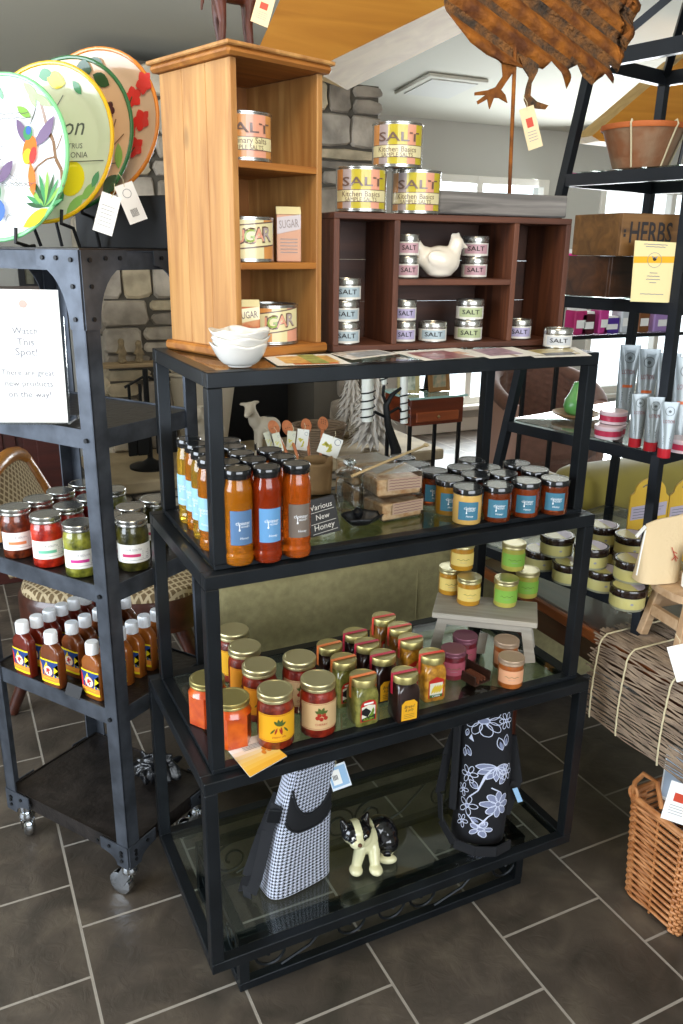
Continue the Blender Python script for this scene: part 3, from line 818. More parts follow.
# ================================================================ JARS
def jar_profile(r, h, neck, nz, base=.004):
    return [(r*.80, 0), (r*.95, .0015), (r, base), (r, nz-.012), (r*.97, nz-.006), (neck*1.04, nz), (neck, nz+.004), (neck, h)]
def lidmesh(mb, r, z0, h, m, ridges=True, top=None):
    p = [(r*.97, z0), (r, z0+.001)]
    if ridges: p += [(r, z0+h*.3), (r*.985, z0+h*.38), (r, z0+h*.46), (r, z0+h*.85)]
    p += [(r, z0+h*.88), (r*.96, z0+h), (r*.86, z0+h), (r*.84, z0+h-.0006)]
    mb.lathe(p, m, seg=28)
def jar(name, label, cat, pos, rot, r, h, lid_h, content, lid_m, lab=None, group=None, neck=None, nz=None, ridges=True, head=None, headm=None, hexa=False):
    root = empty(name, pos, rot); tag(root, label, cat, group)
    neck = neck or r*.9; nz = nz or h-lid_h-.006
    b = MB()
    seg = 6 if hexa else 26
    pf = jar_profile(r, h-lid_h*.4, neck, nz)
    if hexa:
        b.lathe([(r*.92, 0), (r, .003), (r, nz-.012)], content, seg=6, smooth=False, caps=True)
        b.lathe([(r*.985, nz-.012), (neck, nz), (neck, h-lid_h*.4)], content, seg=24)
    elif head:
        b.lathe([q for q in pf if q[1] <= head]+[(r, head)], content, seg=seg)
        b.lathe([(r, head)]+[q for q in pf if q[1] > head], headm, seg=seg, caps=False)
    else: b.lathe(pf, content, seg=seg)
    b.build('glass_jar', root)
    b = MB(); lidmesh(b, neck*1.09, h-lid_h, lid_h, lid_m, ridges); b.build('lid', root)
    if lab:
        b = MB(); lab(b, r+.0007); b.build('paper_label', root)
    return root
def content(name, c1, c2=None, trans=0, vs=60, rough=.35, bump=.0):
    return M(name, c1, rough=rough, coat=1, trans=trans, col2=c2, vscale=vs, ior=1.4, coatr=.03, bump=bump, bscale=50)

# pickled goods on the cart's third shelf
pk = [('brown relish', content('brown_relish', '#2e0f08', '#7a3416', bump=.3)), ('red tomato', content('red_tomato_chunks', '#7a0f08', '#c93218', vs=45, bump=.4)),
      ('green pickle', content('green_pickles', '#3f430f', '#9a9a38', vs=40, bump=.4)), ('dark olive pickle', content('dark_olives', '#1d1f0a', '#4f4b18', vs=45, bump=.4))]
pkm = dict(pk)
def pklab(bar, glyph='OUR SOUTH'):
    mb_ = M('label_bar_'+bar.strip('#'), bar, rough=.6)
    def f(b, r):
        fn = cylmap(r+.0005); cylpatch(b, r, .023, .066, r*1.35, m_white)
        b.text(glyph, m_grey, fn, -.004, .054, w=.038)
        crect(b, fn, -.03, .012, .037, .044, mb_)
        for k in range(4):
            for (xa, xb) in ((.016, .034),): b.flat([(xa, .049-.005*k), (xb-.002*(k % 2), .049-.005*k), (xb-.002*(k % 2), .048-.005*k), (xa, .048-.005*k)], m_grey, fn)
        crect(b, fn, -.034, .034, .0292, .030, m_grey, 12)
    return f
colx = [.0, .1, .2, .302]; rowy = [.045, .116, .188, .262]
PR_ = .0358; PH = .121
bars = {0: '#e08a5a', 1: '#6fc0a0', 2: '#c83a8c', 3: '#c83a6c'}
desc = {(1, 0): ('brown relish', 0), (2, 0): ('red tomato', 1), (3, 0): ('green pickle', 2), (1, 1): ('brown relish', 0), (2, 1): ('red tomato', 1), (3, 1): ('dark olive pickle', 2), (1, 2): ('brown relish', 0), (2, 2): ('red tomato', 1), (3, 2): ('dark olive pickle', 3), (1, 3): ('red tomato', 1), (2, 3): ('green pickle', 2), (3, 3): ('dark olive pickle', 3)}
rown = ['front row', 'second row back', 'third row back', 'back row']; coln = {1: 'left column', 2: 'middle column', 3: 'column beside the corner post'}
for (ci, ri), (k, bc) in desc.items():
    x = colx[ci]+(0 if ri == 0 else (-.008*ri if ci < 3 else -.0+.01)); y = rowy[ri]
    p = cw(x, y, CZ[2]-.0035)
    jar('pickle_jar', '%s jar on the cart, %s, %s' % (k, rown[ri], coln[ci]), 'jar', p, face_cam(p, extra=.15), PR_, PH, .016, pkm[k], m_tin, pklab(bars[bc]), 'mason jars of pickles on the cart', neck=.0322, nz=.099)
p = cw(colx[3]+.07, .13, CZ[2]-.0035)
jar('pickle_jar', 'dark olive pickle jar directly right of the corner post on the cart', 'jar', p, face_cam(p, extra=.1), PR_, PH, .016, pkm['dark olive pickle'], m_tin, pklab(bars[3]), 'mason jars of pickles on the cart', neck=.0322, nz=.099)

# hot sauce flasks on the cart's lowest shelf
m_cap = M('white_plastic_cap', '#e4e6e8', rough=.35, coat=.3)
m_lab_y = M('label_yellow', '#e9d31e', rough=.45); m_lab_b = M('label_blue', '#23407e', rough=.45); m_lab_o = M('label_orange', '#e8903a', rough=.45); m_lab_r = M('label_red', '#c92b22', rough=.45); m_lab_w = M('label_white_disc', '#f4e6d4', rough=.45)
def flask(label, p, rot, body, accent):
    root = empty('hot_sauce_bottle', p, rot); tag(root, label, 'bottle', 'flasks of hot sauce on the cart')
    W_, D_ = .031, .0145
    b = MB()
    prof = [(.92, 0), (1, .003), (1, .083), (.97, .092), (.80, .101), (.52, .108)]
    def sq(r, z, n=24):
        out = []
        for k in range(n):
            a = 2*pi*k/n; c_, s_ = math.cos(a), math.sin(a); e = .45
            out.append((math.copysign(abs(c_)**e, c_)*W_*r, math.copysign(abs(s_)**e, s_)*D_*(r if r > .9 else (r+.35 if r < .75 else r)), z))
        return out
    rings = [sq(r, z) for r, z in prof]
    rings.append([(.0115*math.cos(2*pi*k/24), .0115*math.sin(2*pi*k/24), .112) for k in range(24)])
    rings.append([(.0105*math.cos(2*pi*k/24), .0105*math.sin(2*pi*k/24), .12) for k in range(24)])
    vs = [q for r_ in rings for q in r_]; n = 24
    fs = [(i*n+k, i*n+(k+1) % n, (i+1)*n+(k+1) % n, (i+1)*n+k) for i in range(len(rings)-1) for k in range(n)]+[tuple(range(n-1, -1, -1)), tuple((len(rings)-1)*n+k for k in range(n))]
    b.add(vs, fs, body, True); b.build('glass_flask', root)
    b = MB(); b.lathe([(.0145, .113), (.0158, .114), (.0158, .138), (.014, .142), (.001, .142)], m_cap, seg=18); b.build('cap', root)
    b = MB(); lw = .0285
    def fn(u, v_): return (u, -D_*.985-.0012+(abs(u)/W_)**6*.004, v_)
    def panel(x0, x1, z0, z1, m, o=0):
        b.grid(6, 1, lambda a, c: (lambda q: (q[0], q[1]-o, q[2]))(fn(x0+(x1-x0)*a, z0+(z1-z0)*c)), m)
    panel(-lw, lw, .012, .074, m_lab_y); panel(-lw, lw, .018, .070, m_lab_b, .0003); panel(-lw, lw, .018, .031, m_lab_o, .0005)
    f2 = lambda u, v_: (lambda q: (q[0], q[1]-.0008, q[2]))(fn(u, v_)); f3 = lambda u, v_: (lambda q: (q[0], q[1]-.0011, q[2]))(fn(u, v_)); f4 = lambda u, v_: (lambda q: (q[0], q[1]-.0014, q[2]))(fn(u, v_))
    b.flat([(-lw, .068), (-lw, .03), (-.012, .034)], m_lab_r if accent else m_lab_o, f2); b.flat([(.012, .03), (lw, .066), (.018, .058), (lw, .05), (.016, .04), (lw, .034)], m_lab_y, f2)
    b.flat([(-.005, .069), (-.018, .045), (.0, .05)], m_lab_y, f2)
    b.flat(circle(-.001, .045, .0135, n=18), m_lab_o, f2); b.flat(circle(-.001, .045, .0125, n=18), m_lab_w, f3)
    for q in ([leaf(-.001, .046, .009, .0022, .5+k*1.05) for k in range(5)]+[leaf(-.001, .047, .012, .002, -1.57)]): b.flat(q, m_lab_r, f4)
    for q in strip([(-.018+.004*k, .024+.002*(k % 2)) for k in range(10)], .0014): b.flat(q, m_lab_y, f3)
    b.build('printed_label', root)
    return root
sauce_r = content('red_hot_sauce', '#571509', '#6b1e0c', vs=20); sauce_b = content('brown_hot_sauce', '#5f2c10', '#713a16', vs=20); sauce_o = content('orange_hot_sauce', '#834516', '#935319', vs=20)
rows = [('left file', .112, [.02+.038*k for k in range(7)], sauce_r, 1, 'dark red'), ('middle file', .208, [.02+.052*k if k == 0 else .036+.042*k for k in range(6)], sauce_b, 0, 'brown'), ('right file', .325, [.034+.04*k for k in range(6)], sauce_o, 1, 'orange brown')]
ordn = ['frontmost', 'second from front', 'third from front', 'fourth from front', 'fifth from front', 'sixth from front', 'rearmost']
for rn, x, ys, m, ac, cn in rows:
    for k, y in enumerate(ys):
        p = cw(x+random.uniform(-.002, .002), y, CZ[1]-.0035)
        flask('%s hot sauce flask, %s of the %s' % (cn, ordn[k] if k < len(ys)-1 else 'rearmost', rn), p, crot+random.uniform(-.05, .05)+.02, m, ac)
# black folded price card
b = MB(); b.add([(-.025, 0, 0), (.025, 0, 0), (.025, .012, .026), (-.025, .012, .026), (.025, .024, 0), (-.025, .024, 0)], [(0, 1, 2, 3), (3, 2, 4, 5)], m_black)
o = b.build('price_card', loc=PZ(72, 697, CZ[1]-.003), rotz=R(-57)); md = o.modifiers.new('s', 'SOLIDIFY'); md.thickness = .0012
tag(o, 'small black folded card standing between the hot sauce flasks', 'card')

# crumpled black plastic bag on the deck
def crump():
    sh = []
    for k in range(34):
        a = random.uniform(0, 6.28); d = random.uniform(0, .055); sh.append(('e', (d*math.cos(a), d*.7*math.sin(a), .02+random.uniform(0, .05)*(1-d/.06)), (random.uniform(.022, .042), random.uniform(.004, .008), random.uniform(.012, .024)), (random.uniform(-1, 1), random.uniform(-1, 1), a)))
    return sh
m_plastic = M('shiny_black_plastic', '#131417', rough=.3, coat=.3, bump=.8, bscale=40)
o = blob('plastic_bag', crump(), [m_plastic], voxel=.003, loc=PZ(157, 776, CZ[0]+.004), smooth_it=1); tag(o, 'small crumpled shiny black plastic bag on the cart deck', 'bag')
# ================================================================ TALL BOTTLES AND JARS, TOP TIER
zb1 = Z2+.0092
m_h = [M('honey_amber', '#e88a1c', rough=.05, trans=.7, ior=1.38, coat=.4), M('honey_dark_red', '#b03a12', rough=.05, trans=.6, ior=1.38, coat=.4), M('honey_orange', '#f0701a', rough=.05, trans=.7, ior=1.38, coat=.4), M('honey_gold', '#f2bd3a', rough=.05, trans=.8, ior=1.38, coat=.4)]
lab_cols = {'slate blue': '#4f6f94', 'sky blue': '#5f92c0', 'taupe': '#6d6259', 'pale blue': '#8fbcd0'}
def honey_bottle(label, p, rot, hm, lc):
    root = empty('honey_bottle', p, rot); tag(root, label, 'bottle', 'tall honey bottles with black caps')
    r = .0255; h = .172
    b = MB(); b.lathe([(r*.75, 0), (r*.93, .001), (r, .006), (r, .018), (r*.95, .022), (r*.95, .026), (r, .030), (r, .132), (r*.985, .138), (r*.94, .144), (r*.87, .149), (r*.85, .158)], hm, seg=28); b.build('glass_bottle', root)
    b = MB(); lidmesh(b, r*.96, .156, .016, m_blacklid, False); b.build('cap', root)
    b = MB(); ml = M('honey_label_'+lc.replace(' ', '_'), lab_cols[lc], rough=.5); rr = r+.0006
    cylpatch(b, rr, .040, .102, .0215, ml); fn = cylmap(rr+.0005)
    b.text('cloister', m_whiteink, fn, .002, .080, w=.027); b.text('HONEY', m_whiteink, fn, .006, .0735, w=.017)
    for q in strip([(-.005, .078), (-.005, .069)], .0012): b.flat(q, m_whiteink, fn)
    b.flat(circle(-.005, .068, .0016, .0022, n=8), m_whiteink, fn)
    b.text('Honey', m_whiteink, fn, .004, .052, w=.016, shear=.2)
    b.build('paper_label', root)
    return root
hb = [((237, 468), 0, 'slate blue', 'nearest the left corner post, slate blue label'), ((266.5, 466), 1, 'sky blue', 'dark red honey, bright blue label, middle of the front row'), ((296.5, 462.5), 2, 'taupe', 'orange honey with taupe label, right end of the front row'),
      ((253, 458.5), 1, 'sky blue', 'second row, behind the gap between the two blue labelled bottles'), ((282, 455.5), 2, 'taupe', 'second row, directly behind the taupe labelled bottle'), ((241, 452), 0, 'slate blue', 'third row, centre of the cluster'), ((269.5, 449), 2, 'taupe', 'rearmost at the right of the cluster'),
      ((233, 445.5), 1, 'sky blue', 'fourth row, just right of the corner post'), ((228, 439.5), 0, 'sky blue', 'rearmost beside the corner post, under the cubby'), ((226, 461), 0, 'slate blue', 'hidden just behind the corner post'),
      ((188.5, 438), 3, 'pale blue', 'pale gold honey, rearmost of the left file'), ((197, 443), 0, 'pale blue', 'amber honey, second from the back of the left file'), ((203.5, 449.5), 3, 'pale blue', 'gold honey, third from the back of the left file'), ((210.5, 457.5), 0, 'pale blue', 'amber honey, frontmost of the left file')]
left_file = 10
for i, ((qx, qy), k, lc, ds) in enumerate(hb):
    p = PZ(qx, qy, zb1+.172); p.z = zb1
    honey_bottle('tall honey bottle, '+ds, p, face_cam(p)+(.25 if i < left_file else -.75), m_h[k], lc)
# short honey jars
m_sh = [M('honey_creamed', '#c9a25a', rough=.2, coat=.8), M('honey_brown', '#7a3414', rough=.08, trans=.45, coat=.4), M('honey_rust', '#96401a', rough=.08, trans=.45, coat=.4), M('honey_deep_gold', '#b98324', rough=.1, trans=.4, coat=.4)]
m_teal = M('teal_label', '#3a6f86', rough=.5)
def shlab(b, r):
    cylpatch(b, r, .012, .050, .0215, m_teal); fn = cylmap(r+.0005)
    b.text('cloister', m_whiteink, fn, .003, .038, w=.025); b.text('HONEY', m_whiteink, fn, .006, .0325, w=.016)
    for q in strip([(-.004, .036), (-.004, .029)], .0011): b.flat(q, m_whiteink, fn)
    b.flat(circle(-.004, .0275, .0015, .002, n=8), m_whiteink, fn); b.text('Honey', m_whiteink, fn, .003, .020, w=.015, shear=.2)
sj = [(468.4, 485, 0, 'pale creamed honey in the front row'), (498.3, 483, 1, 'brown honey, second in the front row'), (526.6, 479, 2, 'rust honey, third in the front row'), (555.7, 476.8, 1, 'brown honey, right end of the front row beside the post'),
      (450, 477, 3, 'deep gold honey at the left front'), (475.7, 472.7, 1, 'second row, behind the creamed honey'), (503.6, 471.5, 2, 'second row, third from the left'), (535, 467.8, 1, 'second row, right end'), (487, 465.7, 2, 'third row, middle'), (461, 465.7, 1, 'third row, left'),
      (516.7, 461.5, 1, 'back row, right'), (471.6, 458.4, 2, 'back row, middle'), (402, 456, 3, 'back corner behind the honeycomb boxes'), (416, 462.5, 1, 'behind the upper honeycomb box'), (434, 469, 1, 'against the right side of the honeycomb boxes')]
for qx, qy, k, ds in sj:
    p = PZ(qx, qy, zb1+.078); p.z = zb1
    jar('honey_jar', 'short honey jar, '+ds, 'jar', p, face_cam(p, extra=.12), .0300, .076, .013, m_sh[k], m_blacklid, shlab, 'short honey jars with black lids', neck=.0285, nz=.060, ridges=False)

# kraft sack of honey dippers with hang tags
m_kraft = M('kraft_bag', '#8a6b44', rough=.8, var=.15, vscale=15)
p = PZ(316, 492, zb1)
bag = empty('kraft_bag', p, R(-18)); tag(bag, 'brown kraft sack filled with wooden spoons on the glass shelf', 'bag')
b = MB()
def bagf(u, v_):
    a = 2*pi*u; r1 = .034*(1+.12*v_); w_ = .03*math.sin(a*7)*.06
    c_, s_ = math.cos(a), math.sin(a); e = .55
    return (math.copysign(abs(c_)**e, c_)*(r1+w_), math.copysign(abs(s_)**e, s_)*(r1*.8+w_), .0015+.075*v_+(.004*math.sin(a*5) if v_ > .99 else 0))
b.grid(40, 6, bagf, m_kraft); b.box((0, 0, .003), (.055, .045, .003), m_kraft)
o = b.build('sack', bag); md = o.modifiers.new('s', 'SOLIDIFY'); md.thickness = .001
m_spoon = wood('terracotta_stained_wood', '#b5683f', '#c97d50', 'z', rough=.5, scale=30, knots=False)
def spoon(px, py, bx_, by_, yaw, label, slots=False, hh=.125):
    top = PZ(px, py, zb1+hh)
    base = Vector((p.x, p.y, zb1+.006)) + Vector((bx_, by_, 0))
    d = (top-base); L = d.length
    root = empty('wooden_spoon', base); tag(root, label, 'spoon', 'wooden spoons in the kraft sack')
    z_ = d.normalized(); y_ = Vector((.25, .95, 0)); y_ = (y_ - z_*y_.dot(z_)).normalized(); x_ = y_.cross(z_)
    b = MB(); b.X = Matrix((x_, y_, z_)).transposed().to_4x4()
    b.tube([(0, 0, 0), (0, 0, L*.5), (0, 0, L*.86)], .0035, m_spoon, rr=[.0028, .0034, .0045], seg=8)
    b.prism(circle(0, L-.006, .013, .021, n=18), -.003, .002, m_spoon, lambda u, v_, t: (u, t, v_))
    for k in range(9 if slots else 3): 
        b.flat(circle(-.005+.005*(k % 3), L-.008+.006*(k//3), .0013, n=6), m_ink, lambda u, v_: (u, -.0035, v_))
    b.build('spoon_body', root)
spoon(273, 426, -.022, .01, 0, 'short terracotta wooden spoon at the left of the kraft sack')
spoon(287, 426, -.01, .02, 0, 'terracotta wooden spoon second from the left in the kraft sack')
spoon(306, 424, .0, .018, 0, 'terracotta wooden spoon behind the white card in the kraft sack')
spoon(323, 422, .004, -.004, 0, 'tallest terracotta slotted spoon standing forward in the kraft sack', True, .128)
def card_deco(b, fn, w_, h_):
    m1 = M('card_yellow_sprig', '#c9c04a', rough=.6)
    for k in range(7): b.flat(leaf(-w_*.1+.003*(k % 3), -h_*.35+k*h_*.07, w_*.32, w_*.07, .6+k*.5, 4), m1, fn)
    for q in strip(circle(w_*.28, h_*.3, w_*.14, n=12), w_*.03): b.flat(q, m_grey, fn)
for k, (qx, qy, ww, hh, ln, dd) in enumerate(((330, 446, .05, .045, .35, 0), (303, 440, .028, .05, .12, .012), (292, 441, .02, .045, .1, .02), (279, 443, .018, .045, -.25, .025), (270, 441, .014, .04, -.3, .03))):
    q = PZ(qx, qy, zb1+.098)
    hang_tag('hang_card', q+Vector((0, dd*.3, 0)), ww, hh, ln, (-.35, -.9, .12), ['large white', 'tall white', 'narrow white', 'small pale', 'smallest pale'][k]+' card with yellow sprigs tucked in the kraft sack', 'card', '#e6e4d8' if k < 2 else '#cfcdb4', card_deco)
# slate sign
m_slate = M('black_slate', '#1d1b1a', rough=.6, bump=.2, bscale=60); m_chalk = M('chalk', '#c9c6be', rough=.9)
q = PZ(326, 536, zb1+.002)
b = MB(); b.X = Euler((-.22, 0, 0)).to_matrix().to_4x4() @ Matrix.Rotation(-.12, 4, 'Y')
b.box((0, 0, .040), (.062, .005, .072), m_slate, bev=.001); fn = lambda u, v_: (u, -.0032, v_)
for s_, z, w_ in (('Various', .060, .046), ('New', .040, .028), ('Honey', .019, .042)): b.text(s_, m_chalk, fn, 0, z, w=w_, shear=.15, rot=.05)
for z in (.051, .029, .010): 
    for qd in strip([(-.026, z-.002), (.026, z+.001)], .0008): b.flat(qd, m_chalk, fn)
o = b.build('chalk_sign', loc=q, rotz=R(-4)); tag(o, 'small black chalk sign leaning against the kraft sack', 'sign')
# crystal candy jar
p = PZ(349, 511, zb1)
cj = empty('crystal_jar', p); tag(cj, 'faceted clear glass jar with knob lid beside the chalk sign', 'jar')
m_crys = thin_glass('cut_crystal', (.90, .91, .90, 1), rough=.02, refl=3.5)
b = MB(); b.lathe([(.020, 0), (.026, .003), (.029, .012), (.030, .04), (.029, .068), (.024, .076), (.026, .080)], m_crys, seg=10, smooth=False); b.build('body', cj)
b = MB(); b.lathe([(.030, .0805), (.031, .086), (.022, .093), (.009, .097), (.007, .1)], m_crys, seg=10, smooth=False)
for k in range(5): b.lathe([(.001, -.008), (.007, -.004), (.008, 0), (.006, .005), (.001, .008)], m_crys, (.007*math.cos(k*1.257), .007*math.sin(k*1.257), .107), 8, False)
b.build('lid', cj)
# black leaf dish
p = PZ(360, 525, zb1)
b = MB()
def dish(u, v_):
    a = 2*pi*u; rr = .036*(1+.22*math.cos(5*a)*.6+.35*max(0, math.cos(a))**4)
    r = rr*v_; return (r*math.cos(a), r*.72*math.sin(a), .0015+.018*v_**3+.006*max(0, math.sin(a))*v_**4)
b.grid(50, 8, dish, m_iron); b.lathe([(.003, .004), (.009, .008), (.010, .016), (.004, .022), (.001, .023)], m_iron, (.006, .024, .004), 10)
o = b.build('leaf_dish', loc=p+Vector((0, 0, .0005))); md = o.modifiers.new('s', 'SOLIDIFY'); md.thickness = .002; md.offset = 1
tag(o, 'black cast iron leaf shaped dish in front of the crystal jar', 'dish')
# honeycomb boxes
m_comb = M('honeycomb', '#dcc19a', rough=.3, col2='#b98a5a', vscale=70, coat=.5)
def comb_box(p, rot, label, glare):
    root = empty('honeycomb_box', p, rot); tag(root, label, 'box', 'clear boxes of honeycomb')
    b = MB(); b.box((0, 0, .020), (.098, .074, .034), m_comb, bev=.003); b.build('honeycomb_slab', root)
    b = MB(); b.box((0, 0, .0255), (.106, .082, .049), thin_glass('cloudy_clear_plastic', (.95, .94, .92, 1), rough=.12, refl=3.2), bev=.004); bo = b.build('plastic_box', root)
    b = MB(); fn = lambda u, v_: (u, -.0418, v_)
    b.flat([(-.030, .040), (.048, .040), (.048, .015), (-.030, .015)], M('faint_box_print', '#a58d78', rough=.4), fn)
    for k in range(4): 
        for qd in strip([(-.026+.005*j, .036-.006*k+.0012*(j % 2)) for j in range(15)], .0014): b.flat(qd, M('box_print_ink', '#6d4a48', rough=.5), lambda u, v_: (u, -.0422, v_))
    b.build('front_label', root)
pc = PZ(402, 521, zb1)+Vector((0, .045, 0))
comb_box(pc+Vector((.002, 0, 0)), R(6), 'clear honeycomb box at the bottom front of the stack', 0)
comb_box(pc+Vector((-.002, .0, .0512)), R(-3), 'clear honeycomb box lying on top of the front one', 0)
comb_box(pc+Vector((.0, .1, 0)), R(-5), 'clear honeycomb box at the bottom of the rear stack', 1)
comb_box(pc+Vector((-.012, .1, .0512)), R(2), 'clear honeycomb box on top of the rear stack', 1)
b = MB(); b.tube([PZ(352, 476, zb1+.112), PZ(385, 462, zb1+.112), PZ(424, 446, zb1+.112)], .0028, wood('pale_wood_stick', '#b79a68', '#cbb084', 'x', scale=20, knots=False), seg=8)
b.lathe([(.004, -.004), (.0075, 0), (.004, .004)], MATS['pale_wood_stick'], PZ(426, 445, zb1+.112), 10)
tag(b.build('honey_dipper'), 'long pale wooden honey dipper lying across the honeycomb boxes', 'honey dipper')

# ================================================================ JAMS ON THE MIDDLE TIER
zb2 = Z3+.0092
c_pep = content('red_pepper_jelly', '#4d1206', '#8a2a10', vs=55, bump=.2); c_cher = content('cherry_preserve', '#5a1008', '#9a2d18', vs=45, bump=.3)
m_ly = M('label_bright_yellow', '#e0a51c', rough=.55); m_lo = M('label_deep_orange', '#d08414', rough=.55); m_lc = M('label_buff', '#c9a97c', rough=.55)
m_chili = M('chili_red', '#a02a18', rough=.5); m_leafg = M('small_leaf_green', '#4a5a22', rough=.5)
def mlab(bg, art):
    def f(b, r):
        fn = cylmap(r+.0005); cylpatch(b, r, .020, .080, r*1.25, bg, 16)
        if art == 'pepper':
            for k, (x, y, a) in enumerate(((-.004, .052, -1.9), (.003, .054, -1.4), (.0, .05, -1.2), (-.008, .05, -2.3), (.009, .052, -.9))): b.flat(leaf(x, y, .016, .002, a, 4), m_chili if k < 3 else m_leafg, fn)
            for k in range(4): b.flat(leaf(0, .055, .016, .003, .5+k*.6, 4), m_leafg, fn)
            b.text('pepper jelly', m_chili, fn, 0, .031, w=.028)
        elif art == 'cherry':
            for x, y in ((-.008, .048), (.0, .045), (.009, .047), (-.004, .054), (.005, .054)): b.flat(circle(x, y, .0045, n=12), m_chili, fn)
            for a in (.4, 1.2, 2.0, 2.7): b.flat(leaf(0, .057, .015, .0035, a, 4), m_leafg, fn)
            b.text('CHERRY', m_chili, fn, 0, .033, w=.026)
        for z in (.0775, .0225): crect(b, fn, -r*1.1, r*1.1, z, z+.0007, m_chili, 14)
    return f
m_headg = content('clear_jar_neck', '#7a3a20', trans=.3)
big = [(275, 688, c_pep, m_ly, 'pepper', 'yellow pepper label, front row behind the leaflet'), (318, 677.5, c_cher, m_lc, 'cherry', 'buff cherry label, front row centre'), (259, 664, c_pep, m_lo, 'pepper', 'deep orange label, second in the left diagonal file'),
       (244.5, 645.5, c_pep, m_lo, 'pepper', 'deep orange label, third in the left diagonal file'), (233, 629, c_pep, m_ly, 'pepper', 'yellow label, rearmost of the left diagonal file'), (299.3, 656.3, c_cher, m_lc, 'cherry', 'buff label, directly behind the cherry jar')]
for qx, qy, c_, lb, ar, ds in big:
    p = PZ(qx, qy, zb2+.118); p.z = zb2
    jar('jam_jar', 'large red jam jar, '+ds, 'jar', p, face_cam(p, extra=.2), .0365, .118, .017, c_, m_gold, mlab(lb, ar), 'large jam jars with gold lids', neck=.0325, nz=.094)
c_marm = content('orange_marmalade', '#b23c07', '#cf5a12', vs=40)
def marm_lab(b, r):
    rr = r*.87; fn = lambda u, v_: (rr*.5*1.0+u*.87, -rr*.0-.0, v_)
for qx, qy, ds in ((231, 696, 'front one beside the leaflet'), (207, 677, 'rear one behind the corner post')):
    p = PZ(qx, qy, zb2+.100); p.z = zb2
    j = jar('marmalade_jar', 'hexagonal bright orange marmalade jar with gold lid, '+ds, 'jar', p, face_cam(p, extra=.3), .040, .100, .014, c_marm, m_golddark, None, 'hexagonal marmalade jars', neck=.033, nz=.082, hexa=True)
    b = MB(); a0 = -pi/6; nx, ny = math.cos(a0), math.sin(a0); tx, ty = -ny, nx; rr = .040*.866+.0006
    b.flat(circle(0, .045, .012, .017, n=20), M('brown_oval_label', '#6b2d0a', rough=.5), lambda u, v_: (nx*rr+tx*u, ny*rr+ty*u, v_)); b.build('oval_label', j)

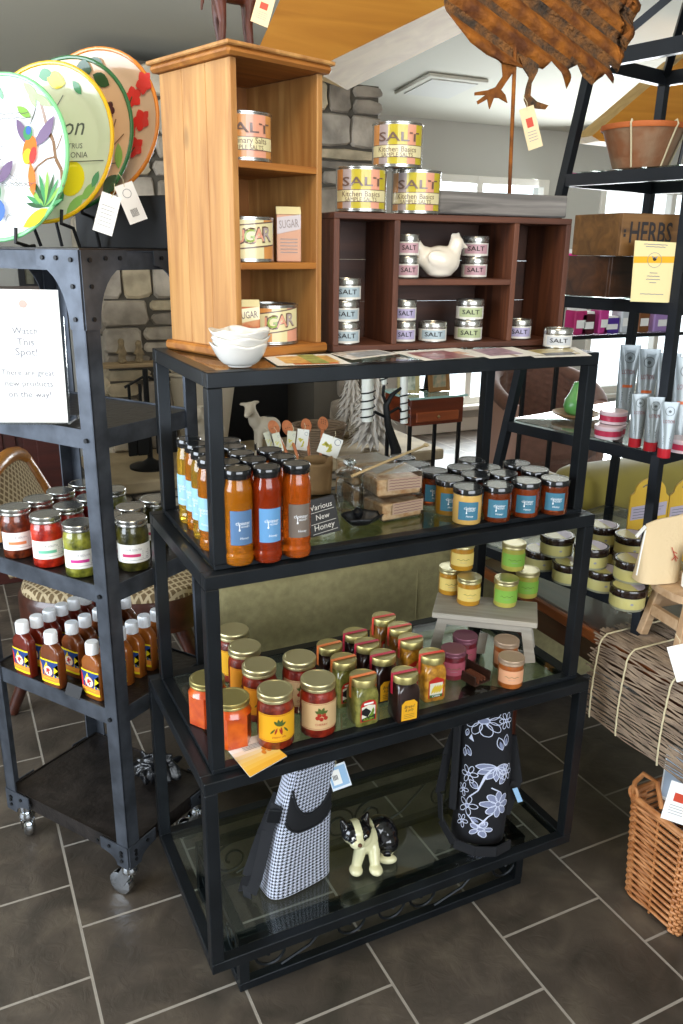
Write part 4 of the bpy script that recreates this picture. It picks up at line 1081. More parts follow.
# square jars with ribbon seals
def squarish(r, z, e=.28, n=32):
    out = []
    for k in range(n):
        a = 2*pi*k/n+pi/4; c_, s_ = math.cos(a), math.sin(a)
        out.append((math.copysign(abs(c_)**e, c_)*r, math.copysign(abs(s_)**e, s_)*r, z))
    return out
def relish(label, p, rot, content_m, ribbon, lab_kind):
    root = empty('relish_jar', p, rot); tag(root, label, 'jar', 'square relish jars with ribbon seals')
    r = .0265; b = MB()
    rings = [squarish(r*.93, 0), squarish(r, .004), squarish(r, .066), squarish(r*.93, .074)]
    n = 32
    rings += [[(.0255*math.cos(2*pi*k/n+pi/4), .0255*math.sin(2*pi*k/n+pi/4), z) for k in range(n)] for z in (.081, .092)]
    vs = [q for r_ in rings for q in r_]
    fs = [(i*n+k, i*n+(k+1) % n, (i+1)*n+(k+1) % n, (i+1)*n+k) for i in range(len(rings)-1) for k in range(n)]+[tuple(range(n-1, -1, -1)), tuple((len(rings)-1)*n+k for k in range(n))]
    b.add(vs, fs, content_m, True); b.build('glass_jar', root)
    b = MB(); lidmesh(b, .0285, .088, .016, m_golddark, False); b.build('lid', root)
    mr_ = M('ribbon_'+ribbon.strip('#'), ribbon, rough=.5)
    b = MB(); w_ = .0045
    pts = [(-.0288, .060), (-.0292, .090), (-.0282, .1046), (.0282, .1046), (.0292, .090), (.0288, .064)]
    vs = [(x, s_, z) for x, z in pts for s_ in (-w_, w_)]; b.add(vs, [(2*i, 2*i+1, 2*i+3, 2*i+2) for i in range(5)], mr_)
    o = b.build('ribbon_seal', root); md = o.modifiers.new('s', 'SOLIDIFY'); md.thickness = .0005
    b = MB(); y_ = -r-.0006
    f1 = lambda u, v_: (u, y_, v_); f2 = lambda u, v_: (u, y_-.0004, v_); f3 = lambda u, v_: (u, y_-.0007, v_)
    if lab_kind == 'photo':
        b.flat([(-.018, .012), (.018, .012), (.018, .050), (.013, .058), (0, .061), (-.013, .058), (-.018, .050)], M('relish_label_red', '#b5261d', rough=.5), f1)
        b.flat([(-.0155, .014), (.0155, .014), (.0155, .046), (0, .050), (-.0155, .046)], M('relish_label_white', '#dcd9c6', rough=.5), f2)
        b.flat([(-.0155, .014), (.0155, .014), (.0155, .026), (-.0155, .020)], M('relish_label_dark', '#1d2a18', rough=.5), f3)
        b.flat([(-.0155, .030), (-.002, .022), (.006, .034), (-.006, .044), (-.0155, .040)], m_black, f3)
        for k, (x, y, a) in enumerate(((.004, .026, .8), (.009, .028, 1.4), (.0, .024, .3))): b.flat(leaf(x, y, .014, .003, a, 4), M('pickle_green', '#6f8f2c', rough=.5), lambda u, v_: (u, y_-.001, v_))
        b.flat([(-.011, .051), (.011, .051), (.011, .055), (-.011, .055)], m_white, f3)
        b.text('RELISH', M('relish_lime', '#9fc02c', rough=.5), lambda u, v_: (u, y_-.001, v_), 0, .0175, w=.022)
    elif lab_kind == 'corn':
        b.flat([(-.018, .010), (.018, .010), (.018, .052), (0, .060), (-.018, .052)], M('relish_label_red', '#b5261d', rough=.5), f1)
        b.flat([(-.0155, .018), (.0155, .018), (.0155, .046), (-.0155, .046)], M('relish_label_white', '#dcd9c6', rough=.5), f2)
        for k in range(4): b.flat(leaf(-.012+.006*k, .020, .024, .0035, 1.1, 4), M('corn_yellow', '#d9b93a', rough=.5), f3)
        b.flat([(-.0155, .011), (.0155, .011), (.0155, .018), (-.0155, .018)], M('relish_leaf', '#3c5a20', rough=.5), f2)
        b.text('CORN', m_whiteink, f3, 0, .0145, w=.018)
    else:
        b.flat([(-.018, .006), (.018, .006), (.018, .044), (.010, .052), (-.010, .052), (-.018, .044)], M('label_bright_yellow', '#e0a51c', rough=.5), f1)
        b.text('Bread', m_ink, f2, 0, .038, w=.022, shear=.2); b.text('& jelly', m_ink, f2, 0, .029, w=.02, shear=.2)
        for k in range(3): b.flat([(-.012, .020-.004*k), (.012, .020-.004*k), (.012, .0193-.004*k), (-.012, .0193-.004*k)], m_ink, f2)
    b.build('printed_label', root)
    return root
c_g = content('green_relish', '#5a5a22', '#8f8a45', vs=60, bump=.3); c_d = content('dark_jelly', '#180b08', '#2c1510', vs=30); c_y = content('corn_relish', '#8a5a14', '#c98f2a', vs=80, bump=.3); c_br = content('amber_relish', '#7a4a12', '#a8702a', vs=60)
OR_, PK_, CO_ = '#e0793a', '#b51f3a', '#dc4a38'
sq = [(363, 675, c_g, OR_, 'photo', 'green relish with orange ribbon, front left'), (404.7, 671.7, c_d, PK_, 'plain', 'dark jelly with crimson ribbon and yellow label, front centre'), (432, 653, c_y, CO_, 'corn', 'corn relish with coral ribbon, front right'),
      (410.8, 638, c_y, CO_, 'corn', 'corn relish with coral ribbon, second in the right file'), (399.7, 626, c_br, CO_, 'corn', 'amber relish with coral ribbon, third in the right file'), (383.9, 616, c_br, CO_, 'corn', 'amber relish with coral ribbon, rearmost in the right file'),
      (382.9, 654, c_d, PK_, 'plain', 'dark jelly with crimson ribbon, second in the middle file'), (367, 642.4, c_d, PK_, 'plain', 'dark jelly with crimson ribbon, third in the middle file'), (355.3, 632, c_d, PK_, 'plain', 'dark jelly with crimson ribbon, rearmost in the middle file'),
      (343.5, 658, c_g, OR_, 'photo', 'green relish with orange ribbon, second in the left file'), (329.5, 644, c_d, OR_, 'photo', 'dark relish with orange ribbon, rearmost in the left file')]
for qx, qy, c_, rb, lk, ds in sq:
    p = PZ(qx, qy, zb2+.104); p.z = zb2
    relish(ds+' of the square jars', p, face_cam(p, extra=.5), c_, rb, lk)

# small grey wooden riser stool with jars on and under it
m_gw = wood('grey_weathered_wood', '#8d8578', '#aaa294', 'x', rough=.7, scale=16, knots=False)
sx0, sy0 = 1.005, 1.325
A1 = PZ(432, 613, zb2+.112); A2 = PZ(537.7, 624, zb2+.112)
ang = math.atan2((A2-A1).y, (A2-A1).x); Ls = (A2-A1).xy.length
st = empty('riser_stool', (A1.x, A1.y, zb2), ang); tag(st, 'small grey weathered wooden riser stool on the middle tier', 'stool')
SD = .125
b = MB(); b.box((Ls/2, SD/2, .106), (Ls, SD, .014), m_gw, bev=.002); b.build('top_board', st)
for i, x in enumerate((.026, Ls-.026)):
    for y in (.022, SD-.022):
        s_ = -1 if i == 0 else 1
        b = MB(); b.beam((x+s_*.018, y, 0.001), (x, y, .099), .010, .024, m_gw, up=(1, 0, 0)); b.build('leg', st)
b = MB(); b.box((Ls/2, .022, .088), (Ls-.055, .008, .02), m_gw); b.box((Ls/2, SD-.022, .088), (Ls-.055, .008, .02), m_gw); b.build('apron', st)
stz = zb2+.1135
c_hon = content('honey_yellow_jelly', '#a8741a', '#c08a24', vs=15); c_grn = content('pale_green_jelly', '#a09a3c', '#b8ae50', vs=15); c_pink = content('rosy_jelly', '#5a1720', '#7a2430', vs=20); c_pch = content('peach_butter', '#8f4a1c', '#b5672c', vs=30)
m_l1, m_l2, m_l3, m_l4 = M('label_butter', '#dcc06a', rough=.55), M('label_lime', '#7fae42', rough=.55), M('label_rose', '#9a4a58', rough=.55), M('label_peach', '#d9a07a', rough=.55)
def small_lab(bg):
    def f(b, r):
        fn = cylmap(r+.0005); cylpatch(b, r, .014, .046, r*1.2, bg, 12)
        for qd in strip([(-.016+.004*k, .031+.0018*math.sin(k*2)) for k in range(9)], .0009): b.flat(qd, m_leafg, fn)
        for qd in strip([(-.008+.004*k, .024) for k in range(5)], .0006): b.flat(qd, m_grey, fn)
    return f
SJ = dict(r=.0285, h=.070, lid_h=.013)
def small(px, py, zz, cm, lm, lid, ds, dz=0):
    p = PZ(px, py, zz+SJ['h']); p.z = zz
    return p, jar('jelly_jar', ds, 'jar', p, face_cam(p, extra=.15), SJ['r'], SJ['h'], SJ['lid_h'], cm, lid, small_lab(lm), 'small jelly jars on and under the riser stool', neck=.0272, nz=.054)
pa, _ = small(469.7, 575.8, stz, c_hon, m_l1, m_gold, 'amber jelly jar with butter yellow label at the front of the stool')
pb_, _ = small(451, 566, stz, c_hon, m_l1, m_gold, 'amber jelly jar with butter yellow label at the left rear of the stool')
pm = (pa+pb_)/2+Vector((.012, .02, 0)); pm = PZ(463, 541, stz+.1415); pm.z = stz+.0712
jar('jelly_jar', 'amber jelly jar stacked on top of the two yellow labelled jars', 'jar', pm, face_cam(pm, extra=.15), .0285, .070, .013, c_hon, m_gold, small_lab(m_l1), 'small jelly jars on and under the riser stool', neck=.0272, nz=.054)
pa, _ = small(506.8, 577.4, stz, c_grn, m_l2, m_gold, 'green labelled jelly jar at the front right of the stool')
pb_, _ = small(528.0, 569, stz, c_grn, m_l2, m_gold, 'green labelled jelly jar at the right rear of the stool')
pm = PZ(514.5, 541.5, stz+.1415); pm.z = stz+.0712
jar('jelly_jar', 'green labelled jelly jar stacked on top of the other two', 'jar', pm, face_cam(pm, extra=.15), .0285, .070, .013, c_grn, m_gold, small_lab(m_l2), 'small jelly jars on and under the riser stool', neck=.0272, nz=.054)
m_pinklid = M('mauve_printed_lid', '#7a4a58', rough=.35, metal=.3)
small(453.6, 648, zb2, c_pink, m_l3, m_pinklid, 'rosy jelly jar with mauve lid, front left under the stool')
small(465.4, 634.7, zb2, c_pink, m_l3, m_pinklid, 'rosy jelly jar with mauve lid, rear left under the stool')
m_tanlid = M('tan_printed_lid', '#a8917a', rough=.35, metal=.3)
small(511.8, 656, zb2, c_pch, m_l4, m_tanlid, 'peach jar with tan lid in front of the stool at the right')
small(506.8, 639, zb2, c_pch, m_l4, m_tanlid, 'peach jar with tan lid under the stool at the right')
# dark wooden tray with cinnamon sticks, and a small tag board behind it
m_dkw = wood('dark_brown_wood', '#2a1710', '#3f2418', 'y', rough=.5, scale=20, knots=False)
p = PZ(480, 683, zb2)
tr = empty('wooden_scoop', p, R(12)); tag(tr, 'dark wooden scoop tray with little sticks in front of the stool', 'scoop')
b = MB(); b.box((0, .03, .003), (.05, .075, .004), m_dkw); b.box((-.024, .03, .014), (.004, .075, .022), m_dkw); b.box((.024, .03, .014), (.004, .075, .022), m_dkw); b.box((0, .066, .020), (.05, .004, .034), m_dkw); b.build('tray', tr)
for k in range(6):
    b = MB(); b.tube([(-.014+.005*k, -.008+.004*(k % 2), .008+.002*(k % 3)), (-.008+.004*k, .045, .010+.002*(k % 2))], .0025, M('cinnamon_bark', '#5f3420', rough=.7), seg=6); b.build('stick', tr)
b = MB(); b.X = Euler((-.15, .25, 0)).to_matrix().to_4x4(); b.box((0, 0, .028), (.026, .004, .052), m_gw, bev=.001)
tag(b.build('wooden_tag', loc=PZ(487, 660, zb2+.002)+Vector((0, .03, 0))), 'small grey wooden tag leaning under the riser stool', 'tag')
# leaflet at the front corner
lf = MB(); LP = [PZ(222, 744, zb2), PZ(250, 778, zb2), PZ(287, 757, zb2), PZ(262, 735, zb2)]
zz_ = Z3+.0102
LP = [Vector((q.x, q.y, 0)) for q in LP]; cc = sum(LP, Vector())/4
def lfm(u, v_): a = LP[0].lerp(LP[1], v_); b_2 = LP[3].lerp(LP[2], v_); q = a.lerp(b_2, u)-cc; return (q.x, q.y, .0012)
lf.prism([(0, 0), (1, 0), (1, 1), (0, 1)], 0, .0006, m_white, lambda u, v_, t: (lambda q: (q[0], q[1], t))(lfm(u, v_)))
for k in range(6): lf.flat([(0, .36+.1*k), (1, .36+.1*k), (1, .46+.1*k+.04), (0, .46+.1*k+.04)] if k < 5 else [(0, .86), (1, .86), (1, 1), (0, 1)], M('leaflet_tint_%d' % k, ['#efe4d2', '#efdcae', '#f0d28a', '#f0c86a', '#eec052', '#e8b03c'][k], rough=.5), lambda u, v_: (lambda q: (q[0], q[1], q[2]+.0001*k))(lfm(u, v_)))
lf.text('Jams', m_grey, lambda u, v_: (lambda q: (q[0], q[1], .0016))(lfm(u, v_)), .45, .14, w=.3)
for k in range(4): lf.flat([(.3, .26+.04*k), (.9, .26+.04*k), (.9, .272+.04*k), (.3, .272+.04*k)], m_grey, lambda u, v_: (lambda q: (q[0], q[1], .0019))(lfm(u, v_)))
for x, y in ((.72, .5), (.8, .58), (.66, .6)): lf.flat(circle(x, y, .05, .07, n=10), M('leaflet_fruit', '#d9892c', rough=.5), lambda u, v_: (lambda q: (q[0], q[1], .002))(lfm(u, v_)))
tag(lf.build('leaflet', loc=(cc.x, cc.y, zz_)), 'white and yellow leaflet lying at the front left corner of the middle tier', 'leaflet')
# ================================================================ ON THE TOP GLASS
m_p1 = wood('pine_boards', '#9a6836', '#c29256', 'z', rough=.5, scale=16, c3='#b07e46')
m_p2 = wood('pine_shelf_boards', '#8a5220', '#b57834', 'x', rough=.5, scale=14)
tw = empty('pine_cubby', (.478, 1.412, Z1), R(17.5)); tag(tw, 'tall narrow pine cubby shelf standing on the top glass', 'shelf unit')
TWW, TWD, TWH = .225, .238, .512
bw, bd = .205, .218; ox, oy = .010, .010; th = .013
def part(name, parent, fn):
    b = MB(); fn(b); return b.build(name, parent)
part('base_molding', tw, lambda b: (b.box((TWW/2, TWD/2, .009), (TWW, TWD, .018), m_p2, bev=.004)))
for k in range(3):
    y0_ = oy+bd*k/3
    part('side_panel', tw, lambda b: b.box((ox+th/2, y0_+bd/6, .018+(TWH-.038)/2), (th, bd/3-.0008, TWH-.038), m_p1, bev=.001))
part('side_panel', tw, lambda b: b.box((ox+bw-th/2, oy+bd/2, .018+(TWH-.038)/2), (th, bd, TWH-.038), m_p1, bev=.001))
part('back_panel', tw, lambda b: b.box((ox+bw/2, oy+bd-.004, .018+(TWH-.038)/2), (bw-2*th, .008, TWH-.038), wood('dark_pine_back', '#6b3f18', '#8a5524', 'z', scale=14)))
for z in (.163, .331):
    part('shelf', tw, lambda b: b.box((ox+bw/2, oy+bd/2-.004, z), (bw-2*th, bd-.008, .012), m_p2, bev=.001))
part('top_cap', tw, lambda b: (b.box((TWW/2, TWD/2, TWH-.012), (TWW+.006, TWD+.006, .014), m_p2, bev=.005), b.box((TWW/2, TWD/2, TWH-.0025), (TWW+.014, TWD+.014, .007), m_p1, bev=.002)))
def twp(x, y, z):
    c_, s_ = math.cos(R(17.5)), math.sin(R(17.5)); return Vector((.478+x*c_-y*s_, 1.412+x*s_+y*c_, Z1+z))
# tins
P_ = dict(mauve='#a99a98', yellow='#b9a828', pink='#d99a80', buff='#d9cfa0', brown='#6b5348', orange='#c98a4a', green='#8fa84a')
pm_ = {k: M('tin_print_'+k, v, rough=.3, coat=.4) for k, v in P_.items()}
def big_tin(label, p, rot, r, h, word, sub, cols, group, slant=0):
    root = empty('tin', p, rot); tag(root, label, 'tin', group)
    b = MB(); b.lathe([(r*.98, 0), (r*1.02, .001), (r*1.02, .003), (r, .004), (r, h-.004), (r*1.02, h-.003), (r*1.02, h-.001), (r*.98, h), (r*.95, h), (r*.94, h-.003), (.001, h-.003)], m_tin, seg=40); b.build('can', root)
    b = MB(); rr = r+.0005; half = r*1.18; n = len(cols); fn = cylmap(rr+.0006)
    for k, c_ in enumerate(cols):
        u0 = -half+2*half*(k+.5)/n; cylpatch(b, rr, .006, h-.006, half/n, pm_[c_], 5, u0=u0)
    if slant:
        b.flat([(-half*.98, h*.36), (half*.98, h*.72), (half*.98, h*.28), (-half*.98, h*-.0+.012)], pm_['brown'], fn) if False else None
        hw = half*.97
        for (o1, o2, m_) in ((.30, .84, pm_['brown']), (.33, .81, pm_['buff'])):
            nseg = 12
            b.grid(nseg, 1, lambda u, v_: (lambda U, V: cylmap(rr+(.0008 if m_ is pm_['brown'] else .0012))(U, V))(-hw+2*hw*u, h*(o1+(o2-o1)*v_)+slant*(u-.5)*h*.2), m_)
        fn2 = lambda u, v_: cylmap(rr+.0018)(u, v_+slant*u/(2*hw)*h*.2); fn3 = lambda u, v_: cylmap(rr+.0022)(u, v_+slant*u/(2*hw)*h*.2)
        for k, ch in enumerate(word):
            x = -hw*.80+2*hw*.80*(k+.5)/len(word); b.text(ch, pm_['brown'], fn2, x, h*.57, h=h*.36, w=None)
            b.text(ch, pm_[['mauve', 'pink', 'green', 'pink', 'mauve'][k % 5]], fn3, x+.0006, h*.572, h=h*.29)
    else:
        b.text(word, pm_['brown'], cylmap(rr+.0012), .004, h*.66, w=r*1.75, h=h*.20)
        b.grid(12, 1, lambda u, v_: cylmap(rr+.0008)(-half*.98+2*half*.98*u, h*.22+h*.26*v_), pm_['buff'])
        b.text(sub, pm_['brown'], cylmap(rr+.0014), .0, h*.39, w=r*1.6); b.text('SAMPLE SALTS', pm_['brown'], cylmap(rr+.0014), .0, h*.27, w=r*1.3)
        for z in (.22, .48):
            b.grid(12, 1, lambda u, v_: cylmap(rr+.001)(-half*.98+2*half*.98*u, h*z-.0006+.0012*v_), pm_['brown'])
    b.build('printed_wrap', root)
    return root
ctop = 1.611
CR0 = Vector((.697, 1.468, 0)); CA = R(-5)
def crp(x, y, z): return CR0 + Vector((x*math.cos(CA)-y*math.sin(CA), x*math.sin(CA)+y*math.cos(CA), z))
cols3 = ['orange', 'mauve', 'yellow', 'yellow', 'pink', 'yellow']
for (qx, zz, ds) in ((361, ctop+.001, 'left of the pair standing on the crate'), (416, ctop+.001, 'right of the pair standing on the crate'), (396, ctop+.001+.083, 'stacked on top of the other two')):
    q = PY(qx, 190, 1.50 if zz > ctop+.05 else 1.535); q.z = zz
    q.y = 1.52; q.x = PY(qx, 190, 1.52).x
    big_tin('yellow and pink striped salt tin, '+ds, q, face_cam(q, extra=-.0), .0495, .0815, 'SALT', 'Kitchen Basics', cols3, 'striped salt tins stacked on the crate')
q = twp(.076, .066, .338); big_tin('green and pink salt tin on the top shelf of the pine cubby', q, face_cam(q)+.1, .050, .080, 'SALT', 'Imaginary Salts', ['green', 'yellow', 'orange', 'pink', 'pink', 'orange'], None)
q = twp(.076, .064, .1695); big_tin('sugar tin on the middle shelf of the pine cubby', q, face_cam(q)+.1, .050, .078, 'SUGAR', '', ['buff', 'buff', 'buff', 'orange'], None, slant=.7)
q = twp(.130, .156, .1695); big_tin('second sugar tin standing behind the front one in the pine cubby', q, face_cam(q)+.4, .044, .072, 'SUGAR', '', ['buff', 'buff', 'green', 'orange'], None, slant=.7)
q = twp(.132, .066, .0185); big_tin('large sugar tin on the bottom shelf of the pine cubby', q, face_cam(q)+.05, .053, .074, 'SUGAR', '', ['pink', 'orange', 'buff', 'pink'], None, slant=1)
q = twp(.066, .155, .0185); big_tin('rear sugar tin at the left of the bottom pine shelf', q, face_cam(q)+.3, .036, .062, 'SUGAR', '', ['orange', 'green', 'yellow'], None, slant=1)
def carton(label, p, rot, w_, d_, h_, body, band, word):
    root = empty('sugar_carton', p, rot); tag(root, label, 'carton')
    b = MB(); b.box((0, 0, h_*.43), (w_, d_, h_*.86), body, bev=.0015)
    b.add([(-w_/2, -d_/2, h_*.86), (w_/2, -d_/2, h_*.86), (w_/2, d_/2, h_*.86), (-w_/2, d_/2, h_*.86), (-w_/2, 0, h_), (w_/2, 0, h_)], [(0, 1, 5, 4), (2, 3, 4, 5), (1, 2, 5), (3, 0, 4)], pm_['buff']); b.build('paper_box', root)
    b = MB(); y_ = -d_/2-.0006; fn = lambda u, v_: (u, y_, v_)
    b.flat([(-w_*.48, h_*.50), (w_*.48, h_*.60), (w_*.48, h_*.86), (-w_*.48, h_*.80)], pm_[band], fn)
    b.text(word, pm_['brown'], lambda u, v_: (u, y_-.0005, v_), 0, h_*.69, w=w_*.8, h=h_*.15, rot=.1)
    for k in range(5): b.flat([(-w_*.35, h_*(.42-.06*k)), (w_*.35, h_*(.42-.06*k)), (w_*.35, h_*(.405-.06*k)), (-w_*.35, h_*(.405-.06*k))], pm_['brown'], fn)
    b.build('printed_panel', root)
q = twp(.157, .040, .170); carton('pink and grey sugar carton on the middle pine shelf', q, face_cam(q)+.1, .046, .024, .098, M('carton_pink', '#c99a80', rough=.6), 'mauve', 'SUGAR')
q = twp(.048, .028, .019); carton('orange printed carton at the left of the bottom pine shelf', q, face_cam(q)+.1, .044, .024, .085, M('carton_orange', '#b5582c', rough=.6, col2='#d9b080', vscale=40), 'buff', 'SUGAR')

# ---- old wooden crate of cubbies
m_c1 = wood('old_crate_wood', '#3d1e10', '#6b3a20', 'x', rough=.6, scale=14, c3='#532b17'); m_c2 = wood('old_crate_wood_upright', '#3d1e10', '#6b3d24', 'z', rough=.6, scale=14, c3='#532b17')
m_c3 = wood('old_crate_back', '#2c150b', '#4a2816', 'x', rough=.6, scale=10)
cr = empty('wooden_crate', (CR0.x, CR0.y, Z1), CA); tag(cr, 'old dark wooden divided crate lying on its side on the top glass', 'crate')
KW, KD, KH = .535, .150, .261; t_ = .012
part('bottom_board', cr, lambda b: b.box((KW/2, KD/2, t_/2), (KW, KD, t_), m_c1, bev=.001))
part('top_board', cr, lambda b: b.box((KW/2, KD/2, KH-t_/2), (KW, KD, t_), m_c1, bev=.001))
for x in (t_/2, .132, .402, KW-t_/2):
    part('divider' if .1 < x < .5 else 'end_board', cr, lambda b: b.box((x, KD/2-.003, KH/2), (t_, KD-.006, KH-2*t_), m_c2, bev=.001))
part('middle_shelf', cr, lambda b: b.box((.267, KD/2-.003, .133), (.258, KD-.006, .012), m_c1, bev=.001))
part('back_boards', cr, lambda b: [b.box((KW/2, KD+.0025, .001+(KH-.002)*(k+.5)/3), (KW-.001, .005, (KH-.002)/3-.0006), m_c3) for k in range(3)])
tint = {'blue': '#9fb0b8', 'pink': '#b9929a', 'lav': '#a7a0c0', 'green': '#a9b58a', 'plain': '#b9bcc0'}
def small_tin(label, p, rot, t, r=.0245, h=.042):
    root = empty('small_tin', p, rot); tag(root, label, 'tin', 'small salt tins in and by the crate')
    b = MB(); b.lathe([(r*.94, 0), (r*.97, .001), (r*.97, h*.70)], m_tin, seg=28); b.build('can', root)
    b = MB(); b.lathe([(r, h*.68), (r*1.01, h*.70), (r*1.01, h*.96), (r*.97, h), (r*.85, h), (r*.83, h-.0015), (.001, h-.0015)], m_tin, seg=28); b.build('lid', root)
    b = MB(); ml = M('tin_label_'+t, tint[t], rough=.4); mw = M('tin_label_edge', '#d6d2c8', rough=.4)
    cylpatch(b, r*.97+.0005, h*.06, h*.66, r*1.4, mw, 12); cylpatch(b, r*.97+.0009, h*.16, h*.60, r*.95, ml, 12, u0=.004)
    b.text('SALT', m_ink, cylmap(r*.97+.0015), .003, h*.40, w=r*1.3, h=h*.22); b.build('paper_label', root)
def st_at(x, y, z, t, label, r=.0245, h=.042, ex=0):
    p = crp(x, y, z); small_tin(label, p, face_cam(p)+ex, t, r, h)
zb_ = Z1+t_+.0005; zm = Z1+.1395; H_ = .0425
for k, (dx, ds) in enumerate(((0.002, 'bottom'), (0, 'middle'), (.003, 'top'))): st_at(.040+dx, .04, zb_+k*H_, 'blue', 'small silver salt tin, %s of the three in the left crate cubby' % ds, r=.0290)
st_at(.152+.02, .035, zm, 'pink', 'small salt tin, lower one at the left of the white hen', r=.0240); st_at(.152+.02, .035, zm+H_, 'pink', 'small salt tin, upper one at the left of the white hen', r=.0228)
st_at(.342, .062, zm, 'pink', 'pink labelled salt tin, lower one at the right of the white hen', r=.0275); st_at(.341, .062, zm+H_, 'pink', 'pink labelled salt tin, upper one at the right of the white hen', r=.0285)
st_at(.150+.02, .035, zb_, 'lav', 'lavender salt tin, lower one at the left of the bottom crate cubby', r=.0240); st_at(.150+.02, .035, zb_+H_, 'lav', 'lavender salt tin, upper one at the left of the bottom crate cubby', r=.0240)
st_at(.236, .035, zb_, 'blue', 'single wide salt tin in the middle of the bottom crate cubby', r=.0300, h=.040)
st_at(.324, .040, zb_, 'green', 'green labelled salt tin, lower one at the right of the bottom crate cubby', r=.0300); st_at(.325, .040, zb_+H_, 'green', 'green labelled salt tin, upper one at the right of the bottom crate cubby', r=.0295)
st_at(.445, .032, zb_, 'lav', 'single small salt tin in the right crate cubby', r=.0270)
p = PZ(557, 347, Z1+.0015); small_tin('white labelled salt tin standing alone at the right end of the top glass', p, face_cam(p)-.0, 'plain', .0300, .040)
# white ceramic hen
m_hen = M('cream_ceramic', '#ddd4c4', rough=.25, coat=.5)
q = crp(.245, .034, zm+.001)
hs_ = [('e', (0, 0, .027), (.036, .025, .026)), ('e', (-.024, 0, .032), (.022, .014, .018), (0, .6, 0)), ('c', (-.034, 0, .042), (-.044, 0, .062), .010, .005), ('c', (.020, 0, .034), (.027, 0, .052), .016, .012), ('e', (.028, 0, .057), (.013, .012, .012)), ('c', (.037, 0, .055), (.048, 0, .050), .0055, .0025),
       ('e', (.022, 0, .068), (.005, .003, .006)), ('e', (.030, 0, .069), (.005, .003, .006)), ('e', (.0, 0, .008), (.024, .020, .008)), ('e', (-.006, -.020, .03), (.023, .007, .014), (0, .3, 0))]
hen = blob('ceramic_hen', hs_, [m_hen], voxel=.0022, loc=q, rotz=CA-.15); hen.scale = (1.2, 1.05, 1.2); tag(hen, 'cream ceramic hen between the salt tins in the crate', 'figurine')
# bowls
m_bowl = M('white_ceramic', '#dcd8d0', rough=.25, coat=.6)
bp_ = PZ(240, 366, Z1+.0012)
for k in range(3):
    b = MB(); zt_ = .036
    def bf(u, v_):
        a = 2*pi*u; rr = .021+(.0285+.001*k)*(v_**.62)*1.0; wv = 1+.035*math.sin(5*a+k)*v_**3
        return (rr*wv*math.cos(a), rr*wv*math.sin(a), .002+zt_*v_**1.15+.0025*math.sin(5*a+k*1.3)*v_**4)
    b.grid(50, 10, bf, m_bowl); b.lathe([(.0205, 0.0), (.0215, .0022), (.001, .0022)], m_bowl, seg=50)
    o = b.build('white_bowl', loc=bp_+Vector((.001*k, 0, .0115*k)), rotz=k*.8); md = o.modifiers.new('s', 'SOLIDIFY'); md.thickness = .0016; md.offset = -1
    tag(o, 'white ruffled ceramic bowl, %s of the stack of three beside the pine cubby' % ['bottom', 'middle', 'top'][k], 'bowl', 'stacked white bowls')
# leaflets on the top glass
def sheet(pts, label, cols, z, nm='leaflet', curl=0):
    W = [PZ(x, y, z) for x, y in pts]; c_ = sum(W, Vector())/4
    def fn(u, v_): q = W[0].lerp(W[1], u).lerp(W[3].lerp(W[2], u), v_)-c_; return q
    b = MB(); b.grid(6, 4, lambda u, v_: (lambda q: (q.x, q.y, .0004+curl*v_*v_*.01))(fn(u, v_)), m_white)
    n = len(cols)
    for k, cc_ in enumerate(cols):
        rnd = random.Random(k*7+len(label)); u0, u1 = rnd.uniform(0, .55), rnd.uniform(.6, 1); v0, v1 = rnd.uniform(.02, .5), rnd.uniform(.55, .98)
        b.flat([(u0, v0), (u1, v0), (u1, v1), (u0, v1)], M('leaflet_print_'+cc_.strip('#'), cc_, rough=.4, coat=.3, col2='#%02x%02x%02x' % tuple(min(255, int(int(cc_[i:i+2], 16)*1.35)) for i in (1, 3, 5)), vscale=50), lambda u, v_: (lambda q: (q.x, q.y, .0006+.0002*k+curl*v_*v_*.01))(fn(u, v_)))
    o = b.build(nm, loc=c_); return tag(o, label, 'leaflet', 'printed leaflets on the top glass')
zt_ = Z1+.0006
sheet([(262, 356), (278, 366), (352, 364), (330, 354)], 'orange and white leaflet lying beside the white bowls', ['#c9642c', '#d9a060', '#8a9a5a'], zt_)
sheet([(330, 353.5), (352, 360), (400, 354), (372, 349)], 'white leaflet lying in front of the left end of the crate', ['#b9b0a8', '#9aa0a8'], zt_+.001)
sheet([(392, 352), (425, 361), (500, 356), (455, 348)], 'pink printed leaflet lying in front of the middle of the crate', ['#b5706a', '#c9947a', '#8a5a60'], zt_)
sheet([(462, 350), (490, 359), (545, 355), (512, 347)], 'buff leaflet lying in front of the right cubby of the crate', ['#b9a58a', '#a08a9a'], zt_+.001)
sheet([(518, 351), (535, 358), (592, 356), (575, 347)], 'dark photo leaflet under the lone salt tin', ['#5a564a', '#a89a6a', '#3d3a36'], zt_-.0003)

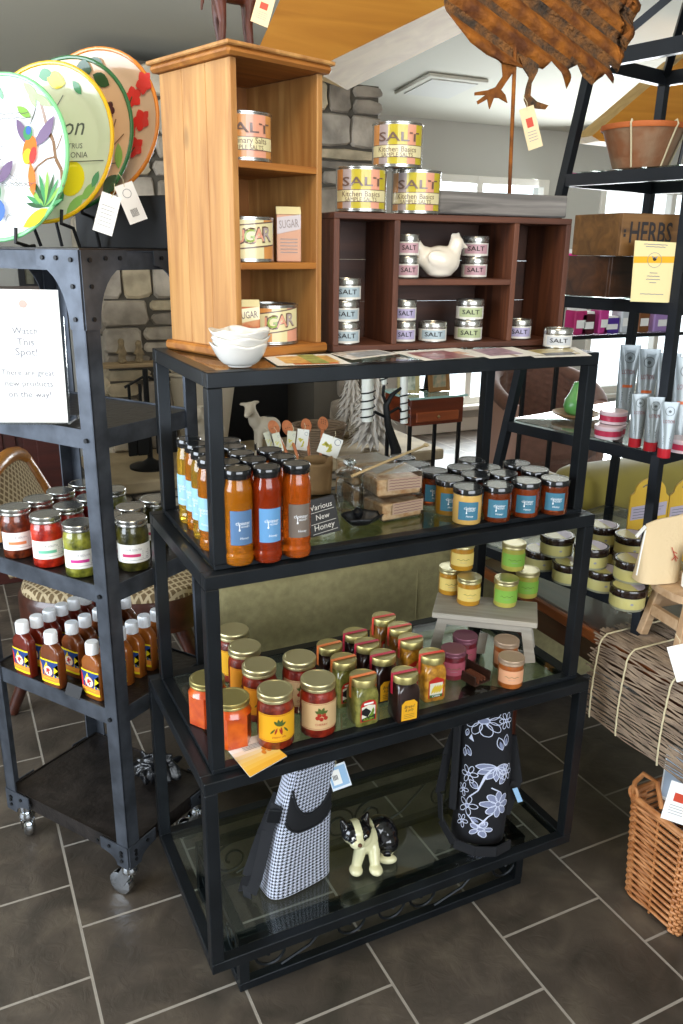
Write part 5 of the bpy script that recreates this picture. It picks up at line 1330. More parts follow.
# ---- rusty corrugated rooster on a weathered block
m_blk = wood('grey_barn_wood', '#5b5855', '#8f8a85', 'x', rough=.85, scale=18, knots=False)
m_rust = M('rusty_iron', '#5e3418', rough=.75, metal=.3, col2='#a0601c', vscale=22, bump=.5, bscale=80)
m_rust2 = M('pitted_grey_rust', '#453a30', rough=.9, metal=.2, col2='#8a5c30', vscale=38, bump=1, bscale=120)
rb = empty('rooster_sculpture', (1.075, 1.535, ctop+.001), R(-4)); tag(rb, 'rusty corrugated metal rooster on a rod in a weathered wooden block', 'sculpture')
part('wooden_base', rb, lambda b: b.box((0.026, .01, .024), (.312, .13, .044), m_blk, bev=.003))
rp0 = Vector(rb.location)
def RW(px, py): return PY(px, py, 1.535)
def RL(px, py): 
    q = RW(px, py); c_, s_ = math.cos(R(4)), math.sin(R(4)); d = q-rp0; return Vector((d.x*c_-d.y*s_, d.x*s_+d.y*c_, d.z))
r_top = RL(516, 30); r_bot = RL(510, 187)
part('rod', rb, lambda b: b.tube([(r_bot.x, 0.004, .02), (r_top.x, .004, r_top.z)], .0042, m_rust, seg=8))
# body outline, lower half traced then closed with comb, neck and tail above the picture's edge
low = [(446, -8), (450, 10), (458, 27), (470, 42), (486, 55), (502, 64), (520, 68), (532, 66), (541, 70), (547, 62), (556, 74), (564, 90), (566, 70), (574, 66), (581, 78), (589, 86), (590, 68), (597, 76), (605, 86), (606, 66), (613, 74), (611, 56), (621, 52), (615, 38), (627, 28), (620, 12), (634, 0), (640, -20)]
top = [(640, -50), (625, -90), (600, -120), (585, -80), (560, -60), (530, -62), (500, -80), (485, -120), (470, -150), (450, -160), (430, -140), (415, -128), (430, -118), (436, -95), (440, -50)]
outl = [RL(x, y) for x, y in low+top]
O2 = [(p_.x, p_.z) for p_ in outl]
def inpoly(x, y):
    c_ = False; n = len(O2)
    for i in range(n):
        x1, y1 = O2[i]; x2, y2 = O2[i-1]
        if (y1 > y) != (y2 > y) and x < (x2-x1)*(y-y1)/(y2-y1)+x1: c_ = not c_
    return c_
bm = bmesh.new(); vs_ = [bm.verts.new((x, 0, z)) for x, z in O2]; fc = bm.faces.new(vs_)
bmesh.ops.triangulate(bm, faces=[fc])
# slice along the corrugation direction so that waves can be raised
import itertools
dirn = Vector((math.sin(R(24)), 0, math.cos(R(24))))
mn = min(v.co.dot(dirn) for v in bm.verts); mx_ = max(v.co.dot(dirn) for v in bm.verts)
k = mn
while k < mx_:
    g = list(bm.verts)+list(bm.edges)+list(bm.faces); bmesh.ops.bisect_plane(bm, geom=g, plane_co=dirn*k, plane_no=dirn, dist=1e-6); k += .0055
PITCHW = .050
for v in bm.verts:
    s_ = v.co.dot(dirn); v.co.y = .008*math.sin(2*pi*s_/PITCHW)
me = bpy.data.meshes.new('body'); bm.normal_update(); bm.to_mesh(me); bm.free()
me.materials.append(m_rust); me.materials.append(m_rust2)
for p_ in me.polygons:
    ph = math.sin(2*pi*p_.center.dot(dirn)/PITCHW); p_.material_index = 1 if ph > .25 else 0; p_.use_smooth = True
o = bpy.data.objects.new('body', me); COL.objects.link(o); o.parent = rb; md = o.modifiers.new('s', 'SOLIDIFY'); md.thickness = .002
for pts in ([(494, 54), (516, 58), (513, 72), (506, 82), (501, 90), (505, 95), (507, 103), (499, 98), (494, 98), (490, 109), (488, 99), (479, 104), (478, 101), (486, 95), (476, 95), (476, 92), (488, 90), (496, 87), (503, 76), (502, 64)],
            [(519, 58), (538, 58), (536, 72), (530, 84), (529, 96), (535, 102), (546, 106), (543, 110), (526, 108), (523, 100), (525, 88), (528, 78), (522, 68)]):
    L_ = [RL(x, y) for x, y in pts]
    part('leg', rb, lambda b: b.prism([(q.x, q.z) for q in L_], .001, .0045, m_rust2 if pts[0][0] > 510 else m_rust, lambda u, v_, t: (u, t, v_)))
def deco_red(b, fn, w_, h_):
    mr_ = M('red_stamp', '#c2452f', rough=.6); b.flat([(-w_*.22, h_*.02), (w_*.22, h_*.02), (w_*.22, h_*.24), (-w_*.22, h_*.24)], mr_, fn)
    for k in range(4): b.flat([(-w_*.3, -h_*(.08+.07*k)), (w_*.3, -h_*(.08+.07*k)), (w_*.3, -h_*(.095+.07*k)), (-w_*.3, -h_*(.095+.07*k))], m_grey, fn)
q = PY(531, 128, 1.50); hang_tag('price_tag', q, .031, .082, -.33, (-.45, -.9, 0), 'cream price tag with red stamp hanging from the rooster foot', 'tag', '#dfc9a0', deco_red)
# ---- carved wooden horse on the pine cubby
m_horse = M('dark_red_carved_wood', '#3d1c12', rough=.5, col2='#5a2c1c', vscale=25)
hq = PY(236, 43, 1.50); hz = Z1+TWH+.0015
HX = lambda px: PY(px, 43, 1.50).x-hq.x
sh = [('c', (-.028, 0, .006), (-.024, 0, .045), .007, .007), ('c', (-.024, 0, .045), (-.030, 0, .085), .007, .013), ('c', (-.018, .02, .006), (-.026, .02, .05), .006, .007), ('c', (-.026, .02, .05), (-.026, .014, .09), .007, .012),
      ('c', (.028, 0, .006), (.026, 0, .05), .0065, .007), ('c', (.026, 0, .05), (.030, 0, .09), .007, .012), ('c', (.036, .02, .006), (.030, .02, .05), .006, .007), ('c', (.030, .02, .05), (.030, .014, .09), .007, .011),
      ('e', (0, .01, .1), (.05, .022, .024)), ('c', (.04, .01, .105), (.075, .01, .16), .018, .011), ('c', (.075, .01, .16), (.1, .01, .145), .011, .006), ('e', (.068, .006, .175), (.004, .003, .009)), ('e', (.068, .016, .175), (.004, .003, .009)),
      ('c', (-.048, .01, .11), (-.058, .01, .06), .006, .003)]
o = blob('wooden_horse', sh, [m_horse], voxel=.0028, loc=(hq.x, 1.50, hz-.0005), rotz=R(8)); tag(o, 'dark red carved wooden horse standing on top of the pine cubby', 'figurine')
q = PY(263, 10, 1.455); hang_tag('price_tag', q, .030, .045, .32, (-.35, -.9, 0), 'cream price tag hanging beside the wooden horse', 'tag', '#dcc39a', deco_red)

# ================================================================ LOWEST GLASS SHELF
zb3 = Z4+.0255
# houndstooth wine bag
def houndstooth():
    m = bpy.data.materials.new('houndstooth_cloth'); nt, b = nodes(m); L = nt.links.new; N = nt.nodes.new
    uv = N('ShaderNodeUVMap'); mp = N('ShaderNodeMapping'); mp.inputs['Scale'].default_value = (1, 1, 1); L(uv.outputs[0], mp.inputs[0])
    sp_ = N('ShaderNodeSeparateXYZ'); L(mp.outputs[0], sp_.inputs[0])
    def tri(inp, f, ph=0):
        a = N('ShaderNodeMath'); a.operation = 'MULTIPLY'; a.inputs[1].default_value = f; L(inp, a.inputs[0])
        c = N('ShaderNodeMath'); c.operation = 'ADD'; c.inputs[1].default_value = ph; L(a.outputs[0], c.inputs[0])
        d = N('ShaderNodeMath'); d.operation = 'FRACT'; L(c.outputs[0], d.inputs[0]); e = N('ShaderNodeMath'); e.operation = 'GREATER_THAN'; e.inputs[1].default_value = .5; L(d.outputs[0], e.inputs[0]); return e.outputs[0]
    F_ = 125
    u_, v_ = tri(sp_.outputs[0], F_), tri(sp_.outputs[1], F_)
    sm = N('ShaderNodeMath'); sm.operation = 'ADD'; L(sp_.outputs[0], sm.inputs[0]); L(sp_.outputs[1], sm.inputs[1]); dg_ = tri(sm.outputs[0], F_*2)
    # white where both threads are white, black where both black, twill stripes between
    mul = N('ShaderNodeMath'); mul.operation = 'ADD'; L(u_, mul.inputs[0]); L(v_, mul.inputs[1])
    a_ = N('ShaderNodeMath'); a_.operation = 'MULTIPLY_ADD'; L(dg_, a_.inputs[0]); a_.inputs[1].default_value = .6; L(mul.outputs[0], a_.inputs[2])
    gt = N('ShaderNodeMath'); gt.operation = 'GREATER_THAN'; gt.inputs[1].default_value = 1.3; L(a_.outputs[0], gt.inputs[0])
    mx = N('ShaderNodeMix'); mx.data_type = 'RGBA'; L(gt.outputs[0], mx.inputs[0]); mx.inputs[6].default_value = C('#c9cfe0'); mx.inputs[7].default_value = C('#15161c'); L(mx.outputs[2], b.inputs['Base Color']); b.inputs['Roughness'].default_value = .9
    return m
m_hound = houndstooth(); m_blkcl = M('black_webbing', '#121317', rough=.8)
def setuv(o, f):
    me = o.data; l = me.uv_layers.new(name='UVMap')
    for lp in me.loops: l.data[lp.index].uv = f(me.vertices[lp.vertex_index].co)
def rr_sec(w_, d_, e, a): c_, s_ = math.cos(a), math.sin(a); return (math.copysign(abs(c_)**e, c_)*w_/2, math.copysign(abs(s_)**e, s_)*d_/2)
p = PZ(297, 893, zb3); p.y += .045; p.x += .014
b1 = empty('wine_bag', (p.x, p.y, zb3), R(10)); tag(b1, 'black and white houndstooth insulated bag on the lowest shelf', 'bag')
HB = .315
def bagsec(v_): return (.165*(1-.22*v_-.10*v_*v_), .085*(1-.45*v_), .045*v_**1.5)
b = MB()
def bf(u, v_):
    w_, d_, sh_ = bagsec(v_); x, y = rr_sec(w_, d_, .55, 2*pi*u); return (x+sh_, y, .002+v_*HB*(1+.0*x))
b.grid(48, 24, bf, m_hound); b.add([(0, 0, .002)]+[bf(k/48, 0) for k in range(48)], [(0, 1+(k+1) % 48, 1+k) for k in range(48)], m_blkcl)
b.add([(.045, 0, HB+.004)]+[bf(k/48, 1) for k in range(48)], [(0, 1+k, 1+(k+1) % 48) for k in range(48)], m_hound)
o = b.build('body', b1); setuv(o, lambda c: (math.atan2(c.y*1.9, c.x-.045*max(0, c.z/HB)**1.5)*.062, c.z))
# flap with black piping and a dark pocket opening under it
def on(u, v_, off): # surface point at width fraction u(-1..1), height fraction v
    w_, d_, sh_ = bagsec(v_); a = -pi/2+u*.9; x, y = rr_sec(w_, d_, .55, a); return (x+sh_, y-off, .002+v_*HB)
b = MB(); b.grid(16, 12, lambda u, v_: on(u*2-1, .60+.22*abs(u*2-1)**1.2+(1.0-(.60+.22*abs(u*2-1)**1.2))*v_, .005), m_hound); o = b.build('flap', b1); setuv(o, lambda c: (math.atan2(c.y*1.9, c.x-.045*max(0, c.z/HB)**1.5)*.062, c.z)); md = o.modifiers.new('s', 'SOLIDIFY'); md.thickness = .002
b = MB(); b.tube([on(u/10, .60+.22*abs(u/10)**1.2, .0065) for u in range(-10, 11)], .0032, m_blkcl, seg=6); b.build('flap_piping', b1)
b = MB(); b.tube([on(u/10, .48+.10*abs(u/10)**1.5, .003) for u in range(-10, 11)], .003, m_blkcl, seg=6)
b.grid(16, 4, lambda u, v_: on(u*2-1, .485+.10*abs(u*2-1)**1.5+(.62+.18*abs(u*2-1)**1.2-(.485+.10*abs(u*2-1)**1.5))*v_, .0018), m_blkcl); b.build('pocket_opening', b1)
b = MB(); sp_ = [(-.050, -.01, .225), (-.062, -.005, .20), (-.07, .0, .16), (-.085, .0, .10), (-.10, .0, .05), (-.112, .005, .012), (-.118, .03, .004), (-.09, .06, .006), (-.04, .08, .08), (-.01, .05, .2)]
for i in range(len(sp_)-1): b.beam(sp_[i], sp_[i+1], .026, .0025, m_blkcl, up=(-.75, -.6, .3))
b.box((-.062, -.014, .205), (.03, .006, .034), m_iron, rot=(0, .2, -.5), bev=.002); b.build('strap', b1)
def deco_blue(b, fn, w_, h_):
    b.flat([(-w_*.45, -h_*.4), (w_*.45, -h_*.4), (w_*.45, h_*.42), (-w_*.45, h_*.42)], M('tag_blue', '#8fb4d6', rough=.5), fn)
    fn2 = lambda u, v_: (fn(u, v_)[0], fn(u, v_)[1]-.0004, fn(u, v_)[2])
    b.flat([(-w_*.35, -h_*.3), (w_*.1, -h_*.3), (w_*.1, h_*.3), (-w_*.35, h_*.3)], m_white, fn2)
    for k in range(4): b.flat([(-w_*.3+.003*k, -h_*.1), (-w_*.3+.003*k+.0015, -h_*.1), (-w_*.3+.003*k+.0015, h_*.1), (-w_*.3+.003*k, h_*.1)], m_ink, lambda u, v_: (fn(u, v_)[0], fn(u, v_)[1]-.0008, fn(u, v_)[2]))
hang_tag('price_tag', p+Vector((.098, -.02, .255)), .044, .054, -.28, (-.3, -.85, .4), 'pale blue printed swing tag on the houndstooth bag', 'tag', '#dfe6ec', deco_blue)
# puppy figurine
m_pw = M('cream_glaze', '#d3d0a8', rough=.2, coat=.6); m_pb = M('black_glaze', '#0e0e10', rough=.15, coat=.7); m_nose = M('brown_nose', '#5a3a28', rough=.3)
p = PZ(367, 862, zb3)
pup = empty('puppy_figurine', (p.x, p.y, zb3), R(-6)); tag(pup, 'cream and black ceramic puppy sitting on the lowest glass shelf', 'figurine')
S = [('e', (.038, .028, .052), (.044, .035, .045), (0, .5, 0)), ('e', (.050, .024, .046), (.036, .034, .040)), ('e', (.004, .008, .056), (.032, .028, .036), (0, -.2, 0)), ('e', (-.030, -.002, .096), (.036, .031, .029)), ('e', (-.036, -.026, .086), (.019, .017, .014)), ('e', (-.012, .002, .075), (.026, .024, .024)),
     ('c', (-.018, -.004, .05), (-.034, -.018, .014), .016, .012), ('c', (.012, -.008, .05), (.008, -.030, .014), .016, .012), ('e', (-.038, -.026, .010), (.016, .019, .011)), ('e', (.006, -.040, .010), (.016, .019, .011)),
     ('e', (.054, .012, .034), (.030, .028, .032)), ('e', (.044, -.016, .010), (.024, .014, .011), (0, 0, -.4)), ('c', (-.054, .004, .110), (-.063, .004, .128), .014, .006), ('c', (-.008, .006, .112), (.000, .008, .129), .015, .006), ('e', (.076, .036, .02), (.018, .012, .012))]
def pmat(c, n):
    x, y, z = c
    if z > .114 and (x < -.048 or x > -.014): return 1
    if x < .012 and z > .078 and y > -.034:
        if abs(x+.032) < .0085: return 0
        return 1 if z > .090-(.4*max(0, y)) else 0
    if x > .020+.35*max(0, .055-z) and z > .020: return 1
    return 0
o = blob('body', S, [m_pw, m_pb], pmat, voxel=.0018, parent=pup, smooth_it=5)
b = MB(); b.lathe([(.001, -.004), (.005, -.002), (.0055, 0), (.004, .003), (.001, .004)], m_nose, (-.036, -.0425, .091), 10); b.build('nose', pup)
for x in (-.046, -.018):
    b = MB(); b.lathe([(.0005, -.0046), (.004, -.002), (.0048, 0), (.004, .002), (.0005, .0046)], m_white, (x, -.0275, .1005), 10); b.lathe([(.0005, -.003), (.0028, 0), (.0005, .003)], m_pb, (x, -.0315, .1005), 8); b.build('eye', pup)
# floral bag
p = PZ(484, 838, zb3); p.y += .03
b2 = empty('wine_bag', (p.x, p.y, zb3), face_cam(p)+.1); tag(b2, 'black wine bag with white flower print on the lowest shelf', 'bag')
HB2 = .385
m_bagb = M('black_bag_cloth', '#0d0e14', rough=.85)
def s2(v_): return .128*(1-.10*v_*(1-v_)+.0*v_)*(.88 if v_ > .98 else 1), .105*(1-.35*v_)
b = MB(); b.grid(40, 16, lambda u, v_: (lambda q: (q[0]+.006*math.sin(v_*4), q[1], .002+v_*HB2))(rr_sec(*s2(v_), .75, 2*pi*u)), m_bagb)
b.add([(0, 0, .002)]+[(lambda q: (q[0], q[1], .002))(rr_sec(*s2(0), .75, 2*pi*k/40)) for k in range(40)], [(0, 1+(k+1) % 40, 1+k) for k in range(40)], m_bagb); b.add([(0, 0, HB2+.004)]+[(lambda q: (q[0]+.006*math.sin(4), q[1], .002+HB2))(rr_sec(*s2(1), .75, 2*pi*k/40)) for k in range(40)], [(0, 1+k, 1+(k+1) % 40) for k in range(40)], m_bagb)
b.build('body', b2)
m_flw = M('white_flower_print', '#c9cfe4', rough=.8); m_flg = M('grey_flower_print', '#7d84a0', rough=.8)
b = MB()
def of(u, v_, lift=.0012):  # u metres across, v metres up
    vv = max(0, min(1, v_/HB2)); w_, d_ = s2(vv); a = -pi/2+u/(w_*.52); q = rr_sec(w_, d_, .75, a); n = Vector((q[0], q[1]*1.6, 0)).normalized()*lift; return (q[0]+.006*math.sin(vv*4)+n.x, q[1]+n.y, v_)
def outline(pts, w_=.0022, m=None):
    for q in strip(pts, w_): b.flat(q, m or m_flw, of)
def flower(cx, cy, r, n=7, filled=False):
    for k in range(n):
        a = 2*pi*k/n; q = circle(cx+r*.62*math.cos(a), cy+r*.62*math.sin(a), r*.42, r*.25, n=12, rot=a)
        if filled: b.flat(q, m_flg, lambda u, v_: of(u, v_, .0009))
        outline(q+[q[0]], .0018)
    q = circle(cx, cy, r*.2, n=10); b.flat(q, m_flg, of); outline(q+[q[0]], .0016)
flower(-.004, .335, .040, 9); flower(.048, .335, .022, 6); flower(.052, .20, .022, 6); flower(-.052, .145, .018, 5); flower(.030, .115, .034, 8, True); flower(-.045, .06, .018, 5); flower(-.034, .105, .026, 5); flower(-.036, .19, .024, 6)
for k in range(7): 
    a = pi+pi*k/6; q = leaf(.02, .215, .038, .008, a, 5); b.flat(q, m_flg, lambda u, v_: of(u, v_, .0009)); outline(q+[q[0]], .0018)
flower(.0, .045, .022, 5, True); outline([(0, .06), (.008, .08), (.02, .09)], .003); outline([(-.03, .13), (-.01, .15), (.0, .19), (.01, .21)], .003); outline([(-.03, .08), (-.01, .06), (.0, .05)], .003); outline([(.01, .16), (.03, .15)], .003)
for x, y, L_, a in ((.03, .17, .03, .9), (.035, .26, .035, 1.9), (.045, .27, .03, 1.4), (-.03, .24, .03, 2.2), (-.045, .29, .02, 1.2), (-.01, .155, .03, 2.4), (-.02, .075, .03, -.6), (-.05, .235, .022, 1.6)): q = leaf(x, y, L_, L_*.28, a, 5); outline(q+[q[0]], .0018); b.flat(leaf(x, y, L_*.7, L_*.14, a, 4), m_flg, lambda u, v_: of(u, v_, .001))
b.flat([(-.036, .285), (-.022, .278), (-.028, .298)], m_flw, of); b.flat(circle(-.044, .345, .007, n=8), m_flw, of)
b.build('printed_flowers', b2)
b = MB()
def loop(pts, w_=.028):
    for i in range(len(pts)-1): b.beam(pts[i], pts[i+1], .003, w_, m_blkcl, up=(0, 0, 1))
loop([(-.062, .0, .30), (-.085, -.01, .22), (-.098, -.02, .12), (-.092, -.035, .05), (-.06, -.075, .018), (-.01, -.095, .0165), (.04, -.09, .0165), (.075, -.06, .017)], .027)
b.build('strap', b2)
b = MB(); b.beam((.060, -.0, .28), (.083, -.01, .16), .004, .03, m_blkcl); b.beam((.083, -.01, .16), (.06, -.02, .07), .004, .03, m_blkcl); b.box((-.066, -.03, .20), (.02, .008, .24), m_blkcl, rot=(0, 0, -.6), bev=.003); b.build('side_pocket', b2)
b = MB(); b.box((.086, -.03, .135), (.012, .0015, .04), M('tag_blue', '#8fb4d6', rough=.5), rot=(0, -.4, 0)); b.build('zip_pull', b2)
# ================================================================ BLACK PYRAMID RACK
RT = {'n': (1.568, 1.436), 'l': (1.507, 1.726), 'f': (1.817, 1.791), 'r': (1.878, 1.501)}; ZT = 1.983
RD = {'n': (1.439, 1.293), 'l': (1.332, 1.805), 'f': (1.946, 1.933), 'r': (2.053, 1.422)}; ZD = .732
TABZ = .66
def rc(c, z):
    k = (z-ZD)/(ZT-ZD); a, b_2 = RD[c], RT[c]; return Vector((a[0]+(b_2[0]-a[0])*k, a[1]+(b_2[1]-a[1])*k, z))
RLV = {'A': 1.715, 'B': 1.424, 'C': 1.087, 'D': .728}
rk = empty('pyramid_rack', ((RD['n'][0]+RD['f'][0])/2, (RD['n'][1]+RD['f'][1])/2, TABZ)); tag(rk, 'tall black metal pyramid rack with glass shelves at the right', 'shelf rack')
TR = Matrix.Translation(-Vector(rk.location))
m_rack = M('black_blue_steel', '#1b1f25', rough=.38, metal=.5, var=.2, vscale=8)
apex = Vector((1.692, 1.614, 2.16))
for c_ in 'nlfr':
    b = MB(); b.X = TR; b.beam(rc(c_, TABZ+.001), rc(c_, ZT), .022, .022, m_rack, up=(.2, -.98, 0)); b.build('post', rk)
    b = MB(); b.X = TR; b.beam(rc(c_, ZT), apex, .018, .018, m_rack); b.build('roof_bar', rk)
def rring(z, h=.028, w=.020, ins=0, nm='shelf_frame', glass=True):
    b = MB(); b.X = TR
    P = [rc(c_, z) for c_ in 'nrfl']
    for i in range(4): b.beam(P[i], P[(i+1) % 4], w, h, m_rack)
    if glass == 'lip':
        pass
    o = b.build(nm, rk)
    b = MB(); b.X = TR; ctr = sum(P, Vector())/4; Q = [ctr+(q-ctr)*.985 for q in P]
    b.add([q+Vector((0, 0, h/2-.001)) for q in Q]+[q+Vector((0, 0, h/2+.004)) for q in Q], [(3, 2, 1, 0), (4, 5, 6, 7), (0, 1, 5, 4), (1, 2, 6, 5), (2, 3, 7, 6), (3, 0, 4, 7)], m_glass); b.build('glass_shelf', rk)
for z in RLV.values(): rring(z)
b = MB(); b.X = TR; P = [rc(c_, ZT) for c_ in 'nrfl']
for i in range(4): b.beam(P[i], P[(i+1) % 4], .02, .034, m_rack)
b.build('top_frame', rk)
part('finial', rk, lambda b: (setattr(b, 'X', TR), b.lathe([(.001, 0), (.02, .004), (.012, .02), (.022, .04), (.001, .07)], m_gold, apex, 14)))
def rz(k): return RLV[k]+.0185

# level A: terracotta coloured planter with rope handles
m_terra = M('terracotta', '#96613f', rough=.8, col2='#a08468', vscale=14, bump=.2); m_rim = M('terracotta_rim', '#b5602c', rough=.7)
q = PY(640, 160, 1.60); q.z = rz('A')+.001
pl = empty('planter', q, R(10)); tag(pl, 'weathered terracotta planter tied with cord on the rack shelf', 'planter')
b = MB(); b.lathe([(.058, 0), (.062, .003), (.092, .084), (.095, .086), (.097, .096), (.090, .097), (.086, .088), (.058, .010), (.001, .008)], m_terra, seg=40); b.build('pot', pl)
b = MB(); b.lathe([(.0965, .085), (.0985, .088), (.0985, .097), (.0955, .0975)], m_rim, seg=40, caps=False); b.build('rim', pl)
for x in (-.090, -.012, .062):
    b = MB(); a = math.asin(max(-.97, min(.97, x/.095)));
    pt = lambda r, z: (r*math.sin(a), -r*math.cos(a), z)
    b.tube([pt(.064, .002), pt(.082, .05), pt(.096, .084), pt(.101, .092), pt(.096, .101), pt(.090, .098)], .0022, m_string, seg=6); b.build('cord', pl)
# glass lantern at the far right
q = PY(684, 160, 1.50); q.z = rz('A')+.001
ln = empty('lantern', q+Vector((.05, -.01, 0)), R(20)); tag(ln, 'clear glass lantern with dark frame at the right edge beside the planter', 'lantern')
b = MB()
for x in (-.04, .04):
    for y in (-.04, .04): b.beam((x, y, 0), (x*.75, y*.75, .13), .006, .006, m_iron)
b.box((0, 0, .004), (.09, .09, .006), m_iron); b.box((0, 0, .132), (.07, .07, .006), m_iron); b.build('frame', ln)
b = MB(); b.box((0, 0, .067), (.066, .066, .122), m_clear); b.build('glass', ln)
b = MB(); b.lathe([(.014, .008), (.015, .01), (.015, .06), (.001, .062)], M('candle_wax', '#dfc894', rough=.5), seg=14); b.build('candle', ln)
# level B: two wooden boxes, the upper lettered, and a card
m_h1 = wood('brown_box_wood', '#5a3d1e', '#8a6234', 'x', rough=.55, scale=12); m_h2 = wood('dark_box_wood', '#2e1a0f', '#57341c', 'x', rough=.5, scale=12)
def wbox(label, corner, rot, L_, W_, H_, m, text=None):
    root = empty('wooden_box', corner, rot); tag(root, label, 'box')
    t = .008
    b = MB(); b.box((L_/2, t/2, H_/2), (L_, t, H_), m, bev=.001); b.box((L_/2, W_-t/2, H_/2), (L_, t, H_), m, bev=.001); b.box((t/2, W_/2, H_/2), (t, W_-2*t, H_), m, bev=.001); b.box((L_-t/2, W_/2, H_/2), (t, W_-2*t, H_), m, bev=.001); b.box((L_/2, W_/2, .004), (L_-2*t, W_-2*t, .006), m); b.build('box_body', root)
    if text:
        b = MB(); b.text(text, m_ink, lambda u, v_: (L_*.50+u, -.0012, v_), 0, H_*.56, w=L_*.72, h=H_*.50)
        for k in range(2): b.flat([(.006, H_*(.45+.1*k)), (.012, H_*(.45+.1*k)), (.012, H_*(.52+.1*k)), (.006, H_*(.52+.1*k))], m_ink, lambda u, v_: (u, -.0012, v_))
        b.build('stencil_lettering', root)
    return root
q = PY(626, 297, 1.475); q.z = rz('B')+.001; BQ = q.copy()
wbox('dark stained wooden box under the lettered one on the rack', q+Vector((-.035, .02, 0)), R(12), .215, .13, .092, m_h2)
q2 = PY(619, 252, 1.455); q2.z = BQ.z+.093
wbox('brown wooden box stencilled with herb lettering, stacked on the darker box', q2, R(-5), .165, .175, .092, m_h1, 'HERBS')
m_cd = M('card_butter', '#ead7a0', rough=.6); m_cdy = M('card_amber', '#e3ab1c', rough=.6)
q = PY(651, 299, 1.395); q.z = rz('B')+.001
cd = empty('product_card', q, R(-12)); tag(cd, 'cream card with amber band and bee seal leaning on the stacked boxes', 'card')
b = MB(); b.X = Euler((-.12, 0, 0)).to_matrix().to_4x4() @ Matrix.Rotation(.03, 4, 'Y'); fn = lambda u, v_: (u, -.0012, v_); fn2 = lambda u, v_: (u, -.0016, v_)
b.box((0, 0, .0605), (.104, .0015, .131), m_cd); b.flat([(-.052, .078), (.052, .082), (.052, .096), (-.052, .092)], m_cdy, fn)
outl_ = circle(0, .086, .018, .016, n=18)
for s_ in strip(outl_+[outl_[0]], .001): b.flat(s_, m_grey, fn2)
b.flat(circle(0, .088, .005, .004, n=8), m_ink, fn2); b.flat(leaf(-.001, .089, .008, .002, 2.4, 4), m_grey, fn2); b.flat(leaf(.001, .089, .008, .002, .7, 4), m_grey, fn2)
for z, w_ in ((.058, .02), (.051, .032), (.044, .036), (.037, .018), (.012, .06), (.119, .06), (.114, .05)):
    for s_ in strip([(-w_/2+w_*k/8, z+.0006*(k % 2)) for k in range(9)], .0016): b.flat(s_, m_grey, fn2)
b.build('card', cd)
# level C: tubes, rose tins, pear on a plate
m_tube = M('silver_blue_tube', '#8d979c', rough=.3, metal=.2, coat=.4); m_tbh = M('tube_print_dark', '#4b5356', rough=.4); m_or = M('tube_orange_band', '#c9602a', rough=.4); m_tred = M('tube_red_cap', '#b3202c', rough=.3, coat=.5)
def tube_(label, p, rot, h, r, capm, caph, orange):
    root = empty('lotion_tube', p, rot); tag(root, label, 'tube', 'lotion tubes on the rack')
    b = MB(); b.lathe([(r*.9, 0), (r*.93, .001), (r*.93, caph)], capm, seg=24); b.build('cap', root)
    b = MB()
    def tf(u, v_):
        a = 2*pi*u; w_ = r*(1+.28*v_); d_ = r*(1-v_)**.9+.0012
        return (w_*math.cos(a), d_*math.sin(a), caph+(h-caph)*v_)
    b.grid(28, 10, tf, m_tube); b.build('tube_body', root)
    b = MB()
    def fr(u, v_): # on the front of the tube
        vv = (v_-caph)/(h-caph); w_ = r*(1+.28*vv); d_ = r*(1-vv)**.9+.0012; s_ = max(-.98, min(.98, u/w_)); return (u, -d_*math.sqrt(1-s_*s_)-.0008, v_)
    for s_ in strip(circle(0, h*.84, r*.62, n=16)+[(r*.62, h*.84)], r*.07): b.flat(s_, m_tbh, fr)
    b.flat(leaf(0, h*.81, h*.05, r*.24, pi/2, 4), m_tbh, fr)
    b.text('LOTION', M('tube_print_red', '#7d3a44', rough=.4), fr, 0, h*.66, w=r*1.5, h=h*.06)
    if orange: b.grid(6, 1, lambda u, v_: fr((u*2-1)*r*.62, h*(.46+.035*v_)), m_or)
    for k in range(5): b.flat([(-r*.6, h*(.40-.03*k)), (r*.5-.002*(k % 2), h*(.40-.03*k)), (r*.5-.002*(k % 2), h*(.388-.03*k)), (-r*.6, h*(.388-.03*k))], m_tbh, fr)
    b.build('print', root)
def PB(px, py, h): # item whose top is seen at px,py and which stands on level C
    q = PZ(px, py, rz('C')+.001+h); q.z = rz('C')+.001; return q
for i, (qx, qy, ds) in enumerate(((631, 345, 'leftmost'), (650.5, 349, 'second from the left'), (670.5, 353, 'third from the left'), (688, 357, 'just right of the near rack post'))):
    q = PB(qx, qy, .205); tube_('tall lotion tube, %s in the rear row' % ds, q, face_cam(q)+.25, .205, .021, m_tube, .02, True)
for i, (qx, qy, ds) in enumerate(((641, 394, 'leftmost'), (656.5, 397, 'middle'), (671, 402, 'right'))):
    q = PB(qx, qy, .125); tube_('short silver hand cream tube with red cap, %s of the front row' % ds, q, face_cam(q)+.25, .125, .0155, m_tred, .022, False)
m_rose = M('rose_pink_tin', '#b5304e', rough=.3, coat=.5); m_roselid = M('rose_tin_lid', '#d9c4cc', rough=.3, coat=.4)
def rtin(label, q):
    root = empty('rose_tin', q); tag(root, label, 'tin', 'pink and white tins on the rack')
    b = MB(); b.lathe([(.030, 0), (.032, .001), (.032, .007), (.0335, .008)], m_roselid, seg=28, caps=True); b.lathe([(.0335, .008), (.0335, .022)], m_rose, seg=28); b.build('can', root)
    b = MB(); b.lathe([(.034, .0215), (.0345, .0222), (.0345, .030), (.033, .0315), (.001, .0315)], m_roselid, seg=28); b.build('lid', root)
q = PB(609, 425, .0315); rtin('pink tin with pale lid at the left front of the middle rack shelf', q)
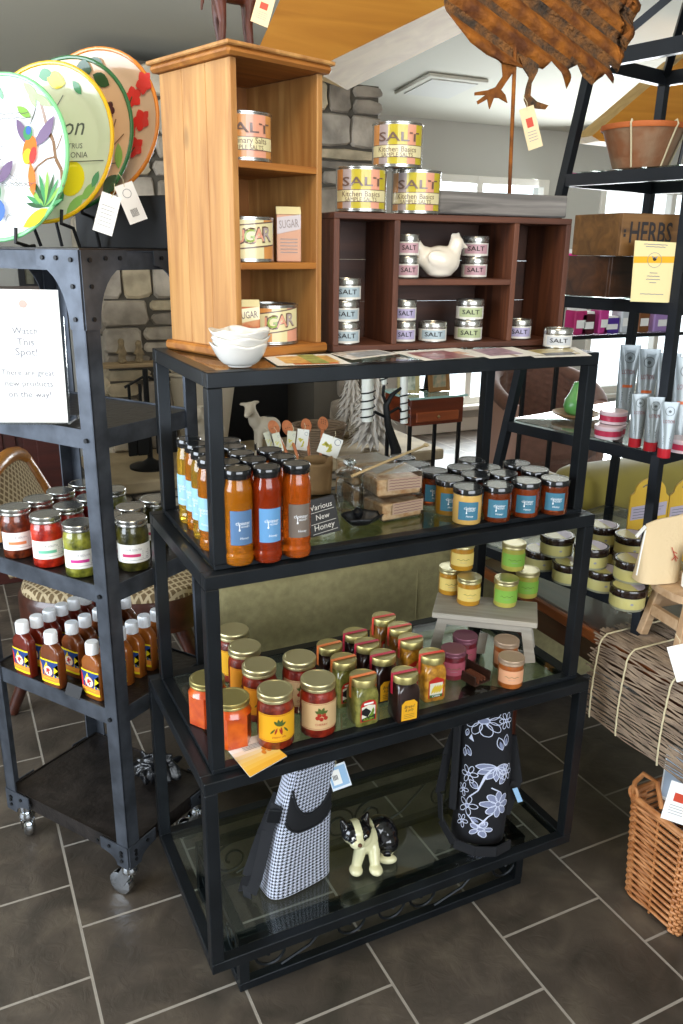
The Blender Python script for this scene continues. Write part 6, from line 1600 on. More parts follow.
q = PB(619, 413, .063); rtin('pink tin, lower one of the stack behind the front pink tin', q+Vector((.012, .03, 0))); rtin('pink tin, upper one of the stack behind the front pink tin', q+Vector((.012, .03, .032)))
q = PB(684, 438, .0315); rtin('pink tin at the far right in front of the near post', q); q = PB(684, 424, .0315); rtin('pink tin at the far right behind the front one', q+Vector((.02, .02, 0)))
q = PZ(575, 418, rz('C')); wd = wood('pale_olive_wood', '#94704a', '#b39468', 'x', scale=20, knots=False)
b = MB(); b.lathe([(.03, .0005), (.035, .001), (.062, .012), (.064, .017), (.060, .017), (.034, .006), (.001, .005)], wd, seg=36)
plt = tag(b.build('wooden_plate', loc=q), 'small round wooden plate holding the green pear', 'plate')
m_pear = M('green_wax_pear', '#4f9a4c', rough=.3, coat=.5, col2='#7ab86c', vscale=14)
pe = empty('wax_pear', q+Vector((.0, 0, .0065))); tag(pe, 'green wax pear sitting on the wooden plate', 'pear')
b = MB(); b.lathe([(.001, 0), (.018, .001), (.031, .012), (.035, .028), (.031, .046), (.021, .064), (.015, .080), (.012, .092), (.001, .096)], m_pear, seg=30); b.build('pear_body', pe)
b = MB(); b.tube([(0, 0, .094), (.002, 0, .104), (.006, 0, .112)], .002, m_dkw, seg=6); b.build('stem', pe)
# level D: body butter tins
m_bbl = M('dark_brown_lid', '#20140f', rough=.2, coat=.6); m_bby = M('body_butter_yellow', '#b8b070', rough=.4, coat=.4); m_bbw = M('tin_lavender_print', '#b3a9b8', rough=.5); m_bbg = M('clear_tin_base', '#8f8f7a', rough=.2, coat=.6)
def btin(label, q, rot=0):
    root = empty('body_butter_tin', q, rot); tag(root, label, 'tin', 'yellow body butter tins with dark lids')
    r, h = .0425, .052
    b = MB(); b.lathe([(r*.93, 0), (r*.96, .002), (r*.96, h-.016)], m_bbg, seg=30); b.build('pot', root)
    b = MB(); b.lathe([(r*1.01, h-.018), (r*1.02, h-.017), (r*1.02, h-.003), (r*.99, h), (r*.9, h), (.001, h)], m_bbl, seg=30); b.build('lid', root)
    b = MB(); b.lathe([(r*.965, .006), (r*.968, .0065), (r*.968, h-.020), (r*.965, h-.0195)], m_bby, seg=30, caps=False)
    b.flat(circle(0, 0, r*.85, n=24), m_bby, lambda u, v_: (u, v_, h+.0004)); b.flat([(r*.85*math.cos(a), r*.85*math.sin(a)) for a in [-1.2+2.9*k/14 for k in range(15)]], m_bbw, lambda u, v_: (u, v_, h+.0007))
    fn = cylmap(r*.972)
    b.flat(circle(0, h*.38, .004, .003, n=8), m_grey, fn); b.build('printed_label', root)
def PD(px, py, n):
    q = PZ(px, py, rz('D')+.001+n*.0525); q.z = rz('D')+.001+(n-1)*.0525; return q
bt = [(603, 568, 1, 'front row, lower left'), (629, 585, 1, 'nearest the front post, lower'), (541, 548, 1, 'lower left end, behind the green jelly jars'), (570, 561, 1, 'lower, just left of the display table post'),
      (633, 558, 2, 'upper one nearest the front post'), (592, 545, 2, 'upper one just right of the display table post'), (557.6, 534, 2, 'upper left one behind the display table'), (632, 534, 2, 'upper one in the second row by the post'), (603, 524, 2, 'rearmost upper one under the sofa')]
for qx, qy, n, ds in bt: 
    q = PD(qx, qy, n); btin('yellow body butter tin with dark lid, '+ds, q, face_cam(q)+.3)
for qx, qy, ds in ((632, 534, 'second row by the post, lower'), (603, 524, 'rearmost lower one')):
    q = PD(qx, qy, 2); q.z -= .0525; btin('yellow body butter tin with dark lid, '+ds, q, face_cam(q)+.3)
m_sgy = M('golden_yellow_card', '#c9a028', rough=.55); m_sgl = M('lavender_text_panel', '#a89fae', rough=.6); m_red_brown = M('price_red_brown', '#6b2c1c', rough=.6)
def arch_sign(label, q, rot, price):
    root = empty('arched_sign', q, rot); tag(root, label, 'sign', 'yellow arched product signs')
    poly = [(-.05, 0), (.05, 0), (.05, .185), (.044, .19)]+[(.040*math.cos(a), .195+.038*math.sin(a)) for a in [0+pi*k/14 for k in range(15)]]+[(-.044, .19), (-.05, .185)]
    b = MB(); b.prism(poly, -.004, .004, m_sgy, lambda u, v_, t: (u, t, v_)); fn = lambda u, v_: (u, -.0048, v_); f2 = lambda u, v_: (u, -.0054, v_)
    b.flat([(-.045, .115), (.046, .135), (.046, .172), (-.045, .152)], m_sgl, fn)
    for k in range(4):
        for s_ in strip([(-.04+.006*j, .145-.008*k+.0012*j*.9+.0006*(j % 2)) for j in range(14-k)], .0014): b.flat(s_, m_tbh, f2)
    for s_ in strip([(.026*math.cos(a), .198+.020*math.sin(a)) for a in [.5+2.1*k/8 for k in range(9)]], .003): b.flat(s_, m_tbh, f2)
    b.flat(circle(0, .202, .007, .005, n=8), m_ink, f2); b.flat(leaf(0, .204, .012, .003, 2.6, 4), m_ink, f2); b.flat(leaf(0, .204, .012, .003, .5, 4), m_ink, f2)
    for s_ in strip([(-.02, .09), (.02, .095)], .0018): b.flat(s_, m_tbh, f2)
    if price: b.flat([(-.014, .085), (.018, .09), (.018, .102), (-.014, .097)], m_red_brown, f2)
    b.build('card', root)
q = PZ(641, 566, rz('D')+.001); q.z = rz('D')+.001; arch_sign('yellow arched product sign left of the near rack post', q+Vector((.03, .03, 0)), face_cam(q)+.35, False)
q = PZ(680, 566, rz('D')+.001); q.z = rz('D')+.001; arch_sign('yellow arched product sign right of the near rack post', q+Vector((.03, .03, 0)), face_cam(q)+.35, True)

# ================================================================ WOODEN TABLE UNDER THE RACK
m_tb = wood('dark_cherry_table', '#2e160c', '#4d2818', 'y', rough=.3, scale=8, coat=.3); m_tbe = wood('worn_table_edge', '#5a2c12', '#8f4d20', 'y', rough=.4, scale=10, knots=False); m_leg = wood('turned_leg_wood', '#3d1c12', '#5a2c1c', 'z', rough=.4, scale=12, knots=False)
tx0, tx1, ty0, ty1 = 1.355, 2.2, .90, 1.86
tb = empty('wooden_table', ((tx0+tx1)/2, (ty0+ty1)/2, 0)); tag(tb, 'dark cherry wooden table with turned legs under the black rack', 'table')
TT = Matrix.Translation(-Vector(tb.location))
b = MB(); b.X = TT; b.box(((tx0+tx1)/2+.008, (ty0+ty1)/2, TABZ-.015), (tx1-tx0-.016, ty1-ty0, .030), m_tb, bev=.003); tt_ = b.build('table_top', tb)
b = MB(); b.X = TT; b.box((tx0+.006, (ty0+ty1)/2, TABZ-.016), (.014, ty1-ty0, .032), m_tbe, bev=.004); b.build('worn_edge', tb)
b = MB(); b.X = TT
for y in (ty0+.07, ty1-.15): b.box(((tx0+tx1)/2, y, TABZ-.075), (tx1-tx0-.16, .02, .09), m_tb)
for x in (tx0+.058, tx1-.06): b.box((x, (ty0+ty1)/2-.04, TABZ-.075), (.02, ty1-ty0-.26, .09), m_tb)
b.build('apron', tb)
for x in (1.413, 2.14):
    for y in (.957, 1.70):
        m_ft = M('worn_leg_foot', '#8a6a4a', rough=.8, col2='#5f5a55', vscale=20)
        b = MB(); b.X = TT; b.lathe([(.020, .10), (.026, .115), (.020, .13), (.018, .2), (.024, .35), (.028, .44), (.020, .46), (.028, .475), (.028, .49), (.030, .50), (.030, TABZ-.03)], m_leg, (x, y, 0), 20)
        lg = b.build('leg', tb)
        b = MB(); b.X = TT; b.lathe([(.020, 0), (.026, .006), (.029, .03), (.026, .045), (.030, .05), (.030, .056), (.026, .062), (.028, .085), (.029, .088), (.024, .098), (.021, .102)], m_ft, (x, y, 0), 20); b.build('foot', lg)
# twig mat draped over the table edge
m_twig = M('grey_brown_twigs', '#776657', rough=.85, col2='#9c8873', vscale=25)
mx0 = tx0-.012
ya, yb = PX(585, 727, mx0-.01).y, .80
hz = PX(600, 740, mx0-.01)
zlow = PX(587, 727, mx0-.01).z
mat = empty('twig_mat', (mx0, (ya+yb)/2, TABZ)); tag(mat, 'grey twig mat bound with cord draped over the table edge', 'mat')
TM = Matrix.Translation(-Vector(mat.location))
Ltop, Lside = .22, TABZ-zlow+.01
def mprof(s):   # s along the mat from the inside of the table to the hanging fringe
    rb_ = .022
    if s < Ltop: return (mx0+rb_+Ltop-s, TABZ+.007)
    a = (s-Ltop)/rb_
    if a < pi/2: return (mx0+rb_-rb_*math.sin(a), TABZ+.007-rb_+rb_*math.cos(a))
    d = s-Ltop-rb_*pi/2; return (mx0-.02*math.sin(min(1, d/Lside)*pi)*.4, TABZ+.007-rb_-d)
NT = 94; smax = Ltop+Lside-.02
for k in range(NT):
    s = smax*(k+.5)/NT
    x, z = mprof(s); pts = []; ph = random.uniform(0, 6); am = .004 if s > .02 else 0
    yend = ya+.012+random.uniform(-.012, .014)
    n = 16
    for j in range(n+1):
        y = yend+(yb-yend)*j/n
        w_ = am*math.sin(ph+j*1.1)+random.uniform(-.0012, .0012); s2_ = max(0.0, min(smax, s+w_)); x2, z2 = mprof(s2_)
        pts.append((x2-abs(random.uniform(0, .001)), y, z2))
    tw_ = MB(); tw_.X = TM; tw_.tube(pts, random.uniform(.0017, .0030), m_twig, seg=5); tw_.build('twig', mat)
for (qx, qy) in ((587, 738), (612, 763), (652, 798)):
    yy = PX(qx, qy, mx0-.008).y; b = MB(); b.X = TM
    b.tube([(mprof(smax*j/30)[0]-(.004 if smax*j/30 > Ltop+.01 else .0), yy+.001*(j % 2), mprof(smax*j/30)[1]+(.004 if smax*j/30 <= Ltop+.01 else 0)) for j in range(31)], .0022, m_string, seg=6); b.build('cord', mat)
# wicker hamper below
m_wick = M('honey_wicker', '#a86a3a', rough=.5, col2='#c98c58', vscale=30)
wk = empty('wicker_basket', (1.60, 1.095, 0)); tag(wk, 'honey brown wicker basket on the tiles under the twig mat', 'basket')
wx0, wx1, wy0, wy1, wh = 1.375-1.60, 1.74-1.60, -.095, .10, .285
per = []
def perim(n=84, ins=0, flare=1.0):
    out = []; w_, d_ = (wx1-wx0)/2, (wy1-wy0)/2
    for k in range(n):
        a = 2*pi*k/n; c_, s_ = math.cos(a), math.sin(a); e = .22; out.append((math.copysign(abs(c_)**e, c_)*(w_*flare+ins)+(wx0+wx1)/2, math.copysign(abs(s_)**e, s_)*(d_*flare+ins)))
    return out
b = MB(); NR = 30
for r_ in range(NR):
    z = .006+wh*(r_+.5)/NR; fl = .90+.10*r_/NR
    pr_ = perim(flare=fl); pts = []
    for k, (x, y) in enumerate(pr_):
        o_ = .0042*(1 if ((k//3+r_) % 2) else -1); n_ = Vector((x-(wx0+wx1)/2, y, 0)).normalized(); pts.append((x+n_.x*o_, y+n_.y*o_, z))
    b.tube(pts, .0042, m_wick, closed=True, seg=6)
for k in range(0, 84, 3):
    x, y = perim(flare=.90)[k]; x2, y2 = perim(flare=1)[k]; b.tube([(x, y, .004), (x2, y2, wh+.004)], .0032, m_wick, seg=5)
b.box(((wx0+wx1)/2, 0, .006), ((wx1-wx0)*.86, (wy1-wy0)*.86, .006), m_wick); b.build('woven_body', wk)
b = MB(); b.tube([(x, y, wh+.008) for x, y in perim(flare=1.0)], .008, m_wick, closed=True, seg=8); b.build('rim', wk)
for s_ in (1,):
    b = MB(); b.tube([(wx0+.004, .085, wh-.0), (wx0-.002, .08, wh+.05), (wx0-.0, .06, wh+.085), (wx0-.0, .02, wh+.09), (wx0+.004, .0, wh+.03)], .006, m_wick, seg=8); b.tube([(wx0-.002, .08+.012*math.cos(a), wh+.02+.016*math.sin(a)) for a in [2*pi*k/12 for k in range(12)]], .004, m_wick, closed=True, seg=6); b.build('handle', wk)
b = MB(); b.box((0, 0, 0), (.012, .10, .15), m_white, bev=.001); b.box((-.0065, 0, 0), (.001, .09, .13), M('pale_blue_print', '#a9b8c8', rough=.6)); tag(b.build('booklet', loc=(1.47, 1.12, .345), rotz=.15), 'white booklet standing in the wicker basket', 'booklet')
b = MB(); b.box((0, 0, 0), (.10, .12, .14), M('navy_cloth', '#1c2440', rough=.9), bev=.02); tag(b.build('folded_cloth', loc=(1.56, 1.08, .235)), 'navy folded cloth inside the wicker basket', 'cloth')
q = PX(678, 803, 1.318); hang_tag('price_tag', q, .05, .10, .1, (-.75, -.66, 0), 'large white swing tag with red seal hanging in front of the twig mat', 'tag', '#ecebe8', deco_red)
q = PX(684, 662, 1.318); hang_tag('price_tag', q, .05, .075, -.35, (-.6, -.75, .3), 'white swing tag hanging below the little bleached stool', 'tag', '#ecebe8', None)

# little bleached stool with a pouch
m_bl = wood('bleached_wood', '#a98662', '#c4a582', 'x', rough=.6, scale=14)
sb_ = PZ(634, 628, TABZ+.018); ks = empty('bleached_stool', (sb_.x+.085, sb_.y-.10, TABZ+.0145), R(-8)); tag(ks, 'little bleached wooden stool standing on the twig mat', 'stool')
SHh = .145
b = MB(); b.prism([(math.copysign(abs(math.cos(a))**.6, math.cos(a))*.105, math.copysign(abs(math.sin(a))**.6, math.sin(a))*.078) for a in [2*pi*k/36 for k in range(36)]], SHh-.018, SHh, m_bl, lambda u, v_, t: (u, v_, t), smooth=False); b.build('seat', ks)
for x in (-1, 1):
    for y in (-1, 1): 
        b = MB(); b.beam((x*.095, y*.062, 0.002), (x*.07, y*.05, SHh-.018), .022, .020, m_bl, up=(0, 1, 0), bev=.002); b.build('leg', ks)
b = MB()
for x in (-1, 1): b.beam((x*.085, -.045, .07), (x*.085, .045, .07), .012, .026, m_bl)
for y in (-1, 1): b.beam((-.07, y*.056, .085), (.07, y*.056, .085), .012, .028, m_bl)
b.build('stretcher', ks)
m_canv = M('natural_canvas', '#d6bf98', rough=.9, bump=.15, bscale=150)
pq = PZ(655, 579, TABZ+.0145+SHh+.001)
po = empty('canvas_pouch', pq, R(-14)); tag(po, 'cream canvas zip pouch with red sprig on the bleached stool', 'pouch')
b = MB()
def pf_(u, v_):
    a = 2*pi*u; w_ = .104*(1+.06*v_); d_ = .062*(1-v_)**1.0+.004; c_, s_ = math.cos(a), math.sin(a)
    return (math.copysign(abs(c_)**.6, c_)*w_/2*(1 if v_ < .95 else 1)+.012*v_, math.copysign(abs(s_)**.7, s_)*d_/2, .001+.150*v_*(1+.16*(c_*w_)/.10*.5))
b.grid(40, 14, pf_, m_canv); b.add([(0, 0, .001)]+[pf_(k/40, 0) for k in range(40)], [(0, 1+(k+1) % 40, 1+k) for k in range(40)], m_canv); b.build('body', po)
b = MB(); b.tube([pf_(.5, v_/10)[:1]+(-.003,)+pf_(.5, v_/10)[2:] for v_ in range(1, 10)], .0022, m_white, seg=6); b.beam((-.046, -.004, .134), (-.070, -.01, .112), .004, .007, m_white); b.build('zip', po)
b = MB(); m_sr = M('red_sprig_print', '#b53a2c', rough=.8)
for pts in ([(.018, .085), (.024, .07), (.030, .052)], [(.022, .075), (.032, .07)], [(.024, .068), (.034, .058)], [(.026, .062), (.018, .055)]):
    for s_ in strip(pts, .002): b.flat(s_, m_sr, lambda u, v_: (u, -.031*(1-v_/.15)-.0062, v_))
b.build('printed_sprig', po)
q = PZ(690, 588, TABZ+.0145+SHh+.001)
wb = empty('white_bottle', q); tag(wb, 'white bottle with blue band at the right edge beside the canvas pouch', 'bottle')
b = MB(); b.lathe([(.016, 0), (.02, .004), (.021, .03), (.018, .042), (.02, .06), (.018, .075), (.008, .082)], m_white, seg=20); b.build('body', wb)
b = MB(); b.lathe([(.0206, .044), (.0209, .046), (.0209, .062), (.0206, .064)], M('bottle_blue', '#5f86b0', rough=.5), seg=20, caps=False); b.build('band', wb)
b = MB(); b.lathe([(.009, .081), (.0095, .082), (.0095, .096), (.001, .098)], m_white, seg=16); b.build('cap', wb)

# ================================================================ OLIVE SOFA BEHIND THE TABLES
m_linen = M('olive_linen', '#a0966a', rough=.95, bump=.25, bscale=220, var=.12, vscale=40, sheen=.2); m_olive = M('sunlit_olive_velvet', '#8f8030', rough=.85, sheen=.5, var=.15, vscale=4)  # olive of cushions and arms is yellowed to carry sunlight on the sofa
sf = empty('sofa', (1.53, 2.305, 0), 0); tag(sf, 'long olive linen sofa seen from behind the display tables', 'sofa')
b = MB()
def soft_box(b, c, d, m, puff=.02, n=10, bev=.03):
    bm = bmesh.new(); bmesh.ops.create_cube(bm, size=1)
    for v in bm.verts: v.co = Vector((v.co.x*d[0], v.co.y*d[1], v.co.z*d[2]))
    bmesh.ops.bevel(bm, geom=list(bm.edges), offset=bev, segments=4, affect='EDGES', profile=.5)
    bm.verts.ensure_lookup_table(); b.add([v.co+Vector(c) for v in bm.verts], [tuple(v.index for v in f.verts) for f in bm.faces], m, True); bm.free()
soft_box(b, (0, -.27, .37), (1.86, .16, .58), m_linen); b.build('back_frame', sf)
for x in (-.31, .31):
    b = MB(); b.box((x, -.3515, .37), (.004, .004, .5), m_linen, bev=.0015); b.build('seam', sf)
b = MB(); soft_box(b, (.13, .1, .25), (1.58, .62, .34), m_linen); b.build('seat_base', sf)
for x in (-.53, .06, .65):
    b = MB(); soft_box(b, (x, -.20, .735), (.58, .20, .19), m_olive, bev=.07); b.build('back_cushion', sf)
    b = MB(); soft_box(b, (x+.09, .14, .49), (.50, .56, .15), m_olive, bev=.05); b.build('seat_cushion', sf)
for x in (-.60, .90):
    b = MB(); soft_box(b, (x, .06, .42), (.16, .70, .42), m_olive, bev=.06); b.build('arm', sf)
for x in (-.60, .82):
    for y in (-.28, .34): b = MB(); b.box((x, y, .04), (.06, .06, .08), m_leg, bev=.004); b.build('foot', sf)

# ================================================================ LATTICE UPHOLSTERED CHAIR, LEFT
def lattice(ax):
    m = bpy.data.materials.new('lattice_upholstery_'+ax.lower()); nt, b = nodes(m); L = nt.links.new; N = nt.nodes.new
    tc = N('ShaderNodeTexCoord'); sp_ = N('ShaderNodeSeparateXYZ'); L(tc.outputs['Object'], sp_.inputs[0])
    outs = []
    for op in ('ADD', 'SUBTRACT'):
        a = N('ShaderNodeMath'); a.operation = op; L(sp_.outputs['X'], a.inputs[0]); L(sp_.outputs[ax], a.inputs[1])
        c = N('ShaderNodeMath'); c.operation = 'MULTIPLY'; c.inputs[1].default_value = 34; L(a.outputs[0], c.inputs[0]); d = N('ShaderNodeMath'); d.operation = 'FRACT'; L(c.outputs[0], d.inputs[0])
        e = N('ShaderNodeMath'); e.operation = 'LESS_THAN'; e.inputs[1].default_value = .3; L(d.outputs[0], e.inputs[0]); outs.append(e.outputs[0])
    mxm = N('ShaderNodeMath'); mxm.operation = 'MAXIMUM'; L(outs[0], mxm.inputs[0]); L(outs[1], mxm.inputs[1])
    mx = N('ShaderNodeMix'); mx.data_type = 'RGBA'; L(mxm.outputs[0], mx.inputs[0]); mx.inputs[6].default_value = C('#6e5a3c'); mx.inputs[7].default_value = C('#b8a684'); L(mx.outputs[2], b.inputs['Base Color']); b.inputs['Roughness'].default_value = .9
    return m
m_lat = lattice('Y'); m_latb = lattice('Z'); m_cw = wood('honey_oak_frame', '#8a5212', '#bd7c24', 'x', rough=.35, scale=9, coat=.4, knots=False); m_cwd = wood('dark_mahogany_frame', '#2e140c', '#4d2416', 'x', rough=.35, scale=9, coat=.4, knots=False)
def lattice_chair(loc, rot, label):
    root = empty('upholstered_chair', loc, rot); tag(root, label, 'chair')
    def seat(r, z0, z1, m, dome=0):
        b = MB(); pts = [(math.copysign(abs(math.cos(a))**.55, math.cos(a))*.31*r, math.copysign(abs(math.sin(a))**.55, math.sin(a))*.29*r) for a in [2*pi*k/40 for k in range(40)]]
        rings = [[(x, y, z0) for x, y in pts], [(x, y, z1-.02) for x, y in pts], [(x*.97, y*.97, z1) for x, y in pts], [(x*.7, y*.7, z1+dome) for x, y in pts], [(x*.3, y*.3, z1+dome*1.2) for x, y in pts]]
        vs = [q for r_ in rings for q in r_]; fs = [(i*40+k, i*40+(k+1) % 40, (i+1)*40+(k+1) % 40, (i+1)*40+k) for i in range(4) for k in range(40)]+[tuple(range(39, -1, -1)), tuple(160+k for k in range(40))]
        b.add(vs, fs, m, True); return b
    seat(1.12, .34, .45, m_cwd).build('seat_rail', root); seat(1.08, .44, .475, m_lat, .03).build('seat', root)
    for x in (-.25, .25):
        b = MB(); b.tube([(x, -.22, .38), (x*1.08, -.27, .25), (x*1.02, -.24, .12), (x*1.1, -.27, .005)], .02, m_cwd, rr=[.034, .026, .018, .02], seg=10); b.build('leg', root)
        b = MB(); b.tube([(x*.9, .25, .38), (x*.95, .30, .15), (x, .36, .005)], .02, m_cwd, rr=[.03, .022, .02], seg=10); b.build('leg', root)
    b = MB()
    def bk(u, v_): x = (u-.5)*.5*(1-.15*v_); return (x, .27+.12*v_-.06*(1-(2*u-1)**2)*.3, .52+.27*v_+.06*(1-(2*u-1)**2)*v_)
    b.grid(12, 8, bk, m_latb); o = b.build('backrest', root); md = o.modifiers.new('s', 'SOLIDIFY'); md.thickness = .05
    b = MB(); b.tube([bk(0, 0)]+[bk(0, v_/6) for v_ in range(1, 7)]+[bk(u/10, 1) for u in range(1, 11)]+[bk(1, v_/6) for v_ in range(5, -1, -1)], .026, m_cw, seg=10); b.build('back_frame', root)
    return root
lattice_chair((.50, 2.78, 0), R(66), 'lattice upholstered wooden chair behind the industrial cart')
# wooden sideboard at the far left with a framed picture above it
m_mar = wood('maroon_cabinet_wood', '#2c100c', '#4a1c14', 'x', rough=.4, scale=6, knots=False)
A_ = PY(-60, 291, 3.9); B_ = PY(62, 291, 3.9)
cb = empty('sideboard', ((A_.x+B_.x)/2, 4.1, 0)); tag(cb, 'dark maroon wooden sideboard behind the cart at the far left', 'sideboard')
Wc = B_.x-A_.x; Hc = A_.z
part('cabinet_body', cb, lambda b: b.box((0, 0, (Hc-.03)/2), (Wc, .38, Hc-.03), m_mar, bev=.004)); part('top_board', cb, lambda b: b.box((0, 0, Hc-.014), (Wc+.04, .42, .028), m_mar, bev=.005))
for k in range(2):
    d_ = part('door', cb, lambda b: (b.box((-Wc/4+k*Wc/2, -.196, Hc*.5), (Wc/2-.03, .014, Hc*.8), m_mar, bev=.004), b.box((-Wc/4+k*Wc/2, -.206, Hc*.5), (Wc/2-.14, .01, Hc*.62), m_mar, bev=.004)))
    part('knob', d_, lambda b: b.lathe([(.001, -.012), (.01, -.006), (.012, 0), (.01, .006), (.001, .012)], m_gold, (-.05+k*.1, -.222, Hc*.55), 12))
# picture standing in the room behind
q = PY(33, 282, 5.9)
A2_ = PY(17, 262, 5.97); B2_ = PY(41, 290, 5.97)
fr_ = empty('framed_picture', ((A2_.x+B2_.x)/2, 5.97, B2_.z)); tag(fr_, 'small dark framed picture on the back wall above the sideboard', 'picture')
Wf, Hf = B2_.x-A2_.x, A2_.z-B2_.z
part('frame', fr_, lambda b: [b.box((s*(Wf/2-.02), 0, Hf/2), (.04, .03, Hf), m_iron) for s in (-1, 1)]+[b.box((0, 0, z), (Wf-.08, .03, .04), m_iron) for z in (.02, Hf-.02)])
part('print', fr_, lambda b: b.box((0, .004, Hf/2), (Wf-.08, .01, Hf-.08), M('muted_landscape_print', '#8d8a78', rough=.8, col2='#4f5145', vscale=9)))

# ================================================================ THINGS AT THE FIREPLACE
def hearth_z(): return .322
# fire tool set
q = PY(152, 470, 4.62); hx_ = q.x; tsx = PY(146, 400, 4.62).x
ft = empty('fire_tool_stand', (tsx, 4.60, .3205)); tag(ft, 'black iron fireplace tool stand on the hearth', 'fireplace tools')
H2 = PY(146, 368, 4.62).z-.32
part('base', ft, lambda b: b.lathe([(.12, 0), (.12, .012), (.05, .03), (.02, .05), (.015, .06)], m_iron, seg=24))
part('stand', ft, lambda b: (b.tube([(0, 0, .03), (0, 0, H2)], .016, m_iron), b.tube([(-.12, 0, H2-.1), (0, 0, H2-.04), (.12, 0, H2-.1)], .008, m_iron)))
for k, x in enumerate((-.10, -.04, .06, .12)):
    part(['poker', 'shovel', 'brush', 'tongs'][k], ft, lambda b: (b.tube([(x, -.02, H2-.08), (x, -.02, .12)], .009, m_iron), b.box((x, -.02, .15), (.05+.02*(k % 2), .02, .14), m_iron, bev=.004)))
# pair of little carved figures on a ledge shelf
q = PY(138, 367, 4.70)
sh_ = MB(); sh_.box((0, 0, -.012), (.34, .12, .024), M('pale_mantel_shelf', '#a08a6a', rough=.7), bev=.004); ss_ = sh_.build('wall_shelf', loc=(q.x, 4.90, q.z)); tag(ss_, 'small pale wooden ledge fixed to the stone chimney', 'shelf')
m_cf = M('carved_driftwood', '#8a7a60', rough=.8, var=.3, vscale=30)
for k, (dx, hh) in enumerate(((-.05, .17), (.05, .15))):
    o = blob('carved_figure', [('c', (0, 0, .012), (0, 0, hh*.6), .022, .018), ('e', (0, 0, hh*.72), (.020, .018, .022)), ('c', (-.012, 0, hh*.5), (-.03, -.01, hh*.35), .009, .006), ('c', (.012, 0, hh*.5), (.028, -.01, hh*.3), .009, .006), ('e', (0, 0, .012), (.03, .026, .012))], [m_cf], voxel=.005, loc=(q.x+dx, 4.885, q.z+.001))
    tag(o, 'small carved driftwood figure, %s of the pair on the stone ledge' % ['left', 'right'][k], 'figurine')
# cream buckets with black spots
m_sp = M('cream_spotted_hide', '#b5ab98', rough=.8); m_spb = M('black_hide_spot', '#1e1c1b', rough=.8)
def spmat(c, n): 
    v = math.sin(c.x*23+1.3)+math.sin(c.z*19+c.x*7)+math.sin(c.y*25+.5)
    return 1 if v > 1.25 else 0
bq = PY(206, 452, 4.45)
bk_ = MB(); bk_.grid(36, 14, lambda u, v_: ((.13+.08*v_)*math.cos(2*pi*u), (.10+.04*v_)*math.sin(2*pi*u), .50*v_), m_sp)
bk_.add([(0, 0, .002)]+[(.13*math.cos(2*pi*k/36), .10*math.sin(2*pi*k/36), 0) for k in range(36)], [(0, 1+(k+1) % 36, 1+k) for k in range(36)], m_sp)
bk_.tube([(.21*math.cos(2*pi*k/36), .14*math.sin(2*pi*k/36), .5) for k in range(36)], .012, m_sp, closed=True, seg=8)
o = bk_.build('log_bucket', loc=(PY(205, 440, 4.80).x, 4.80, .321)); md = o.modifiers.new('s', 'SOLIDIFY'); md.thickness = .008
for m_ in (m_spb,): o.data.materials.append(m_)
for p_ in o.data.polygons: p_.material_index = spmat(p_.center, None)
tag(o, 'cream tapered log bucket with dark spots on the hearth', 'bucket')
for k, (px_1, lab_) in enumerate(((214, 'standing before the log bucket'), (270, 'right of the log bucket'))):
    bx_ = PY(px_1, 440, 4.40).x
    o = blob('spotted_cow_figure', [('e', (0, 0, .27), (.11, .07, .08)), ('c', (-.06, -.03, .24), (-.07, -.03, .015), .03, .018), ('c', (.06, -.03, .24), (.07, -.03, .015), .03, .018), ('c', (-.06, .04, .24), (-.07, .04, .015), .03, .018), ('c', (.06, .04, .24), (.07, .04, .015), .03, .018),
                                      ('c', (-.09, -.01, .31), (-.13, -.04, .42), .05, .035), ('c', (-.13, -.04, .43), (-.17, -.09, .38), .040, .024), ('e', (-.09, -.03, .46), (.035, .012, .016)), ('e', (-.18, -.03, .45), (.035, .012, .016))], [m_sp, m_spb], spmat, voxel=.010, loc=(bx_, 4.45, .321), rotz=.2-k*.3)
    o.scale = (.8, .8, .8)
    tag(o, 'black and cream spotted cow figure on the hearth, '+lab_, 'figurine')
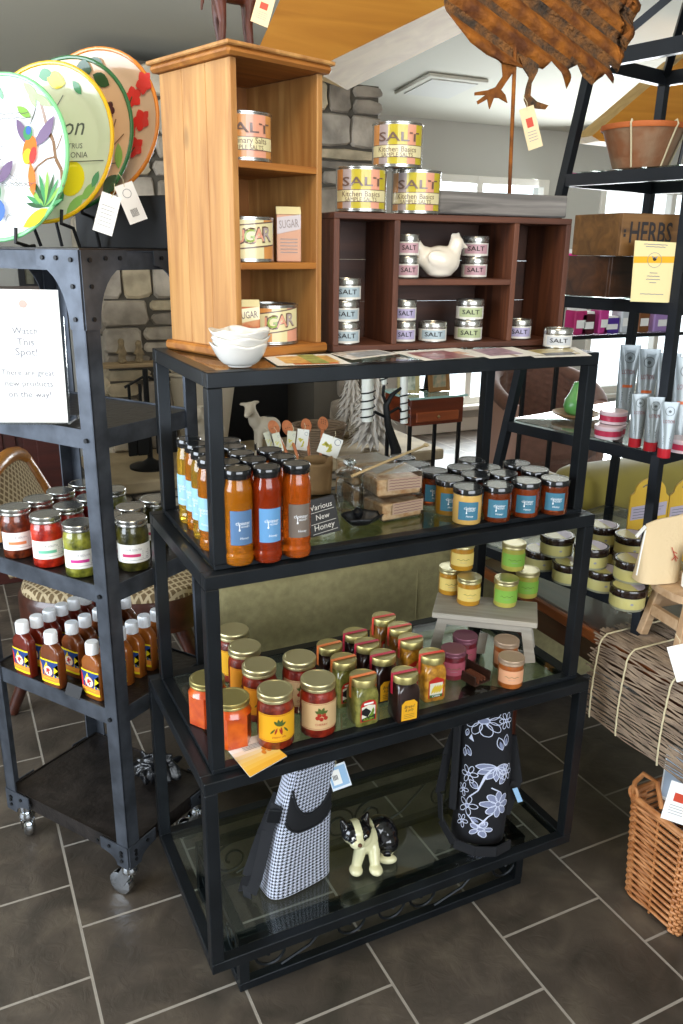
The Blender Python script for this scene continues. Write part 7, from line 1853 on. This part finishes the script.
# woven log basket and white paper trees at the hearth's right end
q = PY(325, 470, 4.50)
lb = MB()
for r_ in range(12): lb.tube([((.12+.005*r_)*math.cos(2*pi*k/40), (.10+.004*r_)*math.sin(2*pi*k/40)-(.004 if (k+r_) % 2 else 0), .008+.016*r_) for k in range(40)], .009, M('grey_willow', '#7d6a55', rough=.8), closed=True, seg=5)
lb.lathe([(.001, .002), (.10, .003)], M('grey_willow', '#7d6a55'), seg=20, caps=False)
o = lb.build('willow_basket', loc=(PY(318, 440, 4.5).x, 4.50, .321)); tag(o, 'low round grey willow basket on the hearth', 'basket')
m_pap = M('white_feather_paper', '#d5d0c8', rough=.9)
def paper_tree(x, y, z, h, r, label):
    root = empty('paper_tree', (x, y, z)); tag(root, label, 'ornament tree', 'white layered paper trees')
    b = MB(); b.lathe([(.05, 0), (.05, .012), (.012, .02), (.010, h*.95)], m_cf, seg=10); b.build('trunk', root)
    b = MB(); n = 13
    for k in range(n):
        z0_ = .06+(h-.08)*k/n; rr = r*(1-k/n)**.85+.02; m_ = max(7, int(16*(1-k/n))+5)
        for j in range(m_):
            a = 2*pi*(j+.5*(k % 2))/m_+random.uniform(-.1, .1); w_ = rr*2.4/m_; d_ = random.uniform(.85, 1.1); t_2 = (math.cos(a), math.sin(a)); n_2 = (-t_2[1], t_2[0])
            p0 = (t_2[0]*.01, t_2[1]*.01, z0_+h/n*1.1); p1 = (t_2[0]*rr*.6*d_+n_2[0]*w_, t_2[1]*rr*.6*d_+n_2[1]*w_, z0_+h/n*.5); p2 = (t_2[0]*rr*d_, t_2[1]*rr*d_, z0_-h/n*.5); p3 = (t_2[0]*rr*.6*d_-n_2[0]*w_, t_2[1]*rr*.6*d_-n_2[1]*w_, z0_+h/n*.5)
            b.add([p0, p1, p2, p3], [(0, 1, 2), (0, 2, 3)], m_pap)
    b.build('paper_layers', root)
px1 = PY(372, 440, 4.45); paper_tree(px1.x, 4.45, .321, PY(372, 352, 4.45).z+.04-.321, .165, 'taller white feathered paper tree on the hearth behind the candelabra')
px1 = PY(352, 440, 4.82); paper_tree(px1.x, 4.84, .321, .52, .12, 'smaller white feathered paper tree at the left of the taller one')
# branch candelabra with white tapers standing on the floor in front
bxc = PY(393, 455, 3.6); cdz = 0
ca = empty('branch_candelabra', (bxc.x, 3.6, 0)); tag(ca, 'black metal branch candelabra with white tapers beside the console table', 'candelabra')
def CP(px, py): q = PY(px, py, 3.6); return (q.x-bxc.x, 0, q.z)
b = MB(); b.lathe([(.14, 0), (.14, .012), (.03, .04), (.018, .1)], m_iron, seg=20); b.tube([(0, 0, .06), CP(396, 450), CP(388, 425), CP(386, 405), CP(392, 395), CP(401, 388)], .014, m_iron, rr=[.02, .03, .02, .016, .012, .008], seg=8); b.tube([CP(386, 405), CP(383, 395), CP(384, 385)], .008, m_iron); b.tube([CP(387, 418), CP(375, 412), CP(368, 414)], .008, m_iron); b.tube([CP(387, 414), CP(398, 408), CP(404, 412)], .008, m_iron); b.build('branches', ca)
for (qx, y0_, y1_, rr) in ((367.5, 358, 421, .030), (384, 352, 384, .014), (404, 352, 423, .020)):
    lo_, hi_ = CP(qx, y1_), CP(qx, y0_)
    b = MB(); b.tube([lo_, hi_], rr, M('white_taper_wax', '#e8ece6', rough=.4), seg=14)
    t_o = b.build('taper_candle', ca)
    b = MB()
    b.tube([(lo_[0]+(rr+.006)*math.cos(k*.7), (rr+.006)*math.sin(k*.7), lo_[2]+.0+k*.0045) for k in range(36)], .004, m_iron, seg=5); b.build('wire_coil', t_o)
# console table with two frames and a leg lamp
yc = 3.9
L0, L1 = PY(411, 400, yc), PY(464, 400, yc); zt2 = PY(440, 398, yc).z; zb4 = PY(440, 424, yc).z
m_cons = wood('red_cherry_console', '#4a1c0c', '#7a3416', 'x', rough=.35, scale=7, coat=.3, knots=False)
co = empty('console_table', ((L0.x+L1.x)/2, yc+.15, 0)); tag(co, 'small red cherry console with a drawer on black legs by the window', 'console table'); Wk = L1.x-L0.x
part('case', co, lambda b: b.box((0, 0, (zt2+zb4)/2), (Wk, .30, zt2-zb4), m_cons, bev=.004)); part('glass_top', co, lambda b: b.box((0, 0, zt2+.008), (Wk+.03, .33, .012), M('pale_aqua_glass', '#9fc4bc', rough=.08, coat=.8)))
dr = part('drawer', co, lambda b: b.box((0, -.154, zb4+(zt2-zb4)*.32), (Wk*.8, .012, (zt2-zb4)*.38), wood('drawer_cherry', '#7a3818', '#a8562a', 'x', scale=7, knots=False), bev=.004)); part('knob', dr, lambda b: b.lathe([(.001, -.01), (.01, 0), (.001, .01)], m_gold, (0, -.168, zb4+(zt2-zb4)*.32), 10))
for x in (-1, 1):
    for y in (-1, 1): part('leg', co, lambda b: b.box((x*(Wk/2-.012), y*.13, zb4/2), (.018, .018, zb4), m_iron))
for k, (x_, s_, h_, lb_) in enumerate(((-.20, .13, .20, 'pale photo frame tilted at the left end of the console table'), (.12, .15, .13, 'brown photo frame at the right end of the console table'))):
    f_ = empty('photo_frame', (co.location.x+x_*Wk/.55, yc+.12, zt2+.0155), R(-15+20*k)); tag(f_, lb_, 'photo frame')
    mf = M('frame_gold_brown', '#8a6238', rough=.5) if k else M('frame_pale_gold', '#a89a6a', rough=.5)
    part('frame', f_, lambda b: [b.box((s*(s_/2-.012), .0, h_/2), (.024, .014, h_), mf, rot=(-.15, 0, 0)) for s in (-1, 1)]+[b.box((0, -.002+.15*0, z), (s_-.03, .014, .024), mf, rot=(-.15, 0, 0)) for z in (.013, h_-.013)])
    part('photo', f_, lambda b: b.box((0, .002, h_/2), (s_-.04, .004, h_-.04), M('faded_photo_%d' % k, ['#c8c8b4', '#b39a7a'][k], rough=.5, col2='#6f7a6a', vscale=25), rot=(-.15, 0, 0)))
# two-legged iron figure on the console
q = PY(450, 386, yc)
b = MB(); b.tube([(-.02, 0, 0.0), (-.01, 0, .10), (.02, 0, .2), (.03, 0, .32)], .014, m_iron, rr=[.02, .016, .016, .02], seg=8); b.tube([(.03, .03, 0.0), (.04, .02, .12), (.035, .01, .3)], .012, m_iron, seg=8); b.lathe([(.001, 0), (.07, .0), (.07, .008), (.001, .008)], m_iron, seg=16); b.lathe([(.001, .3), (.05, .33), (.06, .38), (.03, .44), (.001, .46)], m_iron, (.03, 0, 0), 14)
tag(b.build('iron_sculpture', loc=(q.x, yc+.22, zt2+.0155)), 'black iron sculpture standing on the console table between the frames', 'sculpture')
# brown tufted barrel chair
m_tuft = M('brown_tufted_fabric', '#6a4a3c', rough=.9, bump=.3, bscale=30, var=.12, vscale=20, sheen=.3); m_pinkf = M('rosy_tan_arm_fabric', '#a88474', rough=.9, sheen=.3)
qc = PY(556, 420, 4.25)
ac = empty('barrel_armchair', (qc.x+.02, 4.40, 0), R(-8)); tag(ac, 'brown diamond tufted barrel armchair by the window', 'armchair')
HT = PY(556, 368, 4.5).z
b = MB(); b.lathe([(.36, .10), (.385, .12), (.39, .36), (.36, .40), (.001, .43)], m_tuft, (0, 0, 0), 36, sy=.9); b.build('seat', ac)
def back(u, v_, t):
    a = R(-25)+R(230)*u; r = .42+(.0 if t else -.09); z = .12+(HT-.14-(.20*(1-math.sin(pi*u))**1.2))*v_
    tuft = 0 if t else .012*math.sin(a*14+((int(v_*12)) % 2)*pi)*math.sin(v_*12*pi); return ((r+tuft)*math.cos(a), (r+tuft)*math.sin(a), z)
b = MB(); b.grid(70, 36, lambda u, v_: back(u, v_, 0), m_tuft); b.grid(70, 6, lambda u, v_: back(1-u, v_, 1), m_pinkf)
b.tube([tuple((Vector(back(u/40, 1, 0))+Vector(back(u/40, 1, 1)))/2) for u in range(41)], .052, m_tuft, seg=12); b.build('curved_back', ac)
for s_ in (0, 1):
    b = MB(); p0 = (Vector(back(s_, 0, 0))+Vector(back(s_, 0, 1)))/2; p1 = (Vector(back(s_, 1, 0))+Vector(back(s_, 1, 1)))/2; b.tube([p0, p1, p1+Vector((0, -.0, .03))], .058, m_pinkf, rr=[.052, .058, .04], seg=14); b.build('arm_front', ac)
for k in range(4): part('foot', ac, lambda b: b.lathe([(.02, 0), (.03, .10)], m_leg, (.25*math.cos(pi/4+k*pi/2), .22*math.sin(pi/4+k*pi/2), 0), 12))
# glass display case with pink and purple goods, far right against the windows
q = PY(600, 330, 3.6)
gx0, gx1 = PY(560, 330, 3.6).x, PY(760, 330, 3.6).x
gc = empty('display_stand', ((gx0+gx1)/2, 3.75, 0)); tag(gc, 'dark framed display stand with shelves of bright goods by the far window', 'display stand')
GZ = [PY(600, 335, 3.6).z, PY(600, 290, 3.6).z, .3]
GW = gx1-gx0
for x in (-1, 1):
    for y in (-1, 1): part('post', gc, lambda b: b.box((x*(GW/2-.01), y*.14, .73), (.02, .02, 1.46), m_iron))
for z in GZ: part('shelf', gc, lambda b: b.box((0, 0, z-.012), (GW-.045, .25, .018), m_clear) and b.box((0, -.138, z-.012), (GW-.045, .012, .02), m_iron))
goods = [(577, 331, 'pink', '#b52a6a', .09, .15), (585, 331, 'dark red', '#4a1420', .10, .13), (600, 333, 'magenta', '#c23a8a', .07, .15), (608, 333, 'purple', '#4a2a8a', .12, .10), (622, 333, 'pale grey', '#c4c8cc', .08, .16), (569, 284, 'hot pink', '#e0208a', .04, .22), (580, 286, 'mauve', '#9a5a8a', .08, .15), (640, 331, 'brown', '#7a4a24', .09, .15), (662, 332, 'lilac', '#a080b8', .20, .13), (655, 286, 'cream', '#c8c0b0', .10, .14)]
for px_2, py_2, cn_, hx, w_, h_ in goods:
    z = GZ[0] if py_2 > 310 else GZ[1]; q = PY(px_2, py_2, 3.68)
    b = MB(); m_g = M('goods_'+cn_.replace(' ', '_'), hx, rough=.5); b.box((0, 0, h_*.45), (w_, .09, h_*.9), m_g, bev=.006); b.box((0, 0, h_*.93), (w_*.86, .08, h_*.12), m_white, bev=.003); b.box((0, -.047, h_*.4), (w_*.7, .002, h_*.3), m_white)
    tag(b.build('gift_box', loc=(q.x, 3.70, z-.002)), '%s gift box on the %s shelf of the far display stand' % (cn_, 'lower' if py_2 > 310 else 'upper'), 'box', 'gift boxes on the far display stand')
